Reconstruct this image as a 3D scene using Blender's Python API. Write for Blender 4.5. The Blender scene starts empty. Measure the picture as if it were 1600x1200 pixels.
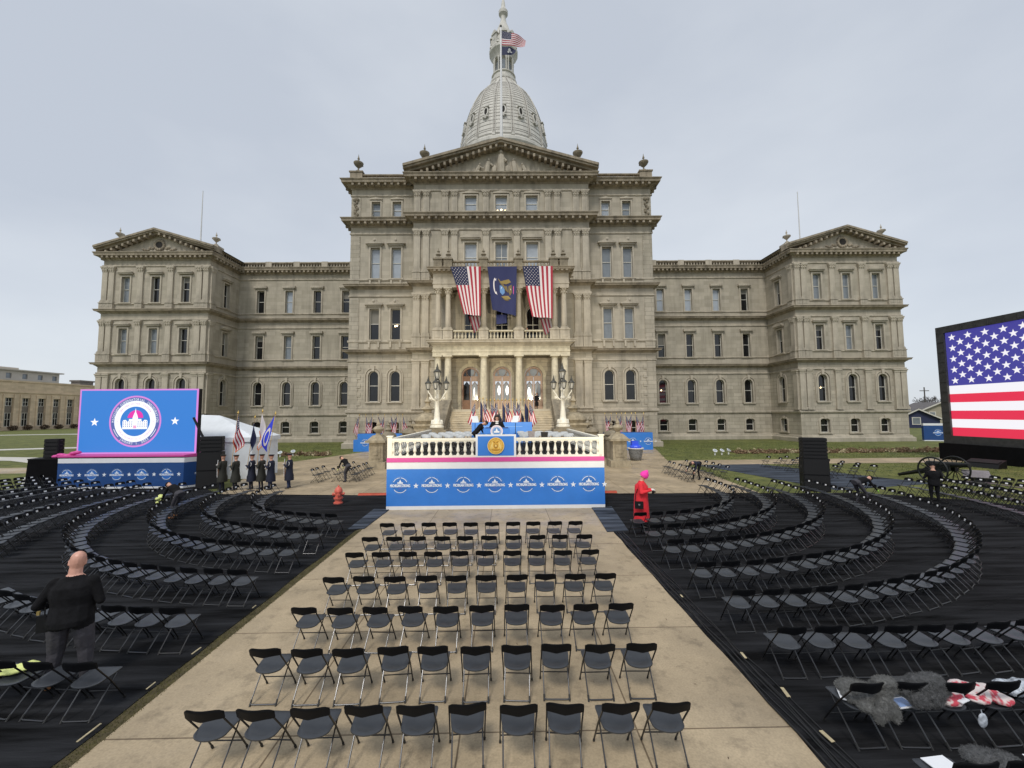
import bpy, bmesh, math, random
from mathutils import Vector, Matrix
random.seed(7)
SC = bpy.context.scene
COL = SC.collection
R = math.radians
PI = math.pi

# ------------------------------------------------------------------ camera
cam = bpy.data.cameras.new('camera')
cam.sensor_width = 36.0
cam.lens = 640.0 / 1600.0 * 36.0
cam.clip_start = 0.1
cam.clip_end = 3000
camo = bpy.data.objects.new('camera', cam)
COL.objects.link(camo)
_yaw, _pit, _roll = math.atan(10 / 640), math.atan(45 / 640), R(-0.38)
CAMP = Vector((0.6, 0, 4.05))
_fw = Vector((math.sin(_yaw) * math.cos(_pit), math.cos(_yaw) * math.cos(_pit), math.sin(_pit)))
_r = Vector((math.cos(_yaw), -math.sin(_yaw), 0))
_u = _r.cross(_fw)
_c, _s = math.cos(_roll), math.sin(_roll)
_r2 = _c * _r + _s * _u
_u2 = -_s * _r + _c * _u
camo.matrix_world = Matrix(((_r2.x, _u2.x, -_fw.x, CAMP.x), (_r2.y, _u2.y, -_fw.y, CAMP.y), (_r2.z, _u2.z, -_fw.z, CAMP.z), (0, 0, 0, 1)))
SC.camera = camo

# ------------------------------------------------------------------ world, sun, exposure
SUN_EL, SUN_AZ = R(52), R(200)      # azimuth measured clockwise from +y: behind the viewer, a little to the left
w = bpy.data.worlds.new('World')
SC.world = w
w.use_nodes = True
nt = w.node_tree
nt.nodes.clear()
out = nt.nodes.new('ShaderNodeOutputWorld')
bg = nt.nodes.new('ShaderNodeBackground')
sky = nt.nodes.new('ShaderNodeTexSky')
sky.sky_type = 'NISHITA'
sky.sun_disc = False
sky.sun_elevation = SUN_EL
sky.sun_rotation = SUN_AZ
tc = nt.nodes.new('ShaderNodeTexCoord')
mp = nt.nodes.new('ShaderNodeMapping')
mp.inputs['Scale'].default_value = (1.0, 1.0, 2.2)
ns = nt.nodes.new('ShaderNodeTexNoise')
ns.inputs['Scale'].default_value = 1.0
ns.inputs['Detail'].default_value = 6
ns.inputs['Roughness'].default_value = 0.5
rp = nt.nodes.new('ShaderNodeValToRGB')
rp.color_ramp.elements[0].position = 0.36
rp.color_ramp.elements[0].color = (4.8, 5.2, 5.85, 1)
rp.color_ramp.elements[1].position = 0.66
rp.color_ramp.elements[1].color = (6.6, 6.95, 7.35, 1)
mx = nt.nodes.new('ShaderNodeMix')
mx.data_type = 'RGBA'
mx.inputs[0].default_value = 0.88
nt.links.new(tc.outputs['Generated'], mp.inputs[0])
nt.links.new(mp.outputs[0], ns.inputs[0])
nt.links.new(ns.outputs[0], rp.inputs[0])
nt.links.new(sky.outputs[0], mx.inputs[6])
nt.links.new(rp.outputs[0], mx.inputs[7])
nt.links.new(mx.outputs[2], bg.inputs[0])
bg.inputs[1].default_value = 0.1
nt.links.new(bg.outputs[0], out.inputs[0])

sl = bpy.data.lights.new('sun', 'SUN')
sl.energy = 1.5
sl.angle = R(14)
sl.color = (1.0, 0.95, 0.87)
so = bpy.data.objects.new('sun', sl)
COL.objects.link(so)
_d = Vector((math.sin(SUN_AZ) * math.cos(SUN_EL), math.cos(SUN_AZ) * math.cos(SUN_EL), math.sin(SUN_EL)))
so.rotation_euler = _d.to_track_quat('Z', 'Y').to_euler()
so.location = (0, -30, 60)

SC.view_settings.view_transform = 'Standard'
SC.view_settings.look = 'None'
SC.view_settings.exposure = 0.30
SC.view_settings.gamma = 1.0
SC.view_settings.use_curve_mapping = False

# ------------------------------------------------------------------ materials
def mat(name, col, rough=0.6, metal=0.0, spec=0.5, noise=None, bump=None, emit=None, joints=None, streak=0.0):
    """noise=(scale, amount, detail), bump=(scale, strength, distance), joints=(brick width, row height, mortar, darkness)"""
    m = bpy.data.materials.new(name)
    m.use_nodes = True
    t = m.node_tree
    b = t.nodes['Principled BSDF']
    b.inputs['Base Color'].default_value = (*col, 1)
    b.inputs['Roughness'].default_value = rough
    b.inputs['Metallic'].default_value = metal
    b.inputs['Specular IOR Level'].default_value = spec
    L = t.links.new
    N = t.nodes.new
    co = None
    if noise or bump or joints or streak:
        co = N('ShaderNodeTexCoord').outputs['Object']
    cur = None
    if noise:
        n = N('ShaderNodeTexNoise')
        n.inputs['Scale'].default_value = noise[0]
        n.inputs['Detail'].default_value = noise[2] if len(noise) > 2 else 4
        n.inputs['Roughness'].default_value = 0.62
        L(co, n.inputs['Vector'])
        mr = N('ShaderNodeMapRange')
        mr.inputs[1].default_value = 0.3
        mr.inputs[2].default_value = 0.7
        mr.inputs[3].default_value = 1 - noise[1]
        mr.inputs[4].default_value = 1 + noise[1]
        L(n.outputs[0], mr.inputs[0])
        mu = N('ShaderNodeMix')
        mu.data_type = 'RGBA'
        mu.blend_type = 'MULTIPLY'
        mu.inputs[0].default_value = 1
        mu.inputs[6].default_value = (*col, 1)
        L(mr.outputs[0], mu.inputs[7])
        cur = mu.outputs[2]
    if streak:
        mpn = N('ShaderNodeMapping')
        mpn.inputs['Scale'].default_value = (0.9, 0.9, 0.09)
        L(co, mpn.inputs[0])
        n = N('ShaderNodeTexNoise')
        n.inputs['Scale'].default_value = 1.3
        n.inputs['Detail'].default_value = 6
        n.inputs['Roughness'].default_value = 0.65
        L(mpn.outputs[0], n.inputs['Vector'])
        mr = N('ShaderNodeMapRange')
        mr.inputs[1].default_value = 0.46
        mr.inputs[2].default_value = 0.72
        mr.inputs[3].default_value = 1.0
        mr.inputs[4].default_value = 1 - streak
        L(n.outputs[0], mr.inputs[0])
        mu = N('ShaderNodeMix')
        mu.data_type = 'RGBA'
        mu.blend_type = 'MULTIPLY'
        mu.inputs[0].default_value = 1
        mu.inputs[6].default_value = (*col, 1)
        if cur:
            L(cur, mu.inputs[6])
        L(mr.outputs[0], mu.inputs[7])
        cur = mu.outputs[2]
    jfac = None
    if joints:
        g = N('ShaderNodeNewGeometry')
        sx = N('ShaderNodeSeparateXYZ')
        L(g.outputs['Normal'], sx.inputs[0])
        ab = N('ShaderNodeMath'); ab.operation = 'ABSOLUTE'
        L(sx.outputs[0], ab.inputs[0])
        gt = N('ShaderNodeMath'); gt.operation = 'GREATER_THAN'
        gt.inputs[1].default_value = 0.7
        L(ab.outputs[0], gt.inputs[0])
        sc_ = N('ShaderNodeSeparateXYZ')
        L(co, sc_.inputs[0])
        mixu = N('ShaderNodeMix')
        L(gt.outputs[0], mixu.inputs[0])
        L(sc_.outputs[0], mixu.inputs[2])
        L(sc_.outputs[1], mixu.inputs[3])
        cb = N('ShaderNodeCombineXYZ')
        L(mixu.outputs[0], cb.inputs[0])
        L(sc_.outputs[2], cb.inputs[1])
        br = N('ShaderNodeTexBrick')
        br.inputs['Scale'].default_value = 1.0
        br.inputs['Brick Width'].default_value = joints[0]
        br.inputs['Row Height'].default_value = joints[1]
        br.inputs['Mortar Size'].default_value = joints[2]
        br.inputs['Mortar Smooth'].default_value = 0.3
        br.inputs['Color1'].default_value = (1, 1, 1, 1)
        br.inputs['Color2'].default_value = (0.80, 0.80, 0.78, 1)
        d = joints[3]
        br.inputs['Mortar'].default_value = (d, d, d, 1)
        L(cb.outputs[0], br.inputs['Vector'])
        mu = N('ShaderNodeMix')
        mu.data_type = 'RGBA'
        mu.blend_type = 'MULTIPLY'
        mu.inputs[0].default_value = 1
        mu.inputs[6].default_value = (*col, 1)
        if cur:
            L(cur, mu.inputs[6])
        L(br.outputs[0], mu.inputs[7])
        cur = mu.outputs[2]
        jfac = br.outputs[1]
    if cur:
        L(cur, b.inputs['Base Color'])
    if bump:
        n = N('ShaderNodeTexNoise')
        n.inputs['Scale'].default_value = bump[0]
        n.inputs['Detail'].default_value = 4
        L(co, n.inputs['Vector'])
        bp = N('ShaderNodeBump')
        bp.inputs['Strength'].default_value = bump[1]
        bp.inputs['Distance'].default_value = bump[2]
        L(n.outputs[0], bp.inputs['Height'])
        L(bp.outputs[0], b.inputs['Normal'])
    if emit:
        b.inputs['Emission Color'].default_value = (*emit[0], 1)
        b.inputs['Emission Strength'].default_value = emit[1]
    return m

M = {}
def defmat(key, *a, **k):
    M[key] = mat(key, *a, **k)

STONE = (0.465, 0.416, 0.334)
defmat('stone_trim', STONE, 0.85, noise=(0.9, 0.16, 6), streak=0.42)
defmat('stone_ashlar', (0.47, 0.423, 0.341), 0.88, noise=(0.5, 0.13, 7), streak=0.26, joints=(1.5, 0.56, 0.02, 0.80), bump=(9, 0.15, 0.02))
defmat('stone_rustic', (0.475, 0.428, 0.345), 0.9, noise=(0.6, 0.14, 7), streak=0.22, joints=(1.5, 0.52, 0.038, 0.66), bump=(6, 0.3, 0.03))
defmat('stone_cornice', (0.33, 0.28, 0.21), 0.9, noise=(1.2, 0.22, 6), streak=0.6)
defmat('stone_weathered', (0.22, 0.19, 0.14), 0.9, noise=(2.0, 0.35, 6), bump=(12, 0.4, 0.03))
defmat('stone_pale', (0.56, 0.51, 0.39), 0.8, noise=(2.5, 0.2, 6), streak=0.35, bump=(14, 0.2, 0.01))
defmat('stone_step', (0.50, 0.44, 0.34), 0.85, noise=(1.5, 0.18, 5))
defmat('roof_grey', (0.23, 0.24, 0.25), 0.7, noise=(0.7, 0.15))
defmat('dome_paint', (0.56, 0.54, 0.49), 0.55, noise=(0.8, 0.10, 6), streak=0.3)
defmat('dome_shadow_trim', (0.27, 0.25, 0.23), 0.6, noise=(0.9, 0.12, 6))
defmat('sash_white', (0.62, 0.60, 0.54), 0.5, noise=(3, 0.1))
defmat('sash_dark', (0.16, 0.13, 0.10), 0.5)
defmat('glass_dark', (0.012, 0.013, 0.015), 0.05, spec=0.6, noise=(0.45, 0.6, 3))
defmat('glass_blind', (0.20, 0.225, 0.25), 0.08, spec=0.7, noise=(0.7, 0.25, 4))
defmat('glass_sky', (0.36, 0.40, 0.45), 0.06, spec=0.8, noise=(0.5, 0.2, 4))
defmat('lamp_glow', (1, 0.8, 0.5), 0.5, emit=((1.0, 0.72, 0.36), 6))
defmat('painted_glare', (1, 1, 1), 0.5, emit=((1.0, 0.97, 0.88), 2.2))  # floodlight glare on the door glass, painted as a glowing patch
defmat('door_wood', (0.20, 0.085, 0.035), 0.45, noise=(4, 0.25))
defmat('door_wood_pale', (0.34, 0.20, 0.13), 0.35, noise=(4, 0.2))
defmat('dark_void', (0.02, 0.018, 0.016), 0.9)
defmat('bronze_dark', (0.075, 0.075, 0.068), 0.5, metal=0.4, noise=(6, 0.3))
defmat('lamp_cream', (0.72, 0.69, 0.60), 0.5, noise=(3, 0.1))
defmat('blind', (0.20, 0.19, 0.165), 0.7)
defmat('lamp_glass', (0.55, 0.54, 0.50), 0.1, spec=0.7)
defmat('pole_white', (0.62, 0.62, 0.62), 0.4)
defmat('pole_gold', (0.75, 0.52, 0.16), 0.3, metal=0.8)
defmat('pole_wood', (0.62, 0.42, 0.2), 0.45)
defmat('flag_red', (0.35, 0.020, 0.042), 0.75)
defmat('flag_white', (0.70, 0.65, 0.67), 0.75)
defmat('flag_navy', (0.012, 0.018, 0.065), 0.75)
defmat('flag_state', (0.016, 0.022, 0.095), 0.75)
defmat('flag_bright_blue', (0.025, 0.045, 0.62), 0.65)
defmat('flag_gold', (0.26, 0.19, 0.06), 0.7)
defmat('flag_brown', (0.16, 0.12, 0.05), 0.7)
defmat('flag_sky', (0.13, 0.27, 0.55), 0.7)
defmat('flag_orange', (0.72, 0.20, 0.05), 0.7)
defmat('banner_blue', (0.035, 0.205, 0.66), 0.5, noise=(1.2, 0.06), bump=(1.6, 0.35, 0.05))
defmat('banner_navy', (0.012, 0.062, 0.22), 0.5, noise=(1.2, 0.08), bump=(1.6, 0.35, 0.05))
defmat('banner_white', (0.78, 0.79, 0.81), 0.5, noise=(2, 0.04), bump=(1.6, 0.3, 0.04))
defmat('banner_magenta', (0.66, 0.08, 0.33), 0.5)
defmat('logo_white', (0.80, 0.85, 0.92), 0.5)
defmat('logo_dim', (0.22, 0.42, 0.72), 0.5)
defmat('logo_shade', (0.030, 0.165, 0.53), 0.5)
defmat('logo_violet', (0.16, 0.16, 0.62), 0.5)
defmat('seal_gold', (0.72, 0.42, 0.06), 0.45, noise=(9, 0.15))
defmat('seal_bronze', (0.42, 0.19, 0.02), 0.5)
defmat('seal_pale', (0.85, 0.62, 0.20), 0.45)
defmat('rail_cream', (0.80, 0.77, 0.67), 0.5, noise=(2, 0.05))
defmat('chair_plastic', (0.005, 0.0055, 0.007), 0.5, spec=0.12, noise=(5, 0.2), bump=(160, 0.08, 0.001))
defmat('chair_seat', (0.030, 0.034, 0.041), 0.40, spec=0.65, noise=(5, 0.15), bump=(160, 0.1, 0.001))
defmat('chair_metal', (0.008, 0.008, 0.009), 0.32, metal=0.2, spec=0.5)
defmat('chair_chrome', (0.085, 0.086, 0.09), 0.28, metal=0.85)
defmat('chair_foot', (0.015, 0.015, 0.015), 0.6)
defmat('sticker_white', (0.85, 0.85, 0.86), 0.4)
defmat('stage_chair_white', (0.33, 0.36, 0.40), 0.4, noise=(6, 0.12))
defmat('stage_chair_seat', (0.30, 0.31, 0.33), 0.5)
defmat('black_cloth', (0.004, 0.004, 0.005), 0.95, spec=0.15, noise=(3, 0.3))
defmat('black_box', (0.006, 0.006, 0.007), 0.6, spec=0.3, noise=(6, 0.2))
defmat('black_grille', (0.006, 0.006, 0.007), 0.8)
defmat('truss_grey', (0.045, 0.045, 0.045), 0.6, noise=(4, 0.3))
defmat('tent_white', (0.74, 0.78, 0.82), 0.5, noise=(1.2, 0.08))
defmat('tent_clear', (0.62, 0.66, 0.70), 0.3, noise=(1.5, 0.1))
defmat('led_blue', (0.02, 0.05, 0.1), 0.5, emit=((0.030, 0.205, 0.66), 0.75))
defmat('led_white', (0.1, 0.1, 0.1), 0.5, emit=((0.92, 0.95, 1.0), 0.85))
defmat('led_pink', (0.1, 0.02, 0.08), 0.5, emit=((0.70, 0.27, 0.74), 0.75))
defmat('led_magenta', (0.1, 0.02, 0.05), 0.5, emit=((0.78, 0.03, 0.42), 0.8))
defmat('led_shade', (0.02, 0.03, 0.08), 0.5, emit=((0.09, 0.13, 0.36), 0.85))
defmat('led_textpink', (0.1, 0.05, 0.08), 0.5, emit=((0.62, 0.30, 0.52), 0.85))
defmat('led_flag_blue', (0.02, 0.02, 0.06), 0.5, emit=((0.055, 0.05, 0.30), 0.8))
defmat('led_flag_red', (0.08, 0.01, 0.02), 0.5, emit=((0.72, 0.030, 0.075), 0.85))
defmat('led_flag_white', (0.1, 0.1, 0.1), 0.5, emit=((0.84, 0.82, 0.87), 0.85))
defmat('skin', (0.56, 0.31, 0.22), 0.5, noise=(12, 0.08))
defmat('skin_pink', (0.62, 0.33, 0.25), 0.42, noise=(14, 0.1))
defmat('hair_dark', (0.018, 0.012, 0.009), 0.5)
defmat('hair_grey', (0.35, 0.33, 0.31), 0.6)
defmat('eye_dark', (0.01, 0.01, 0.012), 0.2)
defmat('lip', (0.40, 0.13, 0.11), 0.5)
defmat('cloth_black', (0.008, 0.008, 0.0095), 0.9, spec=0.2, noise=(9, 0.35), bump=(9, 0.7, 0.03))
defmat('cloth_grey', (0.050, 0.048, 0.058), 0.85, noise=(8, 0.2), bump=(10, 0.8, 0.035))
defmat('cloth_navy', (0.010, 0.013, 0.030), 0.8, noise=(8, 0.25))
defmat('cloth_trouser_blue', (0.02, 0.035, 0.09), 0.8, noise=(8, 0.25))
defmat('cloth_green_black', (0.024, 0.024, 0.018), 0.8, noise=(8, 0.25))
defmat('cloth_red', (0.72, 0.022, 0.035), 0.75, noise=(7, 0.10), bump=(8, 0.6, 0.03))
defmat('cloth_magenta', (0.80, 0.04, 0.38), 0.8, noise=(14, 0.15), bump=(80, 0.4, 0.01))
defmat('cloth_white', (0.75, 0.72, 0.70), 0.8)
defmat('cloth_yellow', (0.72, 0.78, 0.28), 0.7, noise=(9, 0.12))
defmat('cloth_hivis', (0.45, 0.85, 0.12), 0.7)
defmat('cord_white', (0.8, 0.8, 0.8), 0.6)
defmat('hat_band', (0.35, 0.10, 0.05), 0.6)
defmat('shoe_black', (0.012, 0.012, 0.013), 0.35)
defmat('shoe_brown', (0.30, 0.13, 0.05), 0.6)
defmat('hydrant_red', (0.62, 0.13, 0.09), 0.55, noise=(12, 0.2))
defmat('iron_black', (0.012, 0.014, 0.014), 0.45, metal=0.3, noise=(8, 0.3))
defmat('plaque_grey', (0.20, 0.18, 0.19), 0.5, noise=(12, 0.2))
defmat('bag_grey', (0.17, 0.175, 0.18), 0.35, noise=(7, 0.4), bump=(14, 0.8, 0.05))
defmat('bag_blue', (0.03, 0.09, 0.75), 0.4)
defmat('flood_white', (0.78, 0.79, 0.76), 0.4)
defmat('flag_red_shaded', (0.16, 0.012, 0.025), 0.8)  # flag red darkened, shade of the furled ends put into the colour
defmat('flag_white_shaded', (0.30, 0.27, 0.28), 0.8)  # flag white darkened in the same way for the shaded ends
defmat('stone_mossy', (0.34, 0.29, 0.205), 0.85, noise=(3.0, 0.3, 6), streak=0.45, bump=(14, 0.3, 0.02))
defmat('red_ramp', (0.42, 0.07, 0.035), 0.7, noise=(5, 0.2))
defmat('moss', (0.085, 0.080, 0.020), 0.9, noise=(3, 0.4))
defmat('fur_grey', (0.11, 0.113, 0.118), 0.95, noise=(22, 0.4), bump=(70, 1.0, 0.02))
defmat('fur_pale', (0.165, 0.168, 0.165), 0.95, noise=(30, 0.4), bump=(90, 1.0, 0.02))
defmat('plaid_red', (0.42, 0.10, 0.12), 0.85)
defmat('paper_white', (0.80, 0.82, 0.86), 0.5)
defmat('tablet_blue', (0.22, 0.36, 0.70), 0.25)
defmat('plastic_clear', (0.42, 0.46, 0.52), 0.15, noise=(12, 0.45), bump=(18, 0.8, 0.03))
defmat('bark', (0.09, 0.08, 0.075), 0.9, noise=(10, 0.3))
defmat('twig', (0.11, 0.10, 0.10), 0.9)
defmat('shrub_brown', (0.075, 0.045, 0.028), 0.9, noise=(8, 0.4))
defmat('dry_plant', (0.20, 0.13, 0.075), 0.9, noise=(6, 0.35))
defmat('dry_straw', (0.45, 0.38, 0.24), 0.9, noise=(6, 0.3))
defmat('grass_blade', (0.115, 0.145, 0.035), 0.85, noise=(1.2, 0.35))
defmat('office_stone', (0.70, 0.545, 0.385), 0.85, noise=(0.4, 0.12, 5), joints=(1.6, 0.7, 0.03, 0.8))
defmat('office_pale', (0.52, 0.47, 0.40), 0.8, noise=(0.4, 0.08))
defmat('office_spandrel', (0.19, 0.165, 0.14), 0.8, noise=(2, 0.2))
defmat('house_blue', (0.018, 0.025, 0.075), 0.6)
defmat('house_beige', (0.36, 0.33, 0.25), 0.8, noise=(2, 0.1))
defmat('house_roof', (0.13, 0.12, 0.12), 0.9, noise=(3, 0.25))
defmat('cable_black', (0.010, 0.010, 0.011), 0.45)

# ------------------------------------------------------------------ mesh helpers
class MB:
    """collects geometry, then links it as ONE mesh object"""
    def __init__(s):
        s.v, s.f, s.m = [], [], []
        s.T = None
        s.mi = 0
    def vert(s, p):
        p = Vector(p)
        if s.T is not None:
            p = s.T @ p
        s.v.append(p)
        return len(s.v) - 1
    def face(s, idx, mi=None):
        s.f.append(tuple(idx))
        s.m.append(s.mi if mi is None else mi)
    def poly(s, pts, mi=None):
        s.face([s.vert(p) for p in pts], mi)
    def box(s, x0, x1, y0, y1, z0, z1, mi=None):
        b = [s.vert(p) for p in ((x0, y0, z0), (x1, y0, z0), (x1, y1, z0), (x0, y1, z0), (x0, y0, z1), (x1, y0, z1), (x1, y1, z1), (x0, y1, z1))]
        for q in ((3, 2, 1, 0), (4, 5, 6, 7), (0, 1, 5, 4), (1, 2, 6, 5), (2, 3, 7, 6), (3, 0, 4, 7)):
            s.face([b[i] for i in q], mi)
    def frustum(s, cx, cy, z0, z1, a0, b0, a1, b1, mi=None):
        b = [s.vert((cx + sx * a, cy + sy * bb, z)) for z, a, bb in ((z0, a0, b0), (z1, a1, b1)) for sx, sy in ((-1, -1), (1, -1), (1, 1), (-1, 1))]
        for q in ((3, 2, 1, 0), (4, 5, 6, 7), (0, 1, 5, 4), (1, 2, 6, 5), (2, 3, 7, 6), (3, 0, 4, 7)):
            s.face([b[i] for i in q], mi)
    def rings(s, rs, caps=True, mi=None, closed=False):
        """rs: list of equal-length point rings"""
        ids = [[s.vert(p) for p in r] for r in rs]
        n = len(ids[0])
        k = len(ids)
        for a in range(k if closed else k - 1):
            p, q = ids[a], ids[(a + 1) % k]
            for i in range(n):
                j = (i + 1) % n
                s.face((p[i], p[j], q[j], q[i]), mi)
        if caps and not closed:
            s.face(ids[0][::-1], mi)
            s.face(ids[-1], mi)
    def lathe(s, prof, c=(0, 0, 0), n=16, mi=None, a0=0.0, caps=True):
        """prof: [(r, z)...]"""
        s.rings([[(c[0] + r * math.cos(a0 + 2 * PI * i / n), c[1] + r * math.sin(a0 + 2 * PI * i / n), c[2] + z) for i in range(n)] for r, z in prof], caps, mi)
    def tube(s, pts, r, n=6, mi=None, closed=False, caps=True):
        """tube along points; r number or list"""
        pts = [Vector(p) for p in pts]
        k = len(pts)
        rr = r if isinstance(r, (list, tuple)) else [r] * k
        rs = []
        up = None
        for i, p in enumerate(pts):
            if closed:
                d = pts[(i + 1) % k] - pts[i - 1]
            else:
                d = pts[min(i + 1, k - 1)] - pts[max(i - 1, 0)]
            d.normalize()
            if up is None:
                up = Vector((0, 0, 1)) if abs(d.z) < 0.9 else Vector((1, 0, 0))
            sx = d.cross(up)
            if sx.length < 1e-4:
                sx = d.orthogonal()
            sx.normalize()
            up = sx.cross(d).normalized()
            rs.append([p + (sx * math.cos(2 * PI * j / n) + up * math.sin(2 * PI * j / n)) * rr[i] for j in range(n)])
        s.rings(rs, caps, mi, closed)
    def prism(s, poly, ax, a0, a1, mi=None):
        """extrude a 2-D polygon along axis ax ('x','y','z') from a0 to a1"""
        def P(u, v, t):
            return {'y': (u, t, v), 'x': (t, u, v), 'z': (u, v, t)}[ax]
        A = [s.vert(P(u, v, a0)) for u, v in poly]
        B = [s.vert(P(u, v, a1)) for u, v in poly]
        n = len(poly)
        s.face(A[::-1], mi)
        s.face(B, mi)
        for i in range(n):
            j = (i + 1) % n
            s.face((A[i], A[j], B[j], B[i]), mi)
    def ellipsoid(s, c, r, n=10, k=6, mi=None):
        c = Vector(c)
        rs = []
        for a in range(k + 1):
            t = -PI / 2 + PI * (a + 0.02) / (k + 0.04)
            rs.append([(c.x + r[0] * math.cos(t) * math.cos(2 * PI * i / n), c.y + r[1] * math.cos(t) * math.sin(2 * PI * i / n), c.z + r[2] * math.sin(t)) for i in range(n)])
        s.rings(rs, True, mi)
    def sweep(s, path, prof, mi=None, ends=True):
        """sweep a moulding profile [(out, z)...] along a plan path; outward is to the right of travel"""
        P = [Vector((p[0], p[1])) for p in path]
        rs = []
        for i, p in enumerate(P):
            ns = []
            if i > 0:
                d = (P[i] - P[i - 1]).normalized(); ns.append(Vector((d.y, -d.x)))
            if i < len(P) - 1:
                d = (P[i + 1] - P[i]).normalized(); ns.append(Vector((d.y, -d.x)))
            if len(ns) == 2:
                nn = (ns[0] + ns[1])
                nn = nn / max(0.2, nn.dot(ns[0]))
            else:
                nn = ns[0]
            rs.append([(p.x + nn.x * o, p.y + nn.y * o, z) for o, z in prof])
        ids = [[s.vert(q) for q in r] for r in rs]
        n = len(prof)
        for a in range(len(ids) - 1):
            for i in range(n - 1):
                s.face((ids[a][i], ids[a][i + 1], ids[a + 1][i + 1], ids[a + 1][i]), mi)
        if ends:
            s.face(ids[0], mi); s.face(ids[-1][::-1], mi)
    def add(s, o, T=None):
        """append another MB (its material slots must agree)"""
        base = len(s.v)
        for p in o.v:
            s.v.append((T @ p) if T is not None else p.copy())
        for f, m in zip(o.f, o.m):
            s.f.append(tuple(i + base for i in f)); s.m.append(m)
    def build(s, name, mats, parent=None, smooth=False, loc=None, autosmooth=None):
        me = bpy.data.meshes.new(name)
        me.from_pydata([tuple(p) for p in s.v], [], s.f)
        for k in (mats if isinstance(mats, (list, tuple)) else [mats]):
            me.materials.append(M[k])
        me.polygons.foreach_set('material_index', s.m)
        if smooth:
            me.polygons.foreach_set('use_smooth', [True] * len(s.f))
        bm = bmesh.new()
        bm.from_mesh(me)
        bmesh.ops.recalc_face_normals(bm, faces=bm.faces)
        if autosmooth:
            lim = R(autosmooth)
            for e in bm.edges:
                if len(e.link_faces) == 2 and e.calc_face_angle(0) > lim:
                    e.smooth = False
        bm.to_mesh(me)
        bm.free()
        me.update()
        return link(name, me, parent, loc)

def link(name, me, parent=None, loc=None):
    o = bpy.data.objects.new(name, me)
    COL.objects.link(o)
    if parent is not None:
        o.parent = parent
    if loc is not None:
        o.location = loc
    return o

def tag(o, label=None, cat=None, group=None, kind=None):
    if label: o['label'] = label
    if cat: o['category'] = cat
    if group: o['group'] = group
    if kind: o['kind'] = kind
    return o

def empty(name, loc=(0, 0, 0), rz=0.0):
    o = bpy.data.objects.new(name, None)
    o.empty_display_size = 0.2
    COL.objects.link(o)
    o.location = loc
    o.rotation_euler = (0, 0, rz)
    return o

def kids(o):
    return [c for c in CH.get(o.name, [])]

def copy_tree(root, loc=None, rz=None, parent=None):
    """a copy of a thing with copies of its parts and their sub-parts"""
    c = root.copy()
    COL.objects.link(c)
    if parent is not None: c.parent = parent
    if loc is not None: c.location = loc
    if rz is not None: c.rotation_euler = (0, 0, rz)
    for ch in list(root.children):
        copy_tree(ch, parent=c)
    return c

_txt = {}
def text_geo(s):
    """flat 2-D outline of a string as (verts, faces, width), letter height 1 for capitals"""
    if s in _txt:
        return _txt[s]
    cu = bpy.data.curves.new('lettering', 'FONT')
    cu.body = s
    cu.size = 1.0 / 0.69
    cu.resolution_u = 2
    o = bpy.data.objects.new('lettering', cu)
    COL.objects.link(o)
    dg = bpy.context.evaluated_depsgraph_get()
    ev = o.evaluated_get(dg)
    me = ev.to_mesh()
    vs = [(v.co.x, v.co.y) for v in me.vertices]
    fs = [tuple(p.vertices) for p in me.polygons]
    ev.to_mesh_clear()
    bpy.data.objects.remove(o)
    bpy.data.curves.remove(cu)
    wd = (max((v[0] for v in vs), default=0.35) + 0.09) if vs else 0.42
    _txt[s] = (vs, fs, wd)
    return _txt[s]

def put_text(b, s, P, h, cx, cy, width=None, bold=0.0, mi=None):
    """letter string centred at cx, cy; P(u, v) -> 3-D"""
    vs, fs, wd = text_geo(s)
    sx = (width / wd) if width else h
    offs = [(0, 0)] if not bold else [(-bold, 0), (bold, 0), (0, bold), (0, -bold)]
    for ox, oy in offs:
        ids = [b.vert(P(cx + (x - wd / 2) * sx + ox, cy + (y - 0.5) * h + oy)) for x, y in vs]
        for f in fs:
            b.face([ids[i] for i in f], mi)

def ring_text(b, s, P, h, cx, cy, r, a_mid, a_span, inward=False, mi=None):
    """letters along a circle; a_mid in degrees (90 = top); inward: upright at the bottom"""
    n = len(s)
    for i, ch in enumerate(s):
        if ch == ' ':
            continue
        vs, fs, wd = text_geo(ch)
        t = (i + 0.5) / n - 0.5
        a = R(a_mid) + (R(a_span) * t if inward else -R(a_span) * t)
        sc = min(h, 0.92 * r * R(a_span) / n / max(wd, 0.3))
        ids = []
        for x, y in vs:
            u = (x - wd / 2) * sc
            v = (y - 0.5) * h
            if inward:
                uu, vv = -math.sin(a) * u * -1 * -1, 0
                px = cx + (r - v) * math.cos(a) - math.sin(a) * u
                py = cy + (r - v) * math.sin(a) + math.cos(a) * u
            else:
                px = cx + (r + v) * math.cos(a) + math.sin(a) * u
                py = cy + (r + v) * math.sin(a) - math.cos(a) * u
            ids.append(b.vert(P(px, py)))
        for f in fs:
            b.face([ids[k] for k in f], mi)

def star_pts(cx, cy, r, rot=90, inner=0.40):
    return [(cx + (r if k % 2 == 0 else r * inner) * math.cos(R(rot + 36 * k)), cy + (r if k % 2 == 0 else r * inner) * math.sin(R(rot + 36 * k))) for k in range(10)]

def put_star(b, P, cx, cy, r, rot=90, mi=None):
    pts = star_pts(cx, cy, r, rot)
    c = b.vert(P(cx, cy))
    ids = [b.vert(P(*p)) for p in pts]
    for i in range(10):
        b.face((c, ids[i], ids[(i + 1) % 10]), mi)

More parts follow.
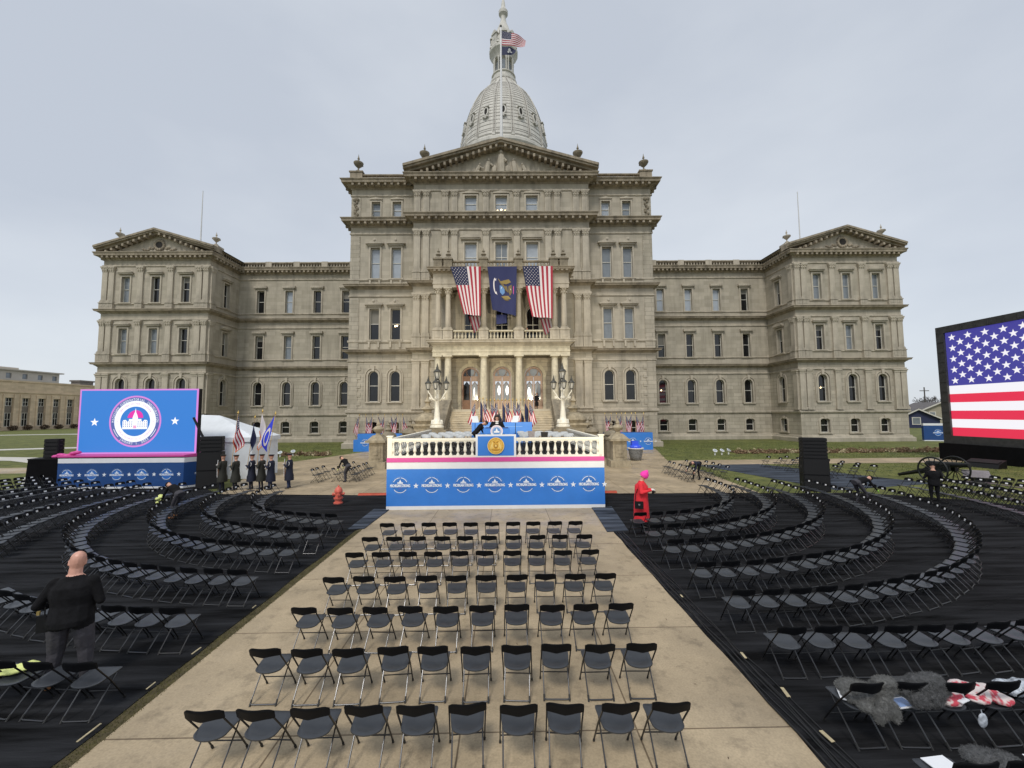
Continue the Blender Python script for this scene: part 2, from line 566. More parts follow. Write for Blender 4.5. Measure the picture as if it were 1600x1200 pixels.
def put_arc(b, P, cx, cy, r0, r1, d0, d1, n=24, mi=None):
    A = [(R(d0 + (d1 - d0) * i / n)) for i in range(n + 1)]
    I = [b.vert(P(cx + r0 * math.cos(a), cy + r0 * math.sin(a))) for a in A]
    O = [b.vert(P(cx + r1 * math.cos(a), cy + r1 * math.sin(a))) for a in A]
    for i in range(n):
        b.face((I[i], I[i + 1], O[i + 1], O[i]), mi)

def put_disc(b, P, cx, cy, r, n=32, mi=None):
    b.face([b.vert(P(cx + r * math.cos(2 * PI * i / n), cy + r * math.sin(2 * PI * i / n))) for i in range(n)], mi)

def put_poly(b, P, pts, mi=None):
    b.face([b.vert(P(*p)) for p in pts], mi)

ORD = ['', 'first', 'second', 'third', 'fourth', 'fifth', 'sixth', 'seventh', 'eighth', 'ninth', 'tenth', 'eleventh', 'twelfth', 'thirteenth', 'fourteenth', 'fifteenth', 'sixteenth', 'seventeenth', 'eighteenth', 'nineteenth', 'twentieth']
def ordinal(n):
    if n <= 20: return ORD[n]
    tens = {2: 'twent', 3: 'thirt', 4: 'fort', 5: 'fift', 6: 'sixt', 7: 'sevent', 8: 'eight', 9: 'ninet'}[n // 10]
    if n % 10 == 0: return tens + 'ieth'
    return tens + 'y-' + ORD[n % 10]

# two stage floodlights on the camera riser, aimed at the porch (their glare shows in the glass of the doors)
for s in (-1, 1):
    fl = bpy.data.lights.new('floodlight', 'SPOT')
    fl.energy = 21000
    fl.color = (1.0, 0.87, 0.63)
    fl.spot_size = R(40)
    fl.spot_blend = 1.0
    fl.shadow_soft_size = 0.5
    fo = bpy.data.objects.new('floodlight', fl)
    COL.objects.link(fo)
    fo.location = (s * 6.5, -4, 7.0)
    fo.rotation_euler = (Vector((s * 4.0, 47, 8.5)) - Vector(fo.location)).to_track_quat('-Z', 'Y').to_euler()

# ------------------------------------------------------------------ ground
def special_mats():
    # worn concrete with joints
    m = mat('concrete', (0.435, 0.345, 0.225), 0.8, noise=(0.55, 0.26, 8), bump=(30, 0.15, 0.004))
    t = m.node_tree; N = t.nodes.new; L = t.links.new
    b = t.nodes['Principled BSDF']
    base = b.inputs['Base Color'].links[0].from_socket
    co = N('ShaderNodeTexCoord').outputs['Object']
    n2 = N('ShaderNodeTexNoise'); n2.inputs['Scale'].default_value = 2.6; n2.inputs['Detail'].default_value = 9; n2.inputs['Roughness'].default_value = 0.7
    L(co, n2.inputs['Vector'])
    r2 = N('ShaderNodeMapRange'); r2.inputs[1].default_value = 0.52; r2.inputs[2].default_value = 0.75; r2.inputs[3].default_value = 1; r2.inputs[4].default_value = 0.45
    L(n2.outputs[0], r2.inputs[0])
    n3 = N('ShaderNodeTexNoise'); n3.inputs['Scale'].default_value = 38; n3.inputs['Detail'].default_value = 4
    L(co, n3.inputs['Vector'])
    r3 = N('ShaderNodeMapRange'); r3.inputs[1].default_value = 0.3; r3.inputs[2].default_value = 0.7; r3.inputs[3].default_value = 0.86; r3.inputs[4].default_value = 1.1
    L(n3.outputs[0], r3.inputs[0])
    mp = N('ShaderNodeMapping'); mp.inputs['Location'].default_value = (2.3 - 0.05, -0.56, 0)
    L(co, mp.inputs[0])
    br = N('ShaderNodeTexBrick'); br.offset = 0.0; br.inputs['Scale'].default_value = 1
    br.inputs['Brick Width'].default_value = 2.25; br.inputs['Row Height'].default_value = 2.47; br.inputs['Mortar Size'].default_value = 0.014
    br.inputs['Mortar Smooth'].default_value = 0.4
    br.inputs['Color1'].default_value = (1, 1, 1, 1); br.inputs['Color2'].default_value = (0.85, 0.85, 0.86, 1); br.inputs['Mortar'].default_value = (0.36, 0.33, 0.30, 1)
    L(mp.outputs[0], br.inputs['Vector'])
    cur = base
    for s in (r2.outputs[0], r3.outputs[0], br.outputs[0]):
        mu = N('ShaderNodeMix'); mu.data_type = 'RGBA'; mu.blend_type = 'MULTIPLY'; mu.inputs[0].default_value = 1
        L(cur, mu.inputs[6]); L(s, mu.inputs[7]); cur = mu.outputs[2]
    L(cur, b.inputs['Base Color'])
    n4 = N('ShaderNodeTexNoise'); n4.inputs['Scale'].default_value = 0.7; n4.inputs['Detail'].default_value = 6
    L(co, n4.inputs['Vector'])
    r4 = N('ShaderNodeMapRange'); r4.inputs[1].default_value = 0.42; r4.inputs[2].default_value = 0.62; r4.inputs[3].default_value = 0.42; r4.inputs[4].default_value = 0.85
    L(n4.outputs[0], r4.inputs[0]); L(r4.outputs[0], b.inputs['Roughness'])
    M['concrete'] = m
    # lawn
    m = mat('lawn', (0.105, 0.130, 0.032), 0.95, noise=(0.35, 0.25, 6), bump=(35, 0.6, 0.03))
    t = m.node_tree; N = t.nodes.new; L = t.links.new
    b = t.nodes['Principled BSDF']
    base = b.inputs['Base Color'].links[0].from_socket
    co = N('ShaderNodeTexCoord').outputs['Object']
    n2 = N('ShaderNodeTexNoise'); n2.inputs['Scale'].default_value = 1.1; n2.inputs['Detail'].default_value = 8; n2.inputs['Roughness'].default_value = 0.75
    L(co, n2.inputs['Vector'])
    cr = N('ShaderNodeValToRGB')
    e = cr.color_ramp.elements
    e[0].position = 0.3; e[0].color = (0.35, 0.45, 0.4, 1)
    e[1].position = 0.72; e[1].color = (1.9, 1.55, 1.5, 1)
    L(n2.outputs[0], cr.inputs[0])
    mu = N('ShaderNodeMix'); mu.data_type = 'RGBA'; mu.blend_type = 'MULTIPLY'; mu.inputs[0].default_value = 1
    L(base, mu.inputs[6]); L(cr.outputs[0], mu.inputs[7])
    L(mu.outputs[2], b.inputs['Base Color'])
    M['lawn'] = m
    # black carpet, shading of its wrinkles painted as streaks
    for key, colr, ang in (('carpet_black', (0.0105, 0.0110, 0.0125), 24), ('carpet_dark', (0.0095, 0.0098, 0.011), -20), ('carpet_slate', (0.040, 0.048, 0.062), 10)):
        m = mat(key, colr, 0.95, spec=0.10)
        t = m.node_tree; N = t.nodes.new; L = t.links.new
        b = t.nodes['Principled BSDF']
        co = N('ShaderNodeTexCoord').outputs['Object']
        mp = N('ShaderNodeMapping'); mp.inputs['Rotation'].default_value = (0, 0, R(-ang)); mp.inputs['Scale'].default_value = (0.22, 2.3, 1)
        L(co, mp.inputs[0])
        n = N('ShaderNodeTexNoise'); n.inputs['Scale'].default_value = 1.6; n.inputs['Detail'].default_value = 6; n.inputs['Roughness'].default_value = 0.6
        L(mp.outputs[0], n.inputs['Vector'])
        cr = N('ShaderNodeValToRGB'); e = cr.color_ramp.elements
        e[0].position = 0.35; e[0].color = (*[c * 0.35 for c in colr], 1)
        e[1].position = 0.7; e[1].color = (*[c * 3.8 for c in colr], 1)
        L(n.outputs[0], cr.inputs[0])
        n2 = N('ShaderNodeTexNoise'); n2.inputs['Scale'].default_value = 120; L(co, n2.inputs['Vector'])
        mu = N('ShaderNodeMix'); mu.data_type = 'RGBA'; mu.blend_type = 'MULTIPLY'; mu.inputs[0].default_value = 0.5
        L(cr.outputs[0], mu.inputs[6]); L(n2.outputs[0], mu.inputs[7])
        L(mu.outputs[2], b.inputs['Base Color'])
        bp = N('ShaderNodeBump'); bp.inputs['Strength'].default_value = 0.8; bp.inputs['Distance'].default_value = 0.08
        L(n.outputs[0], bp.inputs['Height']); L(bp.outputs[0], b.inputs['Normal'])
        M[key] = m
    M['path'] = mat('path', (0.56, 0.54, 0.50), 0.85, noise=(0.8, 0.1, 6))
    # striped red-and-white wool
    m = M['plaid_red']
    t = m.node_tree; N = t.nodes.new; L = t.links.new
    b = t.nodes['Principled BSDF']
    co = N('ShaderNodeTexCoord').outputs['Object']
    ck = N('ShaderNodeTexNoise'); ck.inputs['Scale'].default_value = 9; L(co, ck.inputs['Vector'])
    cr = N('ShaderNodeValToRGB'); e = cr.color_ramp.elements
    e[0].position = 0.44; e[0].color = (0.52, 0.06, 0.09, 1); e[1].position = 0.52; e[1].color = (0.62, 0.55, 0.54, 1)
    L(ck.outputs[0], cr.inputs[0]); L(cr.outputs[0], b.inputs['Base Color'])
special_mats()

def sheet(name, pts, z, m, thick=0.0):
    b = MB()
    if thick:
        b.prism(pts, 'z', z - thick, z)
    else:
        b.poly([(x, y, z) for x, y in pts])
    return b.build(name, m)

b = MB()
b.poly([(-4.9, -6, .003), (-4.3, -6, .003), (-4.3, 15.2, .003), (-4.9, 15.2, .003)])
M['soil'] = mat('soil', (0.075, 0.060, 0.026), 0.95, noise=(6, 0.4))
tag(b.build('soil', 'soil'), kind='structure')
b = MB()
b.poly([(-900, -300, 0), (900, -300, 0), (900, 1500, 0), (-900, 1500, 0)])
tag(b.build('lawn', 'lawn'), kind='structure')
plaza = [(-4.45, -6), (4.25, -6), (4.25, 20.7), (13.2, 20.5), (14.3, 31.3), (36, 31.6), (60, 31.4), (60, 34), (36, 34.8), (14.0, 34.2), (17.0, 45), (17.4, 49), (-13.2, 49), (-13.8, 46), (-16.3, 38.8), (-17.5, 35.8), (-32, 33.6), (-60, 31), (-60, 28.5), (-40, 29.5), (-18, 30.8), (-16, 26.5), (-14, 21.5), (-4.45, 20.7)]
tag(sheet('pavement', plaza, 0.006, 'concrete'), kind='structure')
pth = MB()
def strip(b, c, wd, z):
    L_, R_ = [], []
    for i, p in enumerate(c):
        a = Vector(c[max(i - 1, 0)]); d = (Vector(c[min(i + 1, len(c) - 1)]) - a).normalized()
        L_.append(b.vert((p[0] - d.y * wd / 2, p[1] + d.x * wd / 2, z))); R_.append(b.vert((p[0] + d.y * wd / 2, p[1] - d.x * wd / 2, z)))
    for i in range(len(c) - 1):
        b.face((L_[i], R_[i], R_[i + 1], L_[i + 1]))
strip(pth, [(-27, 25.8), (-30, 28.5), (-33.5, 32.5), (-38, 36.5), (-44, 39.5), (-52, 41), (-62, 41)], 2.6, 0.010)
tag(pth.build('path', 'path'), kind='structure')
pth = MB()
strip(pth, [(-32, 57), (-44, 55.5), (-56, 52.5), (-66, 48.5), (-80, 40)], 2.6, 0.012)
tag(pth.build('path', 'path'), kind='structure')
pth = MB()
strip(pth, [(-60, 88), (-95, 92), (-140, 82)], 3.0, 0.014)
tag(pth.build('path', 'path'), kind='structure')

def carpet(name, outline, label, m, z=0.016):
    """a laid carpet: hand-cut outline, finger-thick edge, slightly wavy border"""
    pts = []
    n = len(outline)
    for i in range(n):
        a, c = Vector(outline[i]), Vector(outline[(i + 1) % n])
        k = max(1, int((c - a).length / 0.55))
        for j in range(k):
            p = a.lerp(c, j / k)
            if 0 < j:
                p = p + Vector((random.uniform(-.022, .022), random.uniform(-.022, .022)))
            pts.append((p.x, p.y))
    bb = MB()
    bb.prism(pts, 'z', 0.002, z)
    o = tag(bb.build(name, m), label, 'carpet')
    if m != 'carpet_slate':
        sg = 1 if outline[0][0] > 0 else -1
        fb = MB()
        for k in range(17):
            y0 = -1.5 + 1.45 * k + random.uniform(-.4, .4); x0 = random.uniform(5.0, 9.0); L_ = random.uniform(5, 13)
            ps = []
            for j in range(14):
                t = j / 13
                x = x0 + L_ * t
                ps.append((sg * x, y0 + .30 * (x - 5) + .10 * math.sin(t * 7 + k), z - .004))
            ps = [p for p in ps if p[1] < 19.3 and p[1] > -4]
            if len(ps) > 3: fb.tube(ps, [.004 + .022 * math.sin(PI * i / (len(ps) - 1)) for i in range(len(ps))], 6)
        fb.build('carpet_fold', m, o, smooth=True)
    return o
carpet('carpet', [(-4.64, -5), (-4.65, 14.6), (-4.5, 14.9), (-4.5, 17.6), (-4.62, 20.5), (-5.5, 20.7), (-14.2, 21.5), (-17, 24.2), (-31, 23), (-40, 12), (-40, -5)], 'black carpet under the curved chair rows beside the hydrant', 'carpet_black')
carpet('carpet', [(4.22, -5), (4.22, 14.3), (4.2, 17.6), (4.9, 19.0), (5.2, 20.7), (18.0, 20.2), (21, 18.6), (24, 15.5), (40, 9), (40, -5)], 'black carpet under the curved chair rows beside the person in red', 'carpet_dark')
carpet('carpet', [(15.2, 31.0), (19.9, 31.4), (24.2, 22.6), (17.4, 20.9)], 'slate grey carpet on the lawn behind the black loudspeaker stack', 'carpet_slate', 0.020)

# ------------------------------------------------------------------ folding chairs
def chair_meshes():
    """one black folding chair facing +y, as separate part builders"""
    P = {}
    H, Hw = 0.785, 0.205
    for nm, sx in (('upright', -1), ('upright2', 1)):
        b = MB()
        b.tube([(sx * Hw, -0.235, 0.69), (sx * Hw, -0.225, 0.665), (sx * (Hw + .004), -0.02, 0.40), (sx * (Hw + .006), 0.215, 0.035)], 0.0105, 6, 0)
        b.tube([(sx * (Hw + .006), 0.207, 0.045), (sx * (Hw + .006), 0.232, 0.0)], 0.0145, 6, 1)
        P[nm] = (b, ['chair_metal', 'chair_foot'])
    b = MB()
    b.tube([(-Hw - .004, 0.137, 0.157), (Hw + .004, 0.137, 0.157)], 0.0075, 6)
    P['crossbar'] = (b, ['chair_metal'])
    b = MB()
    x1 = 0.178
    b.tube([(-x1, 0.12, 0.425), (-x1, 0.10, 0.40), (-x1, -0.225, 0.055), (-x1 + .004, -0.243, 0.030), (-x1 + .03, -0.25, 0.020), (x1 - .03, -0.25, 0.020), (x1 - .004, -0.243, 0.030), (x1, -0.225, 0.055), (x1, 0.10, 0.40), (x1, 0.12, 0.425)], 0.0095, 6, 0)
    for sx in (-1, 1):
        b.tube([(sx * x1, -0.215, 0.066), (sx * x1, -0.262, 0.0)], 0.0135, 6, 1)
    P['rear_frame'] = (b, ['chair_chrome', 'chair_foot'])
    # seat: wide straight front edge, rounded narrower rear, dished top
    b = MB()
    out = []
    for t in range(0, 13):      # rear curve
        a = PI + PI * t / 12
        out.append((0.185 * math.cos(a) * (1 + .0), -0.12 + 0.115 * math.sin(a)))
    out += [(0.202, 0.05), (0.205, 0.16), (0.195, 0.185), (0.17, 0.19), (-0.17, 0.19), (-0.195, 0.185), (-0.205, 0.16), (-0.202, 0.05)]
    def zz(x, y, d=0.0):
        return 0.432 + 0.055 * (y + 0.23) + d
    rs = []
    for sc, dz in ((0.96, -0.024), (1.0, -0.016), (1.0, -0.004), (0.965, 0.0), (0.7, -0.006), (0.25, -0.012)):
        rs.append([(x * sc, (y + 0.02) * sc - 0.02, zz(x, y, dz)) for x, y in out])
    b.rings(rs, True)
    P['seat'] = (b, ['chair_seat'])
    # backrest: bowed panel with a scalloped lower edge, top edge rolled
    b = MB()
    nx = 12
    rows = []
    for j, (v, th) in enumerate(((0, 1), (0.25, 1), (0.7, 1), (0.93, 1), (1.0, .5))):
        rowf, rowb = [], []
        for i in range(nx + 1):
            u = -1 + 2 * i / nx
            lo = 0.676 - 0.020 * math.cos(u * PI * 0.5) - (0.006 if abs(u) > 0.78 else 0.0) + 0.012 * abs(math.sin(u * PI))
            hi = 0.796 - 0.040 * u ** 6
            z = lo + (hi - lo) * v
            yb = -0.215 - 0.30 * (z - 0.64) - 0.056 * (1 - u * u)
            rowf.append((0.215 * u, yb + 0.010 * th, z)); rowb.append((0.215 * u, yb - 0.013 * th, z))
        rows.append(rowf + rowb[::-1])
    b.rings(rows, True)
    P['backrest'] = (b, ['chair_plastic'])
    b = MB()
    pts = [(-0.055, 0.0), (0.055, 0.0), (0.055, 0.06), (-0.055, 0.06)]
    b.rings([[(x, -0.256 - 0.3 * v + oy, 0.685 + v) for x, v in pts] for oy in (0.0, 0.003)], True)
    P['sticker'] = (b, ['sticker_white'])
    return P

CP = chair_meshes()
def chair_proto(sticker):
    root = empty('folding_chair')
    for nm in ('upright', 'upright2', 'crossbar', 'rear_frame', 'seat', 'backrest'):
        bb, mats = CP[nm]
        o = bb.build(nm.replace('2', ''), mats, root, smooth=True, autosmooth=50)
        if nm == 'backrest' and sticker:
            CP['sticker'][0].build('sticker', CP['sticker'][1], o)
    return root
protoA = chair_proto(False)
protoB = chair_proto(True)

chairs = []      # (x, y, heading, label, group, shows the front of its back)
def add_chair(x, y, hd, label, group, front=None):
    v = Vector((CAMP.x - x, CAMP.y - y))
    f = Vector((-math.sin(hd), math.cos(hd)))
    chairs.append((x, y, hd, label, group, f.dot(v) > 0.0 if front is None else front))

# centre block: seven rows of ten on the bare concrete
ROWY = [(5.62, -3.52, 3.02), (7.05, -3.50, 2.95), (8.38, -3.48, 2.95), (9.72, -3.55, 3.0), (11.2, -3.55, 3.0), (12.45, -3.62, 2.9), (13.9, -3.62, 2.9)]
ROWS = [(5.12, -2.78, 2.45, 'nearest'), (6.28, -2.80, 2.50, 'second nearest'), (7.50, -2.84, 2.57, 'third nearest'), (8.80, -2.88, 2.63, 'fourth nearest'), (10.24, -2.98, 2.58, 'third farthest'), (11.45, -3.03, 2.68, 'second farthest'), (12.80, -2.96, 2.66, 'farthest')]
WNAME = ['', 'first', 'second', 'third', 'fourth', 'fifth', 'sixth', 'seventh', 'eighth', 'ninth', 'tenth']
for y, xa, xb, nm in ROWS:
    for k in range(10):
        x = xa + (xb - xa) * k / 9 + random.uniform(-.02, .02)
        add_chair(x, y + random.uniform(-.02, .02), random.gauss(0, .035), 'black folding chair, %s from the left in the %s row on the bare concrete' % (WNAME[k + 1], nm), 'chairs on the bare concrete', False)

def arc_rows(side, radii, cxs, ends):
    word = 'right' if side > 0 else 'left'
    for ri, (r, cx, end) in enumerate(zip(radii, cxs, ends)):
        x = 4.95 if side > 0 else 5.1
        n = 0
        step = 0.54
        pts = []
        while x < cx:                                   # straight lower arm
            pts.append((x, 19.5 - r, 0.0)); x += step
        a = math.asin(max(0.0, min(1.0, (x - cx) / r))) if x > cx else 0.0
        while True:
            px, py = cx + r * math.sin(a), 19.5 - r * math.cos(a)
            if a > R(90 + end):
                break
            pts.append((px, py, a)); a += step / r
        for (px, py, a) in pts:
            n += 1
            hd = a * (1 if side > 0 else -1)
            add_chair(side * px + random.uniform(-.015, .015), py + random.uniform(-.015, .015), hd + random.gauss(0, .05), 'black folding chair %s from the walkway in the %s curved row %s of the stage' % (ordinal(n), ordinal(ri + 1), word), 'chairs in the curved rows %s of the stage' % word)
arc_rows(1, [5.75, 7.15, 8.55, 10.15, 11.55, 12.85, 14.15, 15.25, 16.9, 18.3], [4.5, 4.5, 4.5, 4.6, 5.0, 6.8, 7.0, 6.0, 6.0, 6.0], [9, 7, 2, 3, 0, 1, 1, 2, 2, 2])
arc_rows(-1, [5.5, 7.05, 8.45, 10.25, 11.95, 13.5, 15.0, 16.4, 17.8, 19.2, 20.6], [4.5] * 11, [2, 6, 4, 4, 6, 7, 7, 8, 9, 10, 11])
SIDE = [(-10.65, (24.8, 25.4, 26.25), -1), (-9.55, (25.1, 25.9, 26.7, 27.5, 28.4), -1), (-8.45, (24.9, 25.5, 26.35, 27.2, 27.8), -1), (11.17, (23.8, 24.6, 25.6, 26.5, 27.2), 1), (12.55, (24.2, 25.1, 25.9, 26.75, 27.8), 1), (13.6, (24.6, 25.5, 26.3, 27.2), 1)]
for x, ys, s in SIDE:
    for i, y in enumerate(ys):
        add_chair(x, y, s * PI / 2, 'distant', 'side')
for x in (19.4, 20.7, 21.8):
    for i in range(6):
        add_chair(x + .12 * i, 29.7 - 1.05 * i, PI / 2 + random.gauss(0, .1), 'distant', 'slate')

def in_view(x, y, z=0.45):
    d = Vector((x, y, z)) - CAMP
    k = d.dot(_fw)
    if k < 0.5: return False
    return abs(d.dot(_r2) / k) * 640 < 815 and abs(d.dot(_u2) / k) * 640 < 640
vis = [c for c in chairs if in_view(c[0], c[1])]
vis.sort(key=lambda c: (c[0] - CAMP.x) ** 2 + (c[1] - CAMP.y) ** 2)
# the people who stand among the rows take the place of a chair
near, rest = vis[:300], vis[300:]
for (x, y, hd, label, group, front) in near:
    c = copy_tree(protoB if front else protoA, (x, y, 0.016 if abs(x) > 4.7 else 0.006), hd)
    tag(c, label, 'folding chair', group)
for pr in (protoA, protoB):
    for o in list(pr.children_recursive) + [pr]:
        bpy.data.objects.remove(o)
b = MB()
MATS = ['chair_metal', 'chair_chrome', 'chair_foot', 'chair_seat', 'chair_plastic', 'sticker_white']
for (x, y, hd, label, group, front) in rest:
    T = Matrix.Translation((x, y, 0.016 if y < 20.6 else 0.02)) @ Matrix.Rotation(hd, 4, 'Z')
    for nm, (bb, mats) in CP.items():
        if nm == 'sticker' and not front: continue
        old = bb.m
        bb.m = [MATS.index(mats[i]) for i in old]
        b.add(bb, T)
        bb.m = old
o = b.build('folding_chairs', MATS, None, smooth=True, autosmooth=50)
tag(o, 'far rows of black folding chairs with white stickers at both edges of the lawn', 'folding chairs', 'far chairs', 'stuff')
print('chairs visible', len(vis), 'individual', len(near))

# ------------------------------------------------------------------ the capitol
CAP = empty('capitol_building', (-0.30, 0.0, 0), R(-0.6))
tag(CAP, 'long buff stone capitol with a tall white dome, pediments and a columned porch', 'capitol building')

def FT(x0, y0, ang):
    """facade frame: local x along the wall, local -y out of the wall"""
    return Matrix.Translation((x0, y0, 0)) @ Matrix.Rotation(ang, 4, 'Z')

def wall_panel(b, x0, x1, z0, z1, holes, depth=0.42):
    """front wall at y=0 with recessed openings; holes: (cx, w, zb, zt, arch rise)"""
    xs = sorted({x0, x1, *[h[0] - h[1] / 2 for h in holes], *[h[0] + h[1] / 2 for h in holes]})
    zs = sorted({z0, z1, *[h[2] for h in holes], *[h[3] for h in holes]})
    def inside(x, z):
        return any(abs(x - h[0]) < h[1] / 2 and h[2] < z < h[3] for h in holes)
    V = {}
    def g(x, z):
        k = (round(x, 4), round(z, 4))
        if k not in V: V[k] = b.vert((x, 0, z))
        return V[k]
    for i in range(len(xs) - 1):
        for j in range(len(zs) - 1):
            if not inside((xs[i] + xs[i + 1]) / 2, (zs[j] + zs[j + 1]) / 2):
                b.face((g(xs[i], zs[j]), g(xs[i + 1], zs[j]), g(xs[i + 1], zs[j + 1]), g(xs[i], zs[j + 1])))
    for cx, w, zb, zt, ar in holes:
        a = w / 2
        pts = [(-a, zb), (-a, zt - ar)]
        if ar > 0:
            n = 10
            for t in range(1, n):
                u = -1 + 2 * t / n
                pts.append((a * math.sin(u * PI / 2), zt - ar + ar * math.cos(u * PI / 2)))
            pts.append((a, zt - ar))
            L_ = [p for p in pts[1:] if p[0] <= 1e-6]
            b.poly([(cx - a, 0, zt)] + [(cx + p[0], 0, p[1]) for p in L_][::1] )
            R_ = [p for p in pts[1:] if p[0] >= -1e-6]
            b.poly([(cx + a, 0, zt)] + [(cx + p[0], 0, p[1]) for p in R_][::-1])
        else:
            pts += [(-a, zt), (a, zt)]
        pts.append((a, zb))
        n = len(pts)
        for i in range(n):
            p, q = pts[i], pts[(i + 1) % n]
            b.poly([(cx + p[0], 0, p[1]), (cx + q[0], 0, q[1]), (cx + q[0], depth, q[1]), (cx + p[0], depth, p[1])])

def arch_outline(a, zb, zt, ar, n=12):
    pts = [(-a, zb), (-a, zt - ar)]
    if ar > 0:
        for t in range(1, n):
            u = -1 + 2 * t / n
            pts.append((a * math.sin(u * PI / 2), zt - ar + ar * math.cos(u * PI / 2)))
    else:
        pts.append((-a, zt)); pts.append((a, zt))
    if ar > 0: pts.append((a, zt - ar))
    pts.append((a, zb))
    return pts

def band_between(b, P0, P1, y0, y1, mi=None):
    """solid frame between two outlines of equal count (open at the bottom), from y0 (out) to y1 (in)"""
    n = len(P0)
    A = [b.vert((p[0], y0, p[1])) for p in P0]; B = [b.vert((p[0], y0, p[1])) for p in P1]
    C = [b.vert((p[0], y1, p[1])) for p in P0]; D = [b.vert((p[0], y1, p[1])) for p in P1]
    for i in range(n - 1):
        b.face((A[i], A[i + 1], B[i + 1], B[i]), mi)
        b.face((A[i], A[i + 1], C[i + 1], C[i]), mi)
        b.face((B[i], B[i + 1], D[i + 1], D[i]), mi)
        b.face((C[i], C[i + 1], D[i + 1], D[i]), mi)
    for k in (0, n - 1):
        b.face((A[k], B[k], D[k], C[k]), mi)

_wp = {}
def window_proto(kind, w, h, ar, hood, glass, lit=None):
    """returns (surround, sash, pane) meshes; origin at sill centre on the wall plane"""
    key = (kind, w, h, ar, hood, glass, lit)
    if key in _wp: return _wp[key]
    a = w / 2
    b = MB()
    sw = 0.20
    inner = arch_outline(a, 0, h, ar)
    outer = arch_outline(a + sw, 0, h + sw, ar + sw if ar else 0)
    if len(inner) == len(outer):
        band_between(b, outer, inner, -0.10, 0.05)
    b.box(-a - 0.32, a + 0.32, -0.20, 0.05, -0.16, -0.002)
    if ar and ar > 0.3:
        out2 = arch_outline(a + sw + .22, 0, h + sw + .22, ar + sw + .22)
        out1 = arch_outline(a + sw + .10, 0, h + sw + .10, ar + sw + .10)
        band_between(b, out2, out1, -0.14, 0.04)
        b.prism([(-.14, h - .05), (.14, h - .05), (.2, h + sw + .42), (-.2, h + sw + .42)], 'y', -0.22, 0.02)
    elif ar:
        b.prism([(-.12, h - .05), (.12, h - .05), (.16, h + sw + .14), (-.16, h + sw + .14)], 'y', -0.17, 0.02)
    hz = h + 0.38
    if hood == 'flat':
        b.box(-a - .40, a + .40, -0.36, 0.03, hz, hz + .30)
        b.box(-a - .30, a + .30, -0.22, 0.03, hz - .16, hz - .003)
    elif hood == 'segment':
        b.box(-a - .42, a + .42, -0.30, 0.03, hz - .06, hz + .10)
        n = 8
        pts = [(-a - .46, hz + .105)] + [((a + .46) * math.sin(-PI / 2 + PI * t / n), hz + .16 + .34 * math.cos(-PI / 2 + PI * t / n)) for t in range(n + 1)] + [(a + .46, hz + .105)]
        b.prism(pts, 'y', -0.40, 0.02)
    elif hood == 'crest':
        b.box(-a - .34, a + .34, -0.26, 0.03, hz - .16, hz + .02)
        b.prism([(-a - .52, hz + .03), (a + .52, hz + .03), (a + .52, hz + .16), (.34, hz + .40), (.22, hz + .62), (0, hz + .74), (-.22, hz + .62), (-.34, hz + .40), (-a - .52, hz + .16)], 'y', -0.42, 0.02)
        b.ellipsoid((0, -.44, hz + .46), (.16, .08, .16), 8, 4)
        b.box(-a - .10, -a + .12, -.16, .03, -0.95, -0.18); b.box(a - .12, a + .10, -.16, .03, -0.95, -0.18)
    elif hood == 'small':
        b.prism([(-a - .25, hz - .12), (a + .25, hz - .12), (a + .25, hz), (0, hz + .18), (-a - .25, hz)], 'y', -0.20, 0.02)
    sur = b
    # sash: frame, meeting rail
    s = MB()
    f = 0.075
    o1 = arch_outline(a - .004, 0.0, h - .004, ar)
    i1 = arch_outline(a - f, f, h - f, max(ar - f * .6, 0) if ar else 0)
    if ar: i1 = arch_outline(a - f, f, h - f, max(ar - f * .6, .02))
    o1[0] = (o1[0][0], f); o1[-1] = (o1[-1][0], f)
    band_between(s, o1, i1, 0.29, 0.40)
    s.box(-a + .004, a - .004, 0.29, 0.40, 0.0, f - .001)
    mz = h * 0.52
    s.box(-a + f - .004, a - f + .004, 0.285, 0.39, mz - .035, mz + .035)
    if kind == 'cross':
        s.box(-.03, .03, 0.30, 0.39, f, mz - .036); s.box(-.03, .03, 0.30, 0.39, mz + .036, h - f)
    p = MB()
    po = arch_outline(a - .02, 0.03, h - .02, ar)
    p.poly([(x, 0.36, z) for x, z in po])
    me = []
    for bb, nm, ml in ((sur, 'window', ['stone_trim']), (s, 'sash', ['sash_white' if glass != 'brown' else 'sash_dark']), (p, 'pane', [glass])):
        o = bb.build(nm, ml)
        me.append(o.data)
        bpy.data.objects.remove(o)
    _wp[key] = me
    return me

def put_window(T, cx, zb, w, h, ar=0.0, hood='', glass='glass_dark', kind='', lit=None):
    me = window_proto(kind, round(w, 3), round(h, 3), round(ar, 3), hood, glass, lit)
    o = link('window', me[0], CAP)
    o.matrix_local = T @ Matrix.Translation((cx, 0, zb))
    link('sash', me[1], o)
    link('pane', me[2], o)
    if glass == 'glass_dark' and not ar and random.random() < .5:
        q = h * random.choice((.22, .35, .48)); b = MB()
        b.poly([(-w / 2 + .06, .352, h - q), (w / 2 - .06, .352, h - q), (w / 2 - .06, .352, h - .05), (-w / 2 + .06, .352, h - .05)])
        b.build('blind', 'blind', o)
    if lit:
        b = MB()
        for lx, lz in lit:
            b.ellipsoid((lx, 0.33, lz), (.10, .02, .10), 8, 4)
        b.build('lamp_or_glare', 'lamp_glow', o)
    return o

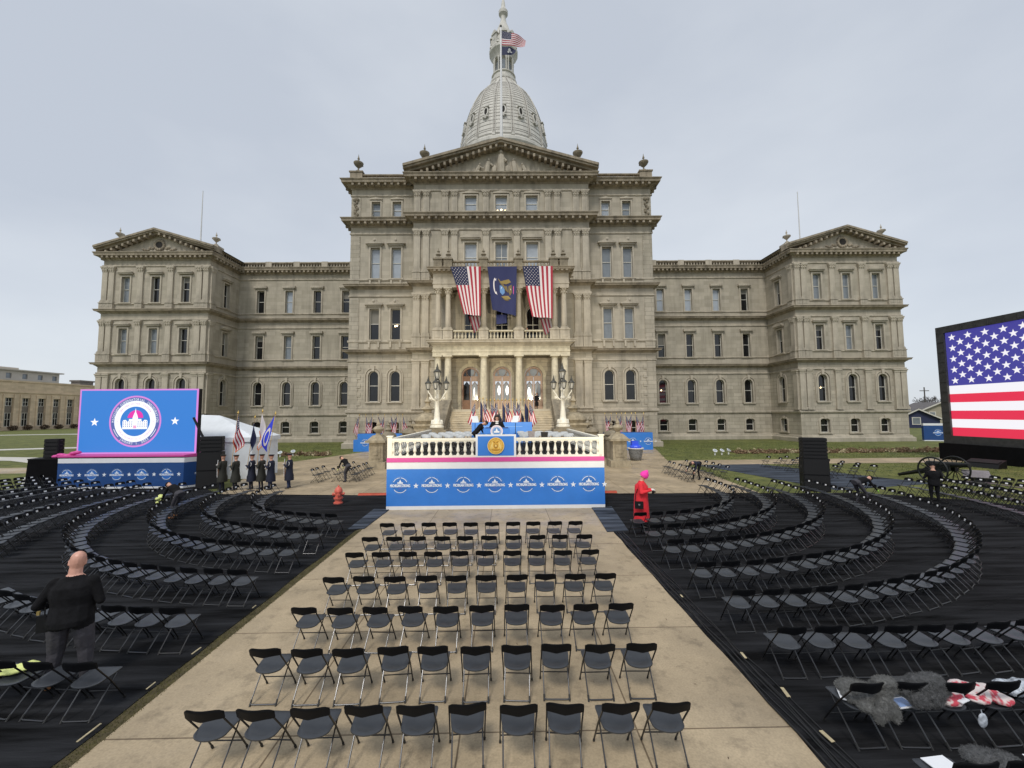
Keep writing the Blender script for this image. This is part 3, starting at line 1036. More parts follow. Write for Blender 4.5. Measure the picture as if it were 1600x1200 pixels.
_pp = {}
def put_pilaster(T, cx, z0, z1, w, dep=0.22, order='cap', ped=0.0):
    key = (round(z1 - z0, 2), w, dep, order, ped)
    if key not in _pp:
        b = MB()
        h = z1 - z0
        a = w / 2
        zb = 0.0
        if ped:
            b.box(-a - .12, a + .12, -dep - .14, .05, 0, ped - .12); b.box(-a - .18, a + .18, -dep - .20, .05, ped - .117, ped)
            b.box(-a + .02, a - .02, -dep - .165, -dep - .12, .25, ped - .3)
            zb = ped
        b.box(-a - .10, a + .10, -dep - .10, .05, zb + .003, zb + .22)
        b.box(-a - .05, a + .05, -dep - .05, .05, zb + .223, zb + .36)
        ch = .75 if order == 'cap' else .42
        b.box(-a, a, -dep, .05, zb + .363, h - ch)
        if order == 'cap':
            b.box(-a - .03, a + .03, -dep - .03, .05, h - ch + .003, h - ch + .10)
            b.frustum(0, -dep / 2 - .02 + .02, h - ch + .103, h - .16, a - .02, dep / 2 + .03, a + .13, dep / 2 + .15)
            for sx in (-1, 0, 1):
                b.ellipsoid((sx * a * .78, -dep - .07, h - ch + .26), (.10, .09, .17), 6, 4)
                b.ellipsoid((sx * (a * .95), -dep - .12, h - .27), (.11, .10, .10), 6, 4)
            b.box(-a - .16, a + .16, -dep - .18, .05, h - .157, h)
        else:
            b.box(-a - .05, a + .05, -dep - .05, .05, h - ch + .003, h - ch + .12)
            b.frustum(0, -dep / 2, h - ch + .123, h - .14, a, dep / 2 + .03, a + .10, dep / 2 + .10)
            b.box(-a - .12, a + .12, -dep - .13, .05, h - .137, h)
        if order == 'cap' and w > .6:      # flutes as shallow sunk lines
            pass
        o = b.build('pilaster', 'stone_trim')
        _pp[key] = o.data
        bpy.data.objects.remove(o)
    o = link('pilaster', _pp[key], CAP)
    o.matrix_local = T @ Matrix.Translation((cx, 0, z0))

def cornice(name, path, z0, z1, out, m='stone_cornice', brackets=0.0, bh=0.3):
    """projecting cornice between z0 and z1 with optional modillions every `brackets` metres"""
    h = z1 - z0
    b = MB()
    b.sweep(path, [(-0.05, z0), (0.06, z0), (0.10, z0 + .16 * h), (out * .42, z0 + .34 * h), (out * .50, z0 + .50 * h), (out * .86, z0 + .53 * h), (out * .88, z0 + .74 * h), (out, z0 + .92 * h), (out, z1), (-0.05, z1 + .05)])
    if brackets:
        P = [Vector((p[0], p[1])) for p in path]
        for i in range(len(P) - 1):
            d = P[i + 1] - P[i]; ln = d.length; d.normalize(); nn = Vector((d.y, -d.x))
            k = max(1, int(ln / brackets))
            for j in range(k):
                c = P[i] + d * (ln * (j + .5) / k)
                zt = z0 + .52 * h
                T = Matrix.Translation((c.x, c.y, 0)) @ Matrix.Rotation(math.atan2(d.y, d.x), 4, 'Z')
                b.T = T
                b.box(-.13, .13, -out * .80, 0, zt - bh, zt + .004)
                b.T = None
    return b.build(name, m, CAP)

def string(path, z0, z1, out, m='stone_trim'):
    b = MB()
    h = z1 - z0
    b.sweep(path, [(-.05, z0), (out * .5, z0), (out, z0 + .35 * h), (out, z1 - .1 * h), (out * .8, z1), (-.05, z1 + .02)])
    return b.build('string_molding', m, CAP)

def balustrade(name, path, z0, z1, m='stone_trim', th=.30, step=.42, pier=4.2, parent=None):
    par = parent or CAP
    b = MB()
    b.sweep(path, [(th / 2, z1 - .18), (th / 2 + .06, z1 - .12), (th / 2 + .06, z1), (-th / 2 - .06, z1), (-th / 2 - .06, z1 - .12), (-th / 2, z1 - .18), (th / 2, z1 - .18)])
    b.sweep(path, [(th / 2, z0), (th / 2, z0 + .16), (-th / 2, z0 + .16), (-th / 2, z0), (th / 2, z0)])
    P = [Vector((p[0], p[1])) for p in path]
    prof = [(.05, z0 + .158), (.10, z0 + .158 + .22 * (z1 - z0 - .34)), (.11, z0 + .158 + .35 * (z1 - z0 - .34)), (.05, z0 + .158 + .68 * (z1 - z0 - .34)), (.055, z0 + .158 + .88 * (z1 - z0 - .34)), (.09, z1 - .178)]
    for i in range(len(P) - 1):
        d = P[i + 1] - P[i]; ln = d.length
        k = max(1, int(ln / step))
        for j in range(k):
            c = P[i] + d * ((j + .5) / k)
            b.lathe(prof, (c.x, c.y, 0), 6, caps=False)
        if pier:
            q = max(1, round(ln / pier))
            for j in range(1, q):
                c = P[i] + d * (j / q)
                b.T = Matrix.Translation((c.x, c.y, 0)) @ Matrix.Rotation(math.atan2(d.y, d.x), 4, 'Z')
                b.box(-.45, .45, -th / 2 - .08, th / 2 + .08, z0 - .002, z1 + .05)
                b.T = None
    return b.build(name, m, par)

def urn(x, y, z, s=1.0, name='urn', m='stone_weathered'):
    b = MB()
    b.box(-.34 * s, .34 * s, -.34 * s, .34 * s, -.30 * s, -.002)
    b.lathe([(r * s, zz * s) for r, zz in ((.30, 0), (.30, .12), (.11, .20), (.08, .46), (.20, .58), (.46, .84), (.60, 1.10), (.60, 1.16), (.34, 1.20), (.20, 1.32), (.10, 1.42), (.08, 1.58), (.15, 1.68), (.05, 2.0), (.01, 2.3))], n=14)
    for k in range(4):
        a = PI / 4 + k * PI / 2
        b.ellipsoid((.56 * s * math.cos(a), .56 * s * math.sin(a), 1.0 * s), (.07 * s, .07 * s, .13 * s), 6, 4)
    o = b.build(name, m, CAP, smooth=True, autosmooth=40)
    o.location = (x, y, z)
    return o

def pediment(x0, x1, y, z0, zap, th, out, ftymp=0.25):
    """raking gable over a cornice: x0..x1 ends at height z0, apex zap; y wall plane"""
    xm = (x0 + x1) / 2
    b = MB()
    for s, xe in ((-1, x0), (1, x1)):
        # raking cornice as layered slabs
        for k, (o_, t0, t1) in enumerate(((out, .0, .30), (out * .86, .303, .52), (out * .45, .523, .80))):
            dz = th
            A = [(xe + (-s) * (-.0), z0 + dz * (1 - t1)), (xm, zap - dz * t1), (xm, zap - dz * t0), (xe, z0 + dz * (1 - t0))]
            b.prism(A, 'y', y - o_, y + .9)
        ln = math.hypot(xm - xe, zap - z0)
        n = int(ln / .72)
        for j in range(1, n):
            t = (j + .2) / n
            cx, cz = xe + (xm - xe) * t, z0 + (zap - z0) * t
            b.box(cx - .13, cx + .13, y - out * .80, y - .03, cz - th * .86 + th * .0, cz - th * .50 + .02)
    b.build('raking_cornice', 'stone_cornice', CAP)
    b = MB()
    zz = zap - th * .6
    b.prism([(x0 + 1.0, z0 - .05), (x1 - 1.0, z0 - .05), (xm, zz)], 'y', y + ftymp, y + .6)
    # inner frame line
    t = b.build('tympanum', 'stone_trim', CAP)
    # gable roof behind
    b = MB()
    b.poly([(x0, y + .88, z0 + th * .9), (xm, y + .88, zap - .02), (xm, y + 14, zap - .02), (x0, y + 14, z0 + th * .9)])
    b.poly([(x1, y + .88, z0 + th * .9), (xm, y + .88, zap - .02), (xm, y + 14, zap - .02), (x1, y + 14, z0 + th * .9)])
    b.build('roof', 'roof_grey', CAP)
    return t

random.seed(11)
CX, CY, FX, FY = 18.3, 48.5, 10.45, 47.3
WX0, WX1, WY, KY = 39.25, 53.5, 54.0, 60.0
def gl(p=(0.62, 0.25)):
    r = random.random()
    return 'glass_dark' if r < p[0] else ('glass_blind' if r < p[0] + p[1] else 'glass_sky')

# --- centre block walls
for s in (-1, 1):
    T = FT(s * 14.4, CY, 0)
    b = MB(); b.T = T
    cols = (s * (15.3 - 14.4), s * (12.75 - 14.4))
    holes = [(c, 1.2, 5.45, 9.1, 0.6) for c in cols] + [(c, 1.15, 1.25, 3.1, .2) for c in cols]
    wall_panel(b, -3.9, 3.9, 0.0, 11.1, holes)
    b.build('wall', 'stone_rustic', CAP)
    b = MB(); b.T = T
    holes = [(c, 1.15, 12.85, 16.6, 0) for c in cols] + [(c, 1.15, 20.3, 24.1, 0) for c in cols] + [(c, 1.05, 27.85, 29.85, 0) for c in cols]
    wall_panel(b, -3.9, 3.9, 11.1, 31.6, holes)
    b.build('wall', 'stone_ashlar', CAP)
    for i, c in enumerate(cols):
        put_window(T, c, 5.45, 1.2, 3.65, 0.6, '', 'glass_dark')
        put_window(T, c, 1.25, 1.15, 1.85, 0.2, '', 'glass_dark')
        put_window(T, c, 12.85, 1.15, 3.75, 0, 'crest', 'glass_blind' if s > 0 else 'glass_dark', lit=((.1, 1.75), (-.12, 1.7)) if (s < 0 and i == 1) else None)
        put_window(T, c, 20.3, 1.15, 3.8, 0, 'crest', 'glass_sky' if s < 0 else 'glass_blind')
        put_window(T, c, 27.85, 1.05, 2.0, 0, 'small', 'glass_sky' if i else 'glass_blind')
    # quoin strips at the outer corner
    def quoins(z0, z1, wa, wb, st):
        e_ = s * 3.9
        pts = [(e_, z0)]
        z, k = z0, 0
        while z < z1 - .01:
            ww = (wa if k % 2 else wb)
            zt_ = min(z + st, z1)
            pts += [(e_ - s * ww, z), (e_ - s * ww, zt_ - .05), (e_ - s * (ww - .10), zt_ - .05), (e_ - s * (ww - .10), zt_)]
            z += st; k += 1
        pts.append((e_, z1))
        bb = MB(); bb.T = T
        bb.prism(pts, 'y', -.07, .02)
        bb.build('quoin_trim', 'stone_rustic', CAP)
    quoins(.9, 4.0, 1.5, 1.15, .52); quoins(4.5, 10.1, 1.5, 1.15, .52); quoins(11.7, 17.9, 1.15, 1.15, .58); quoins(19.55, 25.6, 1.15, 1.15, .58); quoins(27.7, 30.4, 1.15, 1.15, 2.7)
    # carved corner panel on the top storey
    b = MB(); b.T = T
    xc = s * 3.32
    for k in range(9):
        z = 28.0 + k * .25
        b.ellipsoid((xc + .16 * math.sin(k * 1.9), -.12, z), (.24 - .012 * k, .12, .2), 7, 4)
    b.ellipsoid((xc, -.14, 30.1), (.42, .16, .22), 8, 4)
    b.build('relief_carving', 'stone_weathered', CAP)
b = MB()
T0 = FT(0, FY, 0)
b.T = T0
wall_panel(b, -FX, FX, 0.0, 11.1, [(c, 2.1, 4.46, 9.4, 1.05) for c in (-3.65, 0, 3.65)])
b.build('wall', 'stone_rustic', CAP)
b = MB(); b.T = T0
holes = [(c, 1.5, 12.0, 16.5, .75) for c in (-3.65, 0, 3.65)] + [(c, 1.45, 20.6, 24.2, 0) for c in (-3.65, 0, 3.65)] + [(c, 1.42, 28.05, 29.95, 0) for c in (-3.65, 0, 3.65)]
wall_panel(b, -FX, FX, 11.1, 32.3, holes)
b.build('wall', 'stone_ashlar', CAP)
for i, c in enumerate((-3.65, 0, 3.65)):
    put_window(T0, c, 12.0, 1.5, 4.5, .75, '', 'glass_dark', 'cross')
    put_window(T0, c, 20.6, 1.45, 3.6, 0, 'segment', 'glass_sky' if i != 1 else 'glass_blind', 'cross' if i == 1 else '')
    put_window(T0, c, 28.05, 1.42, 1.9, 0, 'small', 'glass_sky', '', lit=((-.45, .22), (0, .32), (.45, .22)) if i == 1 else None)
for x in (-9.95, -8.9, -6.65, -5.55, -1.82, 1.82, 5.55, 6.65, 8.9, 9.95):
    put_pilaster(T0, x, 27.6, 30.5, .68, .2, 'cap')
    put_pilaster(T0, x, 19.5, 25.7, .72, .24, 'cap', 1.15)
    if abs(x) > 7:
        put_pilaster(T0, x, 11.65, 18.0, .75, .26, 'cap', 1.35)
        put_pilaster(T0, x, 4.5, 10.2, .85, .28, 'dor')
# returns, sides, back
b = MB()
for s in (-1, 1):
    b.poly([(s * FX, FY, 0), (s * FX, CY, 0), (s * FX, CY, 32.3), (s * FX, FY, 32.3)])
    b.poly([(s * CX, CY, 0), (s * CX, 110, 0), (s * CX, 110, 32.3), (s * CX, CY, 32.3)])
    b.poly([(s * WX1, WY, 0), (s * WX1, 96, 0), (s * WX1, 96, 25.7), (s * WX1, WY, 25.7)])
    b.poly([(s * WX0, KY, 25.0), (s * WX0, 96, 25.0), (s * WX0, 96, 25.7), (s * WX0, KY, 25.7)])
b.build('wall', 'stone_ashlar', CAP)
b = MB()
b.poly([(-CX, CY, 32.35), (CX, CY, 32.35), (CX, 110, 32.35), (-CX, 110, 32.35)])
for s in (-1, 1):
    b.poly([(s * CX, KY, 25.72), (s * WX0, KY, 25.72), (s * WX0, 92, 25.72), (s * CX, 92, 25.72)])
    b.poly([(s * WX0, WY, 25.74), (s * WX1, WY, 25.74), (s * WX1, 96, 25.74), (s * WX0, 96, 25.74)])
b.build('roof', 'roof_grey', CAP)

cpath = [(-CX, 70), (-CX, CY), (-FX, CY), (-FX, FY), (FX, FY), (FX, CY), (CX, CY), (CX, 70)]
string(cpath, 4.05, 4.45, .22)
for (za, zb, zc, out, br) in ((10.15, 11.1, 11.6, .65, 0), (18.0, 18.95, 19.5, .65, 0), (25.7, 26.65, 27.55, 1.0, .78), (30.5, 31.4, 32.35, 1.1, .78)):
    string(cpath, za, za + .22, .12)
    cornice('cornice_molding', cpath, zb, zc, out, brackets=br)
string(cpath, 12.45, 12.75, .14)
string(cpath, 20.0, 20.25, .14)
b = MB(); b.sweep(cpath, [(-.05, 0), (.45, 0), (.45, .55), (.38, .62), (.25, .66), (.22, .85), (-.05, .9)])
b.build('plinth', 'stone_ashlar', CAP)
for s in (-1, 1):
    p = [(-CX + .2, 66), (-CX + .2, CY + .1), (-FX - .6, CY + .1)] if s < 0 else [(FX + .6, CY + .1), (CX - .2, CY + .1), (CX - .2, 66)]
    balustrade('balustrade', p, 32.42, 33.35, 'stone_cornice', .32, .5, 0)
    pw = [(-CX + .65, 66), (-CX + .65, CY + .55), (-FX - .6, CY + .55)] if s < 0 else [(FX + .6, CY + .55), (CX - .65, CY + .55), (CX - .65, 66)]
    b = MB(); b.sweep(pw, [(0, 32.4), (0, 33.3), (-.2, 33.3), (-.2, 32.4)]); b.build('added_parapet_backing', 'stone_weathered', CAP)  # added dark panel, stands in for the roof so no sky shows between balusters
    b = MB(); b.box(-.75, .75, -.75, .75, 0, 1.15); b.box(-.85, .85, -.85, .85, 1.152, 1.30)
    b.build('parapet_pier', 'stone_cornice', CAP, loc=(s * (CX - .55), CY + .5, 32.4))
    urn(s * (CX - .55), CY + .5, 34.0, 1.0)
    b = MB(); b.box(-1.3, 1.3, -.7, .7, 0, 2.3); b.box(-1.42, 1.42, -.82, .82, 2.302, 2.5)
    b.build('parapet_pier', 'stone_cornice', CAP, loc=(s * (FX - .9), CY + .6, 32.4))
    urn(s * (FX - .9), CY + .5, 35.2, 1.05)
tp = pediment(-FX - 1.1, FX + 1.1, FY, 32.37, 36.6, 1.0, 1.1)
# tympanum sculpture: standing figure between seated groups
b = MB()
def fig(cx, zb, h, lean=0.0):
    b.tube([(cx, FY + .12, zb), (cx + lean * .3, FY + .05, zb + h * .45), (cx + lean * .6, FY + .05, zb + h * .78)], [h * .16, h * .15, h * .13], 8)
    b.ellipsoid((cx + lean * .7, FY + .02, zb + h * .9), (h * .08, h * .08, h * .10), 8, 5)
    b.tube([(cx + lean * .55, FY + .02, zb + h * .74), (cx + lean * .9 + h * .2, FY - .02, zb + h * .55)], [h * .06, h * .05], 6)
fig(0, 32.45, 3.25)
for s in (-1, 1):
    fig(s * 1.75, 32.5, 2.15, -s * .4); fig(s * 3.1, 32.45, 1.6, -s * .8)
    b.tube([(s * 1.2, FY + .1, 32.6), (s * 2.6, FY + .05, 32.75), (s * 3.0, FY + .05, 33.2)], [.3, .28, .18], 7)
    for k in range(9):
        b.ellipsoid((s * (3.6 + .38 * k), FY + .15, 32.62 + .22 * abs(math.sin(k * 1.7)) * (1 - k / 11)), (.34, .18, .34 - .02 * k), 7, 4)
    b.ellipsoid((s * .8, FY + .1, 33.3), (.32, .16, .55), 8, 5)
b.build('relief_sculpture', 'stone_trim', tp)

# --- porch
b = MB()
b.box(-7.75, 7.75, 42.9, FY - .002, 0.0, 4.44)
b.build('porch_base', 'stone_ashlar', CAP)
PX = (-6.84, -5.75, -1.9, 1.9, 5.75, 6.84)
def column(x, y, z0, z1, r, order, ped=0):
    b = MB()
    h = z1 - z0
    zb = 0
    if ped:
        b.box(-r - .22, r + .22, -r - .22, r + .22, 0, ped - .14); b.box(-r - .28, r + .28, -r - .28, r + .28, ped - .138, ped)
        b.box(-r - .02, r + .02, -r - .25, -r - .20, .28, ped - .3)
        zb = ped
    b.box(-r - .14, r + .14, -r - .14, r + .14, zb + .002, zb + .16)
    ch = .72 if order == 'cor' else .30
    b.lathe([(r + .13, zb + .162), (r + .13, zb + .24), (r + .04, zb + .30), (r + .07, zb + .38), (r, zb + .42), (r * 1.0, zb + (h - zb) * .4), (r * .86, h - ch), (r * .92, h - ch + .02), (r * .92, h - ch + .07), (r * .86, h - ch + .09)], n=20)
    if order == 'cor':
        b.lathe([(r * .86, h - ch + .092), (r * .95, h - ch + .3), (r * 1.3, h - .12)], n=12)
        for k in range(8):
            a = k * PI / 4
            b.ellipsoid((r * 1.05 * math.cos(a), r * 1.05 * math.sin(a), h - ch + .24), (.09, .09, .15), 6, 4)
            b.ellipsoid((r * 1.32 * math.cos(a + .39), r * 1.32 * math.sin(a + .39), h - .24), (.09, .09, .10), 6, 4)
        b.box(-r - .16, r + .16, -r - .16, r + .16, h - .118, h)
    else:
        b.lathe([(r * .86, h - ch + .092), (r * 1.12, h - .14)], n=20)
        b.box(-r - .10, r + .10, -r - .10, r + .10, h - .138, h)
    o = b.build('column', 'stone_pale' if order != 'cor' else 'stone_trim', CAP, smooth=True, autosmooth=35)
    o.location = (x, y, z0)
for x in PX:
    column(x, 43.9, 4.45, 10.22, .40, 'dor')
    column(x, 43.9, 11.86, 17.62, .30, 'cor', 1.2)
for s in (-1, 1):
    for xx in (6.3,):
        put_pilaster(T0, s * xx, 4.46, 10.2, .8, .3, 'dor')
        put_pilaster(T0, s * xx, 11.9, 17.6, .7, .3, 'cap', 1.2)
    for xx in (1.9,):
        put_pilaster(T0, s * xx, 4.46, 10.2, .7, .2, 'dor')
ppath = [(-7.35, FY), (-7.35, 43.45), (7.35, 43.45), (7.35, FY)]
for (z0, z1, zc, mm) in ((10.225, 11.2, 11.85, 'stone_pale'), (17.625, 19.15, 19.72, 'stone_trim')):
    b = MB()
    b.box(-7.35, 7.35, 43.45, 44.4, z0, z1)
    b.box(-7.35, -6.3, 44.402, FY - .003, z0, z1); b.box(6.3, 7.35, 44.402, FY - .003, z0, z1)
    b.box(-6.298, 6.298, 44.403, FY - .004, z1 - .3, z1 - .01)
    b.sweep(ppath, [(-.02, z0 + .35), (.05, z0 + .36), (.05, z0 + .5), (-.02, z0 + .52)])
    b.build('entablature', mm, CAP)
    cornice('cornice_molding', ppath, z1 + .003, zc, .62, 'stone_trim' if z0 < 12 else 'stone_cornice', .5 if z0 > 12 else 0, .16)
    b = MB(); b.box(-7.3, 7.3, 43.5, FY - .005, z1 + .01, zc - .02); b.build('porch_slab', 'stone_trim', CAP)
for xa, xb in zip(PX[:-1], PX[1:]):
    if xb - xa > 2:
        balustrade('balustrade', [(xa + .58, 43.75), (xb - .58, 43.75)], 11.87, 12.95, 'stone_pale', .26, .36, 0)
    balustrade('balustrade', [(xa + .46, 43.75), (xb - .46, 43.75)], 19.74, 20.62, 'stone_cornice', .26, .36, 0)
for x in PX:
    b = MB()
    b.box(-.45, .45, -.45, .45, 0, .98); b.box(-.54, .54, -.54, .54, .982, 1.10)
    b.lathe([(.52, 1.102), (.46, 1.25), (.28, 1.40), (.16, 1.44), (.16, 1.52), (.30, 1.62), (.26, 1.72), (.12, 1.80), (.10, 1.92), (.17, 2.0), (.05, 2.22), (.01, 2.42)], n=12)
    o = b.build('parapet_finial', 'stone_weathered', CAP, smooth=True, autosmooth=40)
    o.location = (x, 43.85, 19.73)
# doors
for i, c in enumerate((-3.65, 0, 3.65)):
    b = MB()
    po = arch_outline(1.03, 4.47, 9.37, 1.03, 14)
    pi_ = arch_outline(.93, 4.47, 9.25, .93, 14)
    band_between(b, po, pi_, FY + .18, FY + .34)
    sur = b.build('door_frame', 'door_wood_pale', CAP); sur.location = (c, 0, 0)
    b = MB()
    ow = arch_outline(1.42, 4.47, 9.78, 1.42, 14); iw = arch_outline(1.06, 4.47, 9.42, 1.06, 14)
    band_between(b, ow, iw, FY - .12, FY + .02)
    b.prism([(-.2, 9.4), (.2, 9.4), (.28, 10.15), (-.28, 10.15)], 'y', FY - .22, FY)
    o = b.build('door_surround', 'stone_pale', CAP); o.location = (c, 0, 0)
    for s in (-1, 1):
        dark = (i == 0 and s < 0)
        b = MB()
        x0, x1 = (s * .02, s * .92) if s > 0 else (-.92, -.02)
        xm = (x0 + x1) / 2
        b.box(x0, x0 + .12, FY + .20, FY + .30, 4.48, 8.2); b.box(x1 - .12, x1, FY + .20, FY + .30, 4.48, 8.2)
        b.box(x0 + .122, x1 - .122, FY + .20, FY + .30, 4.48, 5.55)
        b.box(x0 + .122, x1 - .122, FY + .20, FY + .30, 7.72, 8.2)
        b.box(x0 + .26, x1 - .26, FY + .17, FY + .199, 4.7, 5.35)
        b.tube([(s * .9 * math.cos(t_), FY + .25, 8.25 + .95 * math.sin(t_)) for t_ in [PI / 2 * q / 6 for q in range(7)]], .05, 5)
        b.tube([(s * .45, FY + .25, 8.3), (s * .45, FY + .25, 9.0)], .035, 5); b.tube([(s * .2, FY + .25, 8.3), (s * .62, FY + .25, 8.85)], .03, 5)
        for k in range(7):      # tracery ring in the fan above
            a = PI * k / 6
            b.ellipsoid((xm + .2 * math.cos(a * 2), FY + .24, 8.0 + .2 * math.sin(a * 2)), (.07, .03, .07), 6, 3)
        b.prism([(x0, 8.2), (x1, 8.2), (x1, 8.32), (x0, 8.32)], 'y', FY + .19, FY + .31)
        lf = b.build('door_leaf', 'door_wood' if dark else 'door_wood_pale', sur)
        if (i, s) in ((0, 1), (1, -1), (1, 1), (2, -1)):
            g = MB(); g.ellipsoid((xm + (.1 if i == 1 else -.05), FY + .262, 6.45 + .2 * (i == 1)), (.16 if (i, s) != (0, 1) else .07, .008, .55), 10, 6); g.build('lamp_or_glare', 'painted_glare', lf)  # glowing patch painted as floodlight glare on the pane, no lamp here
        b = MB()
        b.poly([(x0 + .12, FY + .27, 5.55), (x1 - .12, FY + .27, 5.55), (x1 - .12, FY + .27, 7.3), (xm, FY + .27, 7.72), (x0 + .12, FY + .27, 7.3)])
        b.poly([(x, FY + .33, z) for x, z in arch_outline(.93, 8.2, 9.26, .93, 10) if (x * s >= 0)] + [(0, FY + .33, 8.2)])
        b.build('door_pane', 'glass_dark' if dark else 'glass_sky', lf)
        if not dark:
            b = MB()
            for q in range(6):
                z = 8.28
            b.tube([(xm, FY + .25, 5.6), (xm, FY + .25, 7.6)], .018, 5)
            b.tube([(x0 + .1, FY + .25, 7.2), (xm, FY + .25, 7.66), (x1 - .1, FY + .25, 7.2)], .03, 5)
            b.build('glazing_bar', 'door_wood_pale', lf)
# front steps with cheek walls
b = MB()
nst = 20
for k in range(nst):
    z = 4.44 - k * 4.44 / nst
    y = 42.9 - k * .42
    rz_ = 4.44 / nst
    b.box(-5.2, 5.2, y - .42, y + .05, max(0.0, z - .6), z - rz_ - .05)
    b.box(-5.2, 5.2, y - .49, y - .001, z - rz_ - .048, z - rz_)
b.build('steps', 'stone_step', CAP)
for s in (-1, 1):
    b = MB()
    b.prism([(42.9, 0), (42.9, 5.2), (42.1, 5.2), (37.6, 2.6), (37.6, 0)], 'x', s * 5.21, s * 6.15)
    b.prism([(42.9, 5.203), (42.9, 5.42), (42.0, 5.42), (37.5, 2.82), (37.5, 2.6), (42.1, 5.203)], 'x', s * 5.15, s * 6.25)
    b.build('cheek_wall', 'stone_weathered', CAP)
    b = MB()
    b.box(s * 5.6 - .80, s * 5.6 + .80, 35.7, 37.4, 0, 2.35); b.box(s * 5.6 - .95, s * 5.6 + .95, 35.55, 37.48, 2.352, 2.62)
    b.box(s * 5.6 - .72, s * 5.6 + .72, 35.85, 37.3, 2.622, 2.80)
    b.build('lamp_pedestal', 'stone_weathered', CAP)
    # domed urn piers
    for (ux, uy, sc, zb_, mm) in ((6.85, 38.6, 1.0, 3.1, 'stone_mossy'), (8.3, 38.0, .62, 2.1, 'stone_weathered'), (9.9, 36.6, .55, 1.9, 'stone_weathered')):
        b = MB()
        b.box(-1.05 * sc, 1.05 * sc, -1.05 * sc, 1.05 * sc, 0, zb_ - .22); b.box(-1.25 * sc, 1.25 * sc, -1.25 * sc, 1.25 * sc, zb_ - .218, zb_)
        b.lathe([(r * sc, zb_ + .002 + z * sc) for r, z in ((1.1, 0), (1.3, .28), (1.22, .5), (.82, .85), (.42, 1.0), (.36, 1.2), (.66, 1.34), (.52, 1.48), (.26, 1.66), (.2, 1.9), (.36, 2.05), (.2, 2.2), (.1, 2.45), (.02, 2.8))], n=18)
        o = b.build('urn_pier', mm, CAP, smooth=True, autosmooth=40)
        o.location = (s * ux, uy, 0)
    # square front pier with a ball finial
    b = MB()
    b.box(-.74, .74, -.74, .74, 0, .5); b.box(-.52, .52, -.52, .52, .502, 1.92); b.box(-.34, .34, -.56, -.52, .75, 1.65); b.box(-.16, .16, -.60, -.563, 1.0, 1.4)
    b.box(-.74, .74, -.74, .74, 1.922, 2.08)
    b.frustum(0, 0, 2.082, 2.45, .66, .66, .30, .30)
    b.lathe([(.22, 2.452), (.16, 2.6), (.34, 2.75), (.40, 2.9), (.30, 3.05), (.12, 3.15), (.16, 3.25), (.05, 3.5), (.01, 3.65)], n=14)
    o = b.build('pier', 'stone_mossy', CAP, smooth=True, autosmooth=40); o.location = (s * 9.0, 31.0, 0)
    for k, pth_ in enumerate(([(s * 9.1, 31.8), (s * 9.8, 34.0), (s * 9.95, 35.9)], [(s * 9.3, 37.0), (s * 8.3, 37.3)])):
        balustrade('balustrade', pth_ if s > 0 else pth_[::-1], .15, 1.5, 'stone_pale', .3, .4, 0)

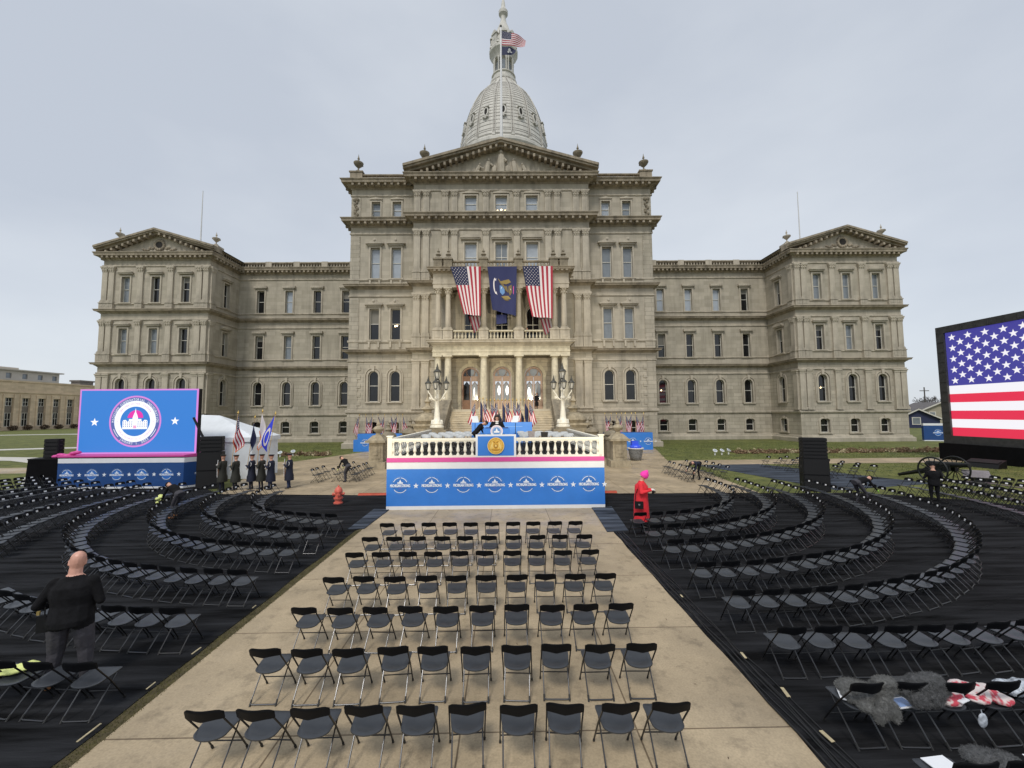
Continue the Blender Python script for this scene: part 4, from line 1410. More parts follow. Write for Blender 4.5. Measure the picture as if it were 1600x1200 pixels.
# --- wings and links
for s in (-1, 1):
    T = FT(s * 46.375, WY, 0)
    W = 7.125
    wc = (-4.0, 0.0, 4.0)
    b = MB(); b.T = T
    wall_panel(b, -W, W, 0, 10.4, [(c, 1.2, 5.3, 8.9, .6) for c in wc] + [(c, 1.25, 1.2, 3.05, .28) for c in wc])
    b.build('wall', 'stone_rustic', CAP)
    b = MB(); b.T = T
    wall_panel(b, -W, W, 10.4, 25.2, [(c, 1.1, 12.2, 15.55, 0) for c in wc] + [(c, 1.1, 19.05, 22.55, 0) for c in wc])
    b.build('wall', 'stone_ashlar', CAP)
    for i, c in enumerate(wc):
        put_window(T, c, 5.3, 1.2, 3.6, .6, '', 'glass_dark', lit=((-.05, 1.85),) if (s > 0 and i == 0) else None)
        put_window(T, c, 1.2, 1.25, 1.85, .28, '', 'glass_dark')
        put_window(T, c, 12.2, 1.1, 3.35, 0, 'segment', gl())
        put_window(T, c, 19.05, 1.1, 3.5, 0, 'segment', gl((.3, .5)))
    for x in (-6.72, -5.85, -2.0, 2.0, 5.85, 6.72):
        put_pilaster(T, x, 4.2, 9.5, .74, .22, 'dor')
        put_pilaster(T, x, 11.05, 16.6, .70, .20, 'cap', 1.1)
        put_pilaster(T, x, 18.15, 23.9, .70, .20, 'cap', .85)
    # inner return
    T = FT(s * WX0, 57, -s * PI / 2)
    b = MB(); b.T = T
    wall_panel(b, -3, 3, 0, 10.4, [(s * -.3, 1.2, 5.3, 8.9, .6), (s * -.3, 1.25, 1.2, 3.05, .28)])
    b.build('wall', 'stone_rustic', CAP)
    b = MB(); b.T = T
    wall_panel(b, -3, 3, 10.4, 25.2, [(s * -.3, 1.1, 12.2, 15.55, 0), (s * -.3, 1.1, 19.05, 22.55, 0)])
    b.build('wall', 'stone_ashlar', CAP)
    put_window(T, s * -.3, 5.3, 1.2, 3.6, .6, '', 'glass_dark'); put_window(T, s * -.3, 1.2, 1.25, 1.85, .28, '', 'glass_dark')
    put_window(T, s * -.3, 12.2, 1.1, 3.35, 0, 'segment', 'glass_dark'); put_window(T, s * -.3, 19.05, 1.1, 3.5, 0, 'segment', 'glass_dark')
    put_pilaster(T, s * 2.55, 4.2, 9.5, .74, .22, 'dor'); put_pilaster(T, s * 2.55, 11.05, 16.6, .70, .20, 'cap', 1.1); put_pilaster(T, s * 2.55, 18.15, 23.9, .70, .20, 'cap', .85)
    # link
    T = FT(s * 28.775, KY, 0)
    H = 10.475
    kc = [s * (c - 28.775) for c in (23.4, 27.6, 31.8, 36.0)]
    b = MB(); b.T = T
    wall_panel(b, -H, H, 0, 10.4, [(c, 1.2, 5.3, 8.75, .6) for c in kc] + [(c, 1.25, 1.25, 3.0, .28) for c in kc])
    b.build('wall', 'stone_rustic', CAP)
    b = MB(); b.T = T
    wall_panel(b, -H, H, 10.4, 25.2, [(c, 1.1, 12.1, 15.55, 0) for c in kc] + [(c, 1.1, 19.0, 22.35, 0) for c in kc])
    b.build('wall', 'stone_ashlar', CAP)
    for i, c in enumerate(kc):
        put_window(T, c, 5.3, 1.2, 3.45, .6, '', 'glass_dark', lit=((-.15, 1.9),) if (s > 0 and i == 0) else None)
        put_window(T, c, 1.25, 1.25, 1.75, .28, '', 'glass_dark')
        put_window(T, c, 12.1, 1.1, 3.45, 0, 'flat', 'glass_blind' if (s < 0 and i == 2) else 'glass_dark')
        put_window(T, c, 19.0, 1.1, 3.35, 0, 'flat', 'glass_sky' if ((s < 0 and i == 2) or (s > 0 and i in (0, 1, 2))) else 'glass_dark')
    xa = [(-WX1, 80), (-WX1, WY), (-WX0, WY), (-WX0, KY), (-CX - .02, KY)]
    pa = xa if s < 0 else [(-p[0], p[1]) for p in xa[::-1]]
    b = MB(); b.sweep(pa, [(-.05, 0), (.42, 0), (.42, .48), (.35, .55), (.22, .6), (.18, .8), (-.05, .85)])
    b.build('plinth', 'stone_ashlar', CAP)
    string(pa, 3.75, 4.12, .2)
    string(pa, 9.5, 9.72, .12)
    cornice('cornice_molding', pa, 10.45, 11.0, .6)
    string(pa, 11.9, 12.08, .12)
    string(pa, 16.62, 16.84, .12)
    cornice('cornice_molding', pa, 17.55, 18.1, .6)
    string(pa, 18.75, 18.95, .12)
    string(pa, 23.92, 24.14, .12)
    cornice('cornice_molding', pa, 24.75, 25.75, .85, brackets=.62, bh=.28)
    pb = [(-WX0 + .1, WY + .8), (-WX0 + .1, KY + .1), (-CX - .02, KY + .1)]
    pb = pb if s < 0 else [(-p[0], p[1]) for p in pb[::-1]]
    balustrade('balustrade', pb, 25.8, 26.72, 'stone_trim', .34, .42, 4.1)
    pbw = [(-WX0 - .25, WY + .8), (-WX0 - .25, KY + .45), (-CX - .02, KY + .45)]
    pbw = pbw if s < 0 else [(-p[0], p[1]) for p in pbw[::-1]]
    b = MB(); b.sweep(pbw, [(0, 25.76), (0, 26.66), (-.2, 26.66), (-.2, 25.76)]); b.build('added_parapet_backing', 'stone_weathered', CAP)  # dark panel added to close off the bright sky behind this balustrade
    tp = pediment(s * 46.375 - W - .85, s * 46.375 + W + .85, WY, 25.77, 29.0, .85, .85)
    b = MB()
    cxm = s * 46.375
    for k in range(14):
        a = 2 * PI * k / 14
        b.ellipsoid((cxm + .62 * math.cos(a), WY + .16, 27.0 + .62 * math.sin(a)), (.22, .14, .22), 6, 4)
    for q in (-1, 1):
        for k in range(5):
            b.ellipsoid((cxm + q * (.95 + .3 * k), WY + .2, 26.55 - .06 * k + .12 * math.sin(k * 2)), (.24, .12, .2 - .02 * k), 6, 4)
    b.build('relief_wreath', 'stone_cornice', tp)
    b = MB(); b.lathe([(.44, 0), (.44, .02)], n=16); o = b.build('round_vent', 'dark_void', tp); o.rotation_euler = (PI / 2, 0, 0); o.location = (cxm, WY + .12, 27.0)
    for q, zz in ((-1, 0), (1, 0)):
        outer = q == s
        xq = cxm + q * (6.75 if outer else 6.6)
        b = MB(); b.box(-.7, .7, -.6, .6, 0, 1.5); b.build('parapet_pier', 'stone_trim', CAP, loc=(xq, WY + 1.6, 25.76 + (.75 if outer else 0)))
        urn(xq, WY + 1.6, 27.55 + (.75 if outer else 0), .82, m='stone_trim')
    b = MB(); b.frustum(0, 0, 0, .9, 1.5, 1.5, 1.0, 1.0); b.frustum(0, 0, .902, 1.9, 1.0, 1.0, .15, .15)
    b.build('roof_lantern', 'dome_paint', CAP, loc=(s * 42.2, 58, 26.6))

# --- dome
DX, DY = 0.0, 80.0
prof = [(13.0, 32.0), (13.0, 34), (9.9, 34.2), (9.9, 43), (10.6, 43.3), (10.6, 44.2), (9.3, 44.6), (9.2, 49.2), (9.35, 49.3), (9.35, 49.7), (8.95, 49.8), (8.95, 52.9), (9.25, 53.2), (9.55, 53.5), (9.55, 54.0), (9.3, 54.3), (8.95, 54.5), (8.9, 54.7)]
dome_prof = [(8.9, 54.7), (8.75, 55.7), (8.55, 57.5), (8.2, 59.8), (7.75, 61.8), (7.15, 63.8), (6.4, 65.6), (5.5, 67.2), (4.4, 68.6), (3.55, 69.5), (2.95, 70.3), (2.5, 71.4)]
b = MB(); b.lathe(prof, (DX, DY, 0), 64)
drum = b.build('dome_drum', 'dome_paint', CAP, smooth=True, autosmooth=25)
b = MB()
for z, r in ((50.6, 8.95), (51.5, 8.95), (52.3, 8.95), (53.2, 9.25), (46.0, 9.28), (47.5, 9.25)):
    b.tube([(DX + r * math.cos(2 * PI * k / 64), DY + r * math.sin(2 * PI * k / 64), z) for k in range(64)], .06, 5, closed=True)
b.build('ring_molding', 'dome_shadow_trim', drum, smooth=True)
def dr(z):
    for (r0, z0), (r1, z1) in zip(dome_prof[:-1], dome_prof[1:]):
        if z0 <= z <= z1: return r0 + (r1 - r0) * (z - z0) / (z1 - z0)
    return dome_prof[-1][0]
b = MB()
fine = [(dr(54.7 + (71.4 - 54.7) * k / 48), 54.7 + (71.4 - 54.7) * k / 48) for k in range(49)]
b.lathe(fine, (DX, DY, 0), 64)
dome = b.build('dome', 'dome_paint', CAP, smooth=True)
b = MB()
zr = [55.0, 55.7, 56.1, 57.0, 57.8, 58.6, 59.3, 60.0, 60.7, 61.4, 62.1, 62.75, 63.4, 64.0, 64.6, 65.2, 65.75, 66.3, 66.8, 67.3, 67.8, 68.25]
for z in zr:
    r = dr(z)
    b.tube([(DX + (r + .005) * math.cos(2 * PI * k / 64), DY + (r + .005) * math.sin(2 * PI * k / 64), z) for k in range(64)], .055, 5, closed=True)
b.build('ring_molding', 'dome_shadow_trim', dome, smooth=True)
NB = 16
for k in range(NB):
    a = R(360 / NB * (k + .5) - 90)
    b = MB()
    for da in (-.03, .03):
        b.tube([(DX + (r + .05) * math.cos(a + da * 8 / max(r, 3.5)), DY + (r + .05) * math.sin(a + da * 8 / max(r, 3.5)), z) for r, z in fine[::3]], .085, 5)
    b.build('rib_molding', 'dome_paint', dome, smooth=True)
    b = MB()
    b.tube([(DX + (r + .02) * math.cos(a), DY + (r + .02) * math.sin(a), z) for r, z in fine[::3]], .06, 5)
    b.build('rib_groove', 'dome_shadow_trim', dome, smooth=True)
    b = MB(); b.frustum(0, 0, 0, .75, .30, .2, .16, .16); b.ellipsoid((0, 0, .85), (.16, .16, .2), 6, 4)
    o = b.build('antefix', 'dome_paint', drum); o.matrix_local = Matrix.Translation((DX + 9.2 * math.cos(a), DY + 9.2 * math.sin(a), 49.75)) @ Matrix.Rotation(a + PI / 2, 4, 'Z')
    b = MB(); b.frustum(0, 0, 0, .5, .34, .2, .2, .16)
    o = b.build('antefix', 'dome_paint', dome); o.matrix_local = Matrix.Translation((DX + 9.0 * math.cos(a), DY + 9.0 * math.sin(a), 54.5)) @ Matrix.Rotation(a + PI / 2, 4, 'Z')
    a = R(360 / NB * k - 90)
    z = 59.7
    r = dr(z)
    b = MB()
    ov = [(.30 * math.cos(2 * PI * i / 14), .78 * math.sin(2 * PI * i / 14)) for i in range(14)]
    ov2 = [(x * 1.7, y * 1.28) for x, y in ov]
    b.rings([[(x, .1, y) for x, y in ov2], [(x, -.22, y) for x, y in ov2], [(x, -.22, y) for x, y in ov], [(x, -.03, y) for x, y in ov]], False)
    b.prism([(-.55, 1.05), (.55, 1.05), (.42, 1.22), (0, 1.42), (-.42, 1.22)], 'y', -.30, .3)
    b.box(-.58, .58, -.26, .3, -1.22, -1.05)
    b.ellipsoid((0, -.2, -1.4), (.24, .12, .2), 7, 4)
    o = b.build('oval_window', 'dome_paint', dome)
    o.matrix_local = Matrix.Translation((DX + (r + .12) * math.cos(a), DY + (r + .12) * math.sin(a), z)) @ Matrix.Rotation(a + PI / 2, 4, 'Z') @ Matrix.Rotation(R(-10), 4, 'X')
    b = MB(); b.poly([(x, -.05, y) for x, y in ov]); b.build('pane', 'dark_void', o)
# lantern
b = MB()
b.lathe([(2.75, 71.2), (2.75, 71.7), (2.35, 71.9), (2.3, 72.7), (2.5, 72.8), (2.5, 73.0), (1.55, 73.05), (1.5, 76.2), (2.1, 76.4), (2.3, 77.0), (2.95, 77.8), (3.0, 78.3), (2.7, 78.8), (2.3, 80.3), (1.9, 82.0), (1.35, 83.3), (1.05, 84.2), (.72, 85.0), (.52, 86.0), (.56, 86.5), (.95, 87.0), (.98, 87.6), (.62, 88.2), (.46, 88.6), (.38, 89.6), (.16, 90.5), (.24, 90.8), (.06, 91.2), (.03, 92.2)], (DX, DY, 0), 16, a0=R(11.25))
lan = b.build('lantern', 'dome_paint', CAP, smooth=True, autosmooth=25)
for k in range(8):
    a = R(22.5 + 45 * k - 90)
    for da in (-.11, .11):
        b = MB(); b.lathe([(.2, 0), (.2, .2), (.14, .25), (.12, 2.7), (.2, 2.95), (.2, 3.3)], n=8)
        o = b.build('column', 'dome_paint', lan, smooth=True, autosmooth=40); o.location = (DX + 2.05 * math.cos(a + da), DY + 2.05 * math.sin(a + da), 73.0)
    a = R(45 * k - 90)
    b = MB()
    b.prism(arch_outline(.36, .15, 2.8, .36), 'y', -.06, .1)
    o = b.build('lantern_window', 'glass_blind', lan); o.matrix_local = Matrix.Translation((DX + 1.54 * math.cos(a), DY + 1.54 * math.sin(a), 73.05)) @ Matrix.Rotation(a + PI / 2, 4, 'Z')
    b = MB()
    b.box(-.62, .62, -.45, .5, -.6, 1.5); b.prism([(-.78, 1.502), (.78, 1.502), (.78, 1.7), (0, 2.3), (-.78, 1.7)], 'y', -.6, .5)
    b.ellipsoid((0, -.3, 2.45), (.14, .14, .26), 6, 4); b.ellipsoid((0, -.46, .6), (.34, .08, .42), 8, 5)
    o = b.build('gable', 'dome_paint', lan); o.matrix_local = Matrix.Translation((DX + 2.15 * math.cos(a), DY + 2.15 * math.sin(a), 79.4)) @ Matrix.Rotation(a + PI / 2, 4, 'Z')
    a2 = a + R(22.5)
    b = MB(); b.frustum(0, 0, 0, .5, .3, .3, .2, .2); b.ellipsoid((0, 0, .75), (.22, .22, .3), 7, 5)
    o = b.build('corner_finial', 'dome_paint', lan); o.location = (DX + 2.7 * math.cos(a2), DY + 2.7 * math.sin(a2), 78.5)

# ------------------------------------------------------------------ flags
def flag_geo(P, n_s=13, n_l=18, stars=True, star_r=0.016, off=0.012, bars=13):
    """cloth from P(s, l): s across the stripes (0 = canton edge), l along the stripes (0 = canton end).
    material slots: 0 red, 1 white, 2 blue"""
    b = MB()
    g = [[b.vert(P(i / n_s, j / n_l)) for j in range(n_l + 1)] for i in range(n_s + 1)]
    cl = round(n_l * 0.4)
    cs = n_s * 7 / 13
    for i in range(n_s):
        for j in range(n_l):
            st = int((i + .5) / n_s * bars)
            mi = st % 2
            if (i + .5) < cs and j < cl: mi = 2
            b.face((g[i][j], g[i + 1][j], g[i + 1][j + 1], g[i][j + 1]), mi)
    if stars:
        def nrm(s, l):
            e = .01
            a = Vector(P(s + e, l)) - Vector(P(s - e, l)); c = Vector(P(s, l + e)) - Vector(P(s, l - e))
            n = a.cross(c)
            return n.normalized() if n.length > 1e-9 else Vector((0, -1, 0))
        for r in range(9):
            for c in range(11):
                if (r + c) % 2: continue
                s0, l0 = (7 / 13) * (r + 1) / 10, .4 * (c + 1) / 12
                n = nrm(s0, l0)
                o = Vector(P(s0, l0))
                for sd in (1, -1):
                    k = b.vert(o + n * off * sd)
                    ring = []
                    for q in range(10):
                        rr = star_r if q % 2 == 0 else star_r * .42
                        ring.append(b.vert(Vector(P(s0 + rr * math.sin(q * PI / 5), l0 - .52 * rr * math.cos(q * PI / 5))) + n * off * sd))
                    for q in range(10):
                        b.face((k, ring[q], ring[(q + 1) % 10]), 1)
    return b

US = ['flag_red', 'flag_white', 'flag_navy']
# three big banners hung from the porch
def hang(xl, xr, zt, bl, br, y, ph):
    """top edge xl..xr at zt; bottom-left corner bl=(x,z), bottom-right br"""
    def P(s, l):
        a = Vector((xl, 0, zt)).lerp(Vector((bl[0], 0, bl[1])), l)
        c = Vector((xr, 0, zt)).lerp(Vector((br[0], 0, br[1])), l)
        p = a.lerp(c, s)
        bow = math.sin(l * PI * .5) * (1 - s) ** 2 * .25 * (xr - xl) * 0
        return (p.x + bow + .05 * math.sin(l * 5 + ph) * (1 - s), y + .10 * math.sin(s * 9 + l * 3 + ph) * (.25 + l) + .35 * l * (1 - s) ** 2, p.z)
    return P
def hung_us(xl, xr, zt, bl, br, y, ph, label):
    b = flag_geo(hang(xl, xr, zt, bl, br, y, ph), 13, 18, True, .023, .02)
    # lower end furled back and hanging behind the balustrade
    o = b.build('hanging_flag', US, None, smooth=True, autosmooth=80)
    tag(o, label, 'flag', 'flags hung from the porch')
    d = MB()
    n = 6
    xa, xb_ = br[0] - 1.3, br[0] - .15
    for k in range(n):
        u0, u1 = k / n, (k + 1) / n
        for j in range(4):
            v0, v1 = j / 4, (j + 1) / 4
            def Q(u, v):
                return (xa + (xb_ - xa) * u * (1 - .35 * v) + .55 * v * (1 if k < 9 else 0), y + .55 + .12 * math.sin(u * 9 + v), br[1] + .12 - 1.75 * v * (1 - .55 * u * u))
            d.poly([Q(u0, v0), Q(u1, v0), Q(u1, v1), Q(u0, v1)], k % 2)
    d.build('furled_end', ['flag_red_shaded', 'flag_white_shaded'], o)  # shade behind the flag is painted with the darker cloth colours
    return o
hung_us(-5.24, -1.98, 19.62, (-3.75, 14.55), (-2.0, 14.25), 42.68, 0.0, 'large US flag hanging left of the dark blue state flag on the porch')
hung_us(2.42, 5.70, 19.66, (3.45, 14.25), (5.62, 13.98), 42.68, 1.5, 'large US flag hanging right of the dark blue state flag on the porch')
Pst = hang(-1.33, 1.86, 19.62, (-.72, 15.0), (1.72, 14.25), 42.68, .8)
b = MB()
nn = 12
g = [[b.vert(Pst(i / nn, j / nn)) for j in range(nn + 1)] for i in range(nn + 1)]
for i in range(nn):
    for j in range(nn):
        b.face((g[i][j], g[i + 1][j], g[i + 1][j + 1], g[i][j + 1]))
so_ = b.build('hanging_flag', 'flag_state', None, smooth=True)
tag(so_, 'large dark blue state flag with coat of arms hung between two US flags', 'flag', 'flags hung from the porch')
def on_state(u, v):
    p = Vector(Pst(u, v)); return (p.x, p.y - .03, p.z)
b = MB()      # coat of arms: white scroll, gold elk and moose shapes, blue shield, eagle, motto scroll
def blob(pts, mi): put_poly(b, on_state, pts, mi)
def blobring(cx, cy, rx, ry, mi, n=10): put_poly(b, on_state, [(cx + rx * math.cos(2 * PI * k / n), cy + ry * math.sin(2 * PI * k / n)) for k in range(n)], mi)
for k in range(10):
    a0, a1 = R(100 + 16 * k), R(100 + 16 * (k + 1))
    blob([(.24 + .10 * math.cos(a0), .44 + .19 * math.sin(a0)), (.24 + .10 * math.cos(a1), .44 + .19 * math.sin(a1)), (.24 + .055 * math.cos(a1), .44 + .16 * math.sin(a1)), (.24 + .055 * math.cos(a0), .44 + .16 * math.sin(a0))], 0)
blob([(.20, .30), (.27, .27), (.25, .33)], 0); blob([(.20, .60), (.28, .64), (.24, .56)], 0)
blob([(.32, .26), (.42, .33), (.55, .30), (.72, .27), (.80, .33), (.62, .38), (.45, .37), (.36, .32)], 1)
blob([(.36, .34), (.50, .36), (.56, .42), (.66, .44), (.70, .56), (.60, .52), (.44, .40)], 2)
blob([(.38, .42), (.56, .42), (.56, .57), (.47, .62), (.38, .57)], 3)
blobring(.46, .49, .035, .045, 4); blobring(.62, .47, .05, .06, 2); blob([(.70, .42), (.82, .38), (.84, .54), (.76, .62), (.70, .52)], 2)
blobring(.80, .48, .03, .02, 0, 6)
blob([(.42, .66), (.54, .63), (.70, .62), (.80, .68), (.68, .70), (.52, .69)], 1); blob([(.48, .70), (.62, .69), (.74, .72), (.60, .73)], 2)
blob([(.88, .40), (.905, .42), (.90, .58), (.88, .56)], 5)
b.build('coat_of_arms', ['flag_white', 'flag_gold', 'flag_brown', 'flag_sky', 'paper_white', 'banner_magenta'], so_)
b = MB()
for k in range(5):
    u0, u1 = k / 5, (k + 1) / 5
    b.poly([(-.35 + 1.1 * u0, 43.2 + .12 * math.sin(u0 * 8), 14.55), (-.35 + 1.1 * u1, 43.2 + .12 * math.sin(u1 * 8), 14.5), (-.35 + 1.1 * u1, 43.25, 13.5 + .15 * u1), (-.35 + 1.1 * u0, 43.25, 13.5 + .1 * u0)])
b.build('furled_end', 'flag_state', so_)

# roof flagpole with two flags
fp = empty('flagpole', (0.25, 47.6, 36.4))
tag(fp, 'white flagpole standing on the peak of the main pediment before the dome', 'flagpole')
b = MB(); b.lathe([(.20, 0), (.17, .6), (.085, 15.4)], n=10); b.build('pole', 'pole_white', fp, smooth=True)
b = MB(); b.ellipsoid((0, 0, 15.5), (.16, .16, .16), 10, 6); b.build('finial', 'bronze_dark', fp, smooth=True)
def fly(x0, y0, z0, hoist, ln, ph, sag):
    def P(s, l):
        return (x0 + ln * l * (1 - .05 * s), y0 + .25 * math.sin(l * 8 + s * 1.5 + ph) * l, z0 - hoist * s * (1 - .5 * l * l) - sag * l * (.35 + .65 * l) + .10 * math.sin(l * 9 + ph + s) * l)
    return P
tag(flag_geo(fly(.36, 47.6, 51.3, 1.85, 3.0, .4, 1.1), 13, 20, True, .022, .012).build('flag', US, None, smooth=True, autosmooth=80), 'US flag flying at the top of the flagpole in front of the dome', 'flag')
Pm = fly(.36, 47.6, 49.25, 1.15, 1.75, 1.0, .3)
b = MB()
g = [[b.vert(Pm(i / 6, j / 10)) for j in range(11)] for i in range(7)]
for i in range(6):
    for j in range(10): b.face((g[i][j], g[i + 1][j], g[i + 1][j + 1], g[i][j + 1]))
for cx, cy, rx, ry in ((.55, .4, .10, .2), (.48, .65, .08, .14), (.68, .62, .09, .1)):
    for sd in (-.02, .02):
        b.poly([Vector(Pm(cy + ry * math.sin(2 * PI * k / 8), cx + rx * math.cos(2 * PI * k / 8))) + Vector((0, sd, 0)) for k in range(8)], 1)
tag(b.build('flag', ['flag_navy', 'pole_white'], None, smooth=True, autosmooth=80), 'small dark navy flag flying below the US flag on the roof flagpole', 'flag')
for s, wd in ((-1, 'left'), (1, 'right')):
    mst = empty('roof_mast', (.45 + s * 43.6, 58.0, 26.5))
    tag(mst, 'thin bare grey mast rising above the roof of the %s end wing' % wd, 'mast', 'roof masts')
    b = MB(); b.lathe([(.11, 0), (.09, 3), (.05, 10.0)], n=8); b.build('pole', 'pole_white', mst)
    b = MB(); b.lathe([(.2, -.2), (.2, .25), (.13, .3)], n=8); b.build('base', 'roof_grey', mst)

# flags standing on poles, cloth hanging in folds
def drape_P(z0, hoist, ln, dirx, ph, wid=.30):
    def P(s, l):
        f = math.sin(l * 7 + ph)
        return (dirx * (.02 + wid * l * (1.0 - .85 * s) * (1.15 - .3 * l) + .035 * f * (.2 + l)), -.03 + .10 * f * (.3 + l) - .06 * s, z0 - hoist * s - ln * l * (1.0 - .35 * s))
    return P
_fpm = {}
def standing_flag(loc, ptop, kind, label, group, ph=0, dirx=1, hoist=.85, ln=1.0, rz=0, polemat='pole_wood', name='flag_on_pole', base=True, wid=.30, lean=0.0):
    root = empty(name, loc, rz)
    tag(root, label, 'flag', group)
    b = MB(); b.lathe([(.018, 0), (.015, ptop)], n=6); po = b.build('pole', polemat, root)
    b = MB(); b.lathe([(.012, ptop), (.045, ptop + .03), (.05, ptop + .07), (.02, ptop + .12), (.008, ptop + .20)], n=8); b.build('finial', 'pole_gold', po)
    if base:
        b = MB(); b.lathe([(.18, 0), (.18, .03), (.05, .09), (.03, .16)], n=12); b.build('base', 'pole_gold', root)
    P = drape_P(ptop - .06, hoist, ln, dirx, ph, wid)
    if kind == 'us':
        b = flag_geo(P, 14, 14, True, .034, .006, 7)
        b.build('cloth', US, root, smooth=True, autosmooth=80)
    else:
        b = MB()
        g = [[b.vert(P(i / 6, j / 14)) for j in range(15)] for i in range(7)]
        for i in range(6):
            for j in range(14): b.face((g[i][j], g[i + 1][j], g[i + 1][j + 1], g[i][j + 1]))
        b.build('cloth', kind, root, smooth=True)
    return root
xs = [743.5, 749, 754.5, 760, 766, 772.5, 778, 784, 789.5, 795.5, 801, 807.5, 813.5, 819.5, 826]
k_us = k_nv = 0
for i, px in enumerate(xs):
    X = .6 + (px - 790) / 640 * 27.2
    us = (i % 2 == 0)
    if us: k_us += 1
    else: k_nv += 1
    lab = ('US flag on a gold-topped pole, %s from the left behind the speaker' % ordinal(k_us)) if us else ('dark navy flag on a pole, %s from the left behind the speaker' % ordinal(k_nv))
    standing_flag((X, 27.2 + (.0 if us else .45), 2.16), 2.68 + (.10 if i in (1, 2) else 0), 'us' if us else 'flag_navy', lab, 'flags behind the speaker', ph=i * 1.3, dirx=1 if i % 3 else -1, wid=.60, hoist=.95, ln=1.35)

# ------------------------------------------------------------------ stage
SY = 17.62
ST = empty('stage', (0.17, SY, 0))
tag(ST, 'raised stage with a blue logo front and cream balustrade at the end of the walk', 'stage')
def logo(P, cx, cy, s, parent, name='logo', mats=('logo_white', 'logo_dim', 'logo_shade', 'logo_violet'), y2=None):
    """round campaign-style roundel: ring arcs with lettering, small capitol, MICHIGAN STRONG bar, date"""
    b = MB()
    put_arc(b, P(0.0), cx, cy, 0.0 * s, .92 * s, 0, 360, 40, 2)
    put_arc(b, P(.003), cx, cy, .86 * s, .93 * s, 25, 86, 14, 0); put_arc(b, P(.003), cx, cy, .86 * s, .93 * s, 94, 155, 14, 0)
    put_arc(b, P(.003), cx, cy, .86 * s, .93 * s, 215, 325, 22, 0)
    ring_text(b, 'MICHIGAN GUBERNATORIAL INAUGURATION', P(.003), .10 * s, cx, cy, 1.05 * s, 90, 200, False, 1)
    ring_text(b, 'JANUARY 1, 2023', P(.003), .085 * s, cx, cy, 1.04 * s, 270, 80, True, 1)
    # little capitol
    put_poly(b, P(.003), [(cx - .34 * s, cy + .16 * s), (cx + .34 * s, cy + .16 * s), (cx + .34 * s, cy + .36 * s), (cx + .14 * s, cy + .36 * s), (cx + .14 * s, cy + .42 * s), (cx + .10 * s, cy + .50 * s), (cx + .03 * s, cy + .60 * s), (cx, cy + .74 * s), (cx - .03 * s, cy + .60 * s), (cx - .10 * s, cy + .50 * s), (cx - .14 * s, cy + .42 * s), (cx - .14 * s, cy + .36 * s), (cx - .34 * s, cy + .36 * s)], 0)
    for q in range(5):
        put_poly(b, P(.006), [(cx + (-.28 + .13 * q) * s, cy + .20 * s), (cx + (-.24 + .13 * q) * s, cy + .20 * s), (cx + (-.24 + .13 * q) * s, cy + .28 * s), (cx + (-.28 + .13 * q) * s, cy + .28 * s)], 2)
    put_poly(b, P(.003), [(cx - 1.22 * s, cy - .22 * s), (cx + 1.22 * s, cy - .22 * s), (cx + 1.22 * s, cy + .12 * s), (cx - 1.22 * s, cy + .12 * s)], 2)
    for q_, (ox, oy) in enumerate(((0, 0), (-.018, 0), (.018, 0), (0, .016), (0, -.016))):
        put_text(b, 'MICHIGAN STRONG', P(.006 + .0007 * q_), .33 * s, cx + ox * s, cy + (oy - .05) * s, 2.46 * s, 0, 0)
    put_text(b, '2023', P(.006), .16 * s, cx, cy - .42 * s, .44 * s, 0, 3)
    return b.build(name, mats, parent)
def Pfront(y):
    return lambda d: (lambda u, v: (u, y - .004 - d, v))
SW0, SW1 = -4.62, 4.62
b = MB(); b.box(SW0 + .02, SW1 - .02, .02, 11.2, 0.0, 2.13); b.build('platform', 'black_cloth', ST)
b = MB(); b.box(SW0 + .05, SW1 - .05, .05, 11.15, 2.132, 2.15); b.build('deck', 'black_box', ST)
for nm, z0, z1, mm, pr in (('hem_strip', 0.01, .16, 'banner_white', .012), ('fascia', .162, 1.70, 'banner_blue', .010), ('stripe', 1.702, 1.985, 'banner_white', .012), ('trim_strip', 1.987, 2.17, 'banner_magenta', .03)):
    b = MB(); b.box(SW0, SW1, -pr, .018, z0, z1)
    if nm == 'trim_strip': pass
    o = b.build(nm, mm, ST)
    b = MB(); b.box(SW0, SW0 + .016, .019, 11.2, z0, z1); b.box(SW1 - .016, SW1, .019, 11.2, z0, z1); b.build(nm, mm, ST)
    if nm == 'fascia': FA = o
PF = Pfront(-.011)
for k in range(7):
    cx = (624.5 + 48.35 * k - 774.6) * 17.62 / 640 + .09
    logo(PF, cx, 1.03, .345, FA)
    b = MB(); put_star(b, PF(.003), cx + .665, 1.0, .125, 90, 0); b.build('star', ['logo_white'], FA)
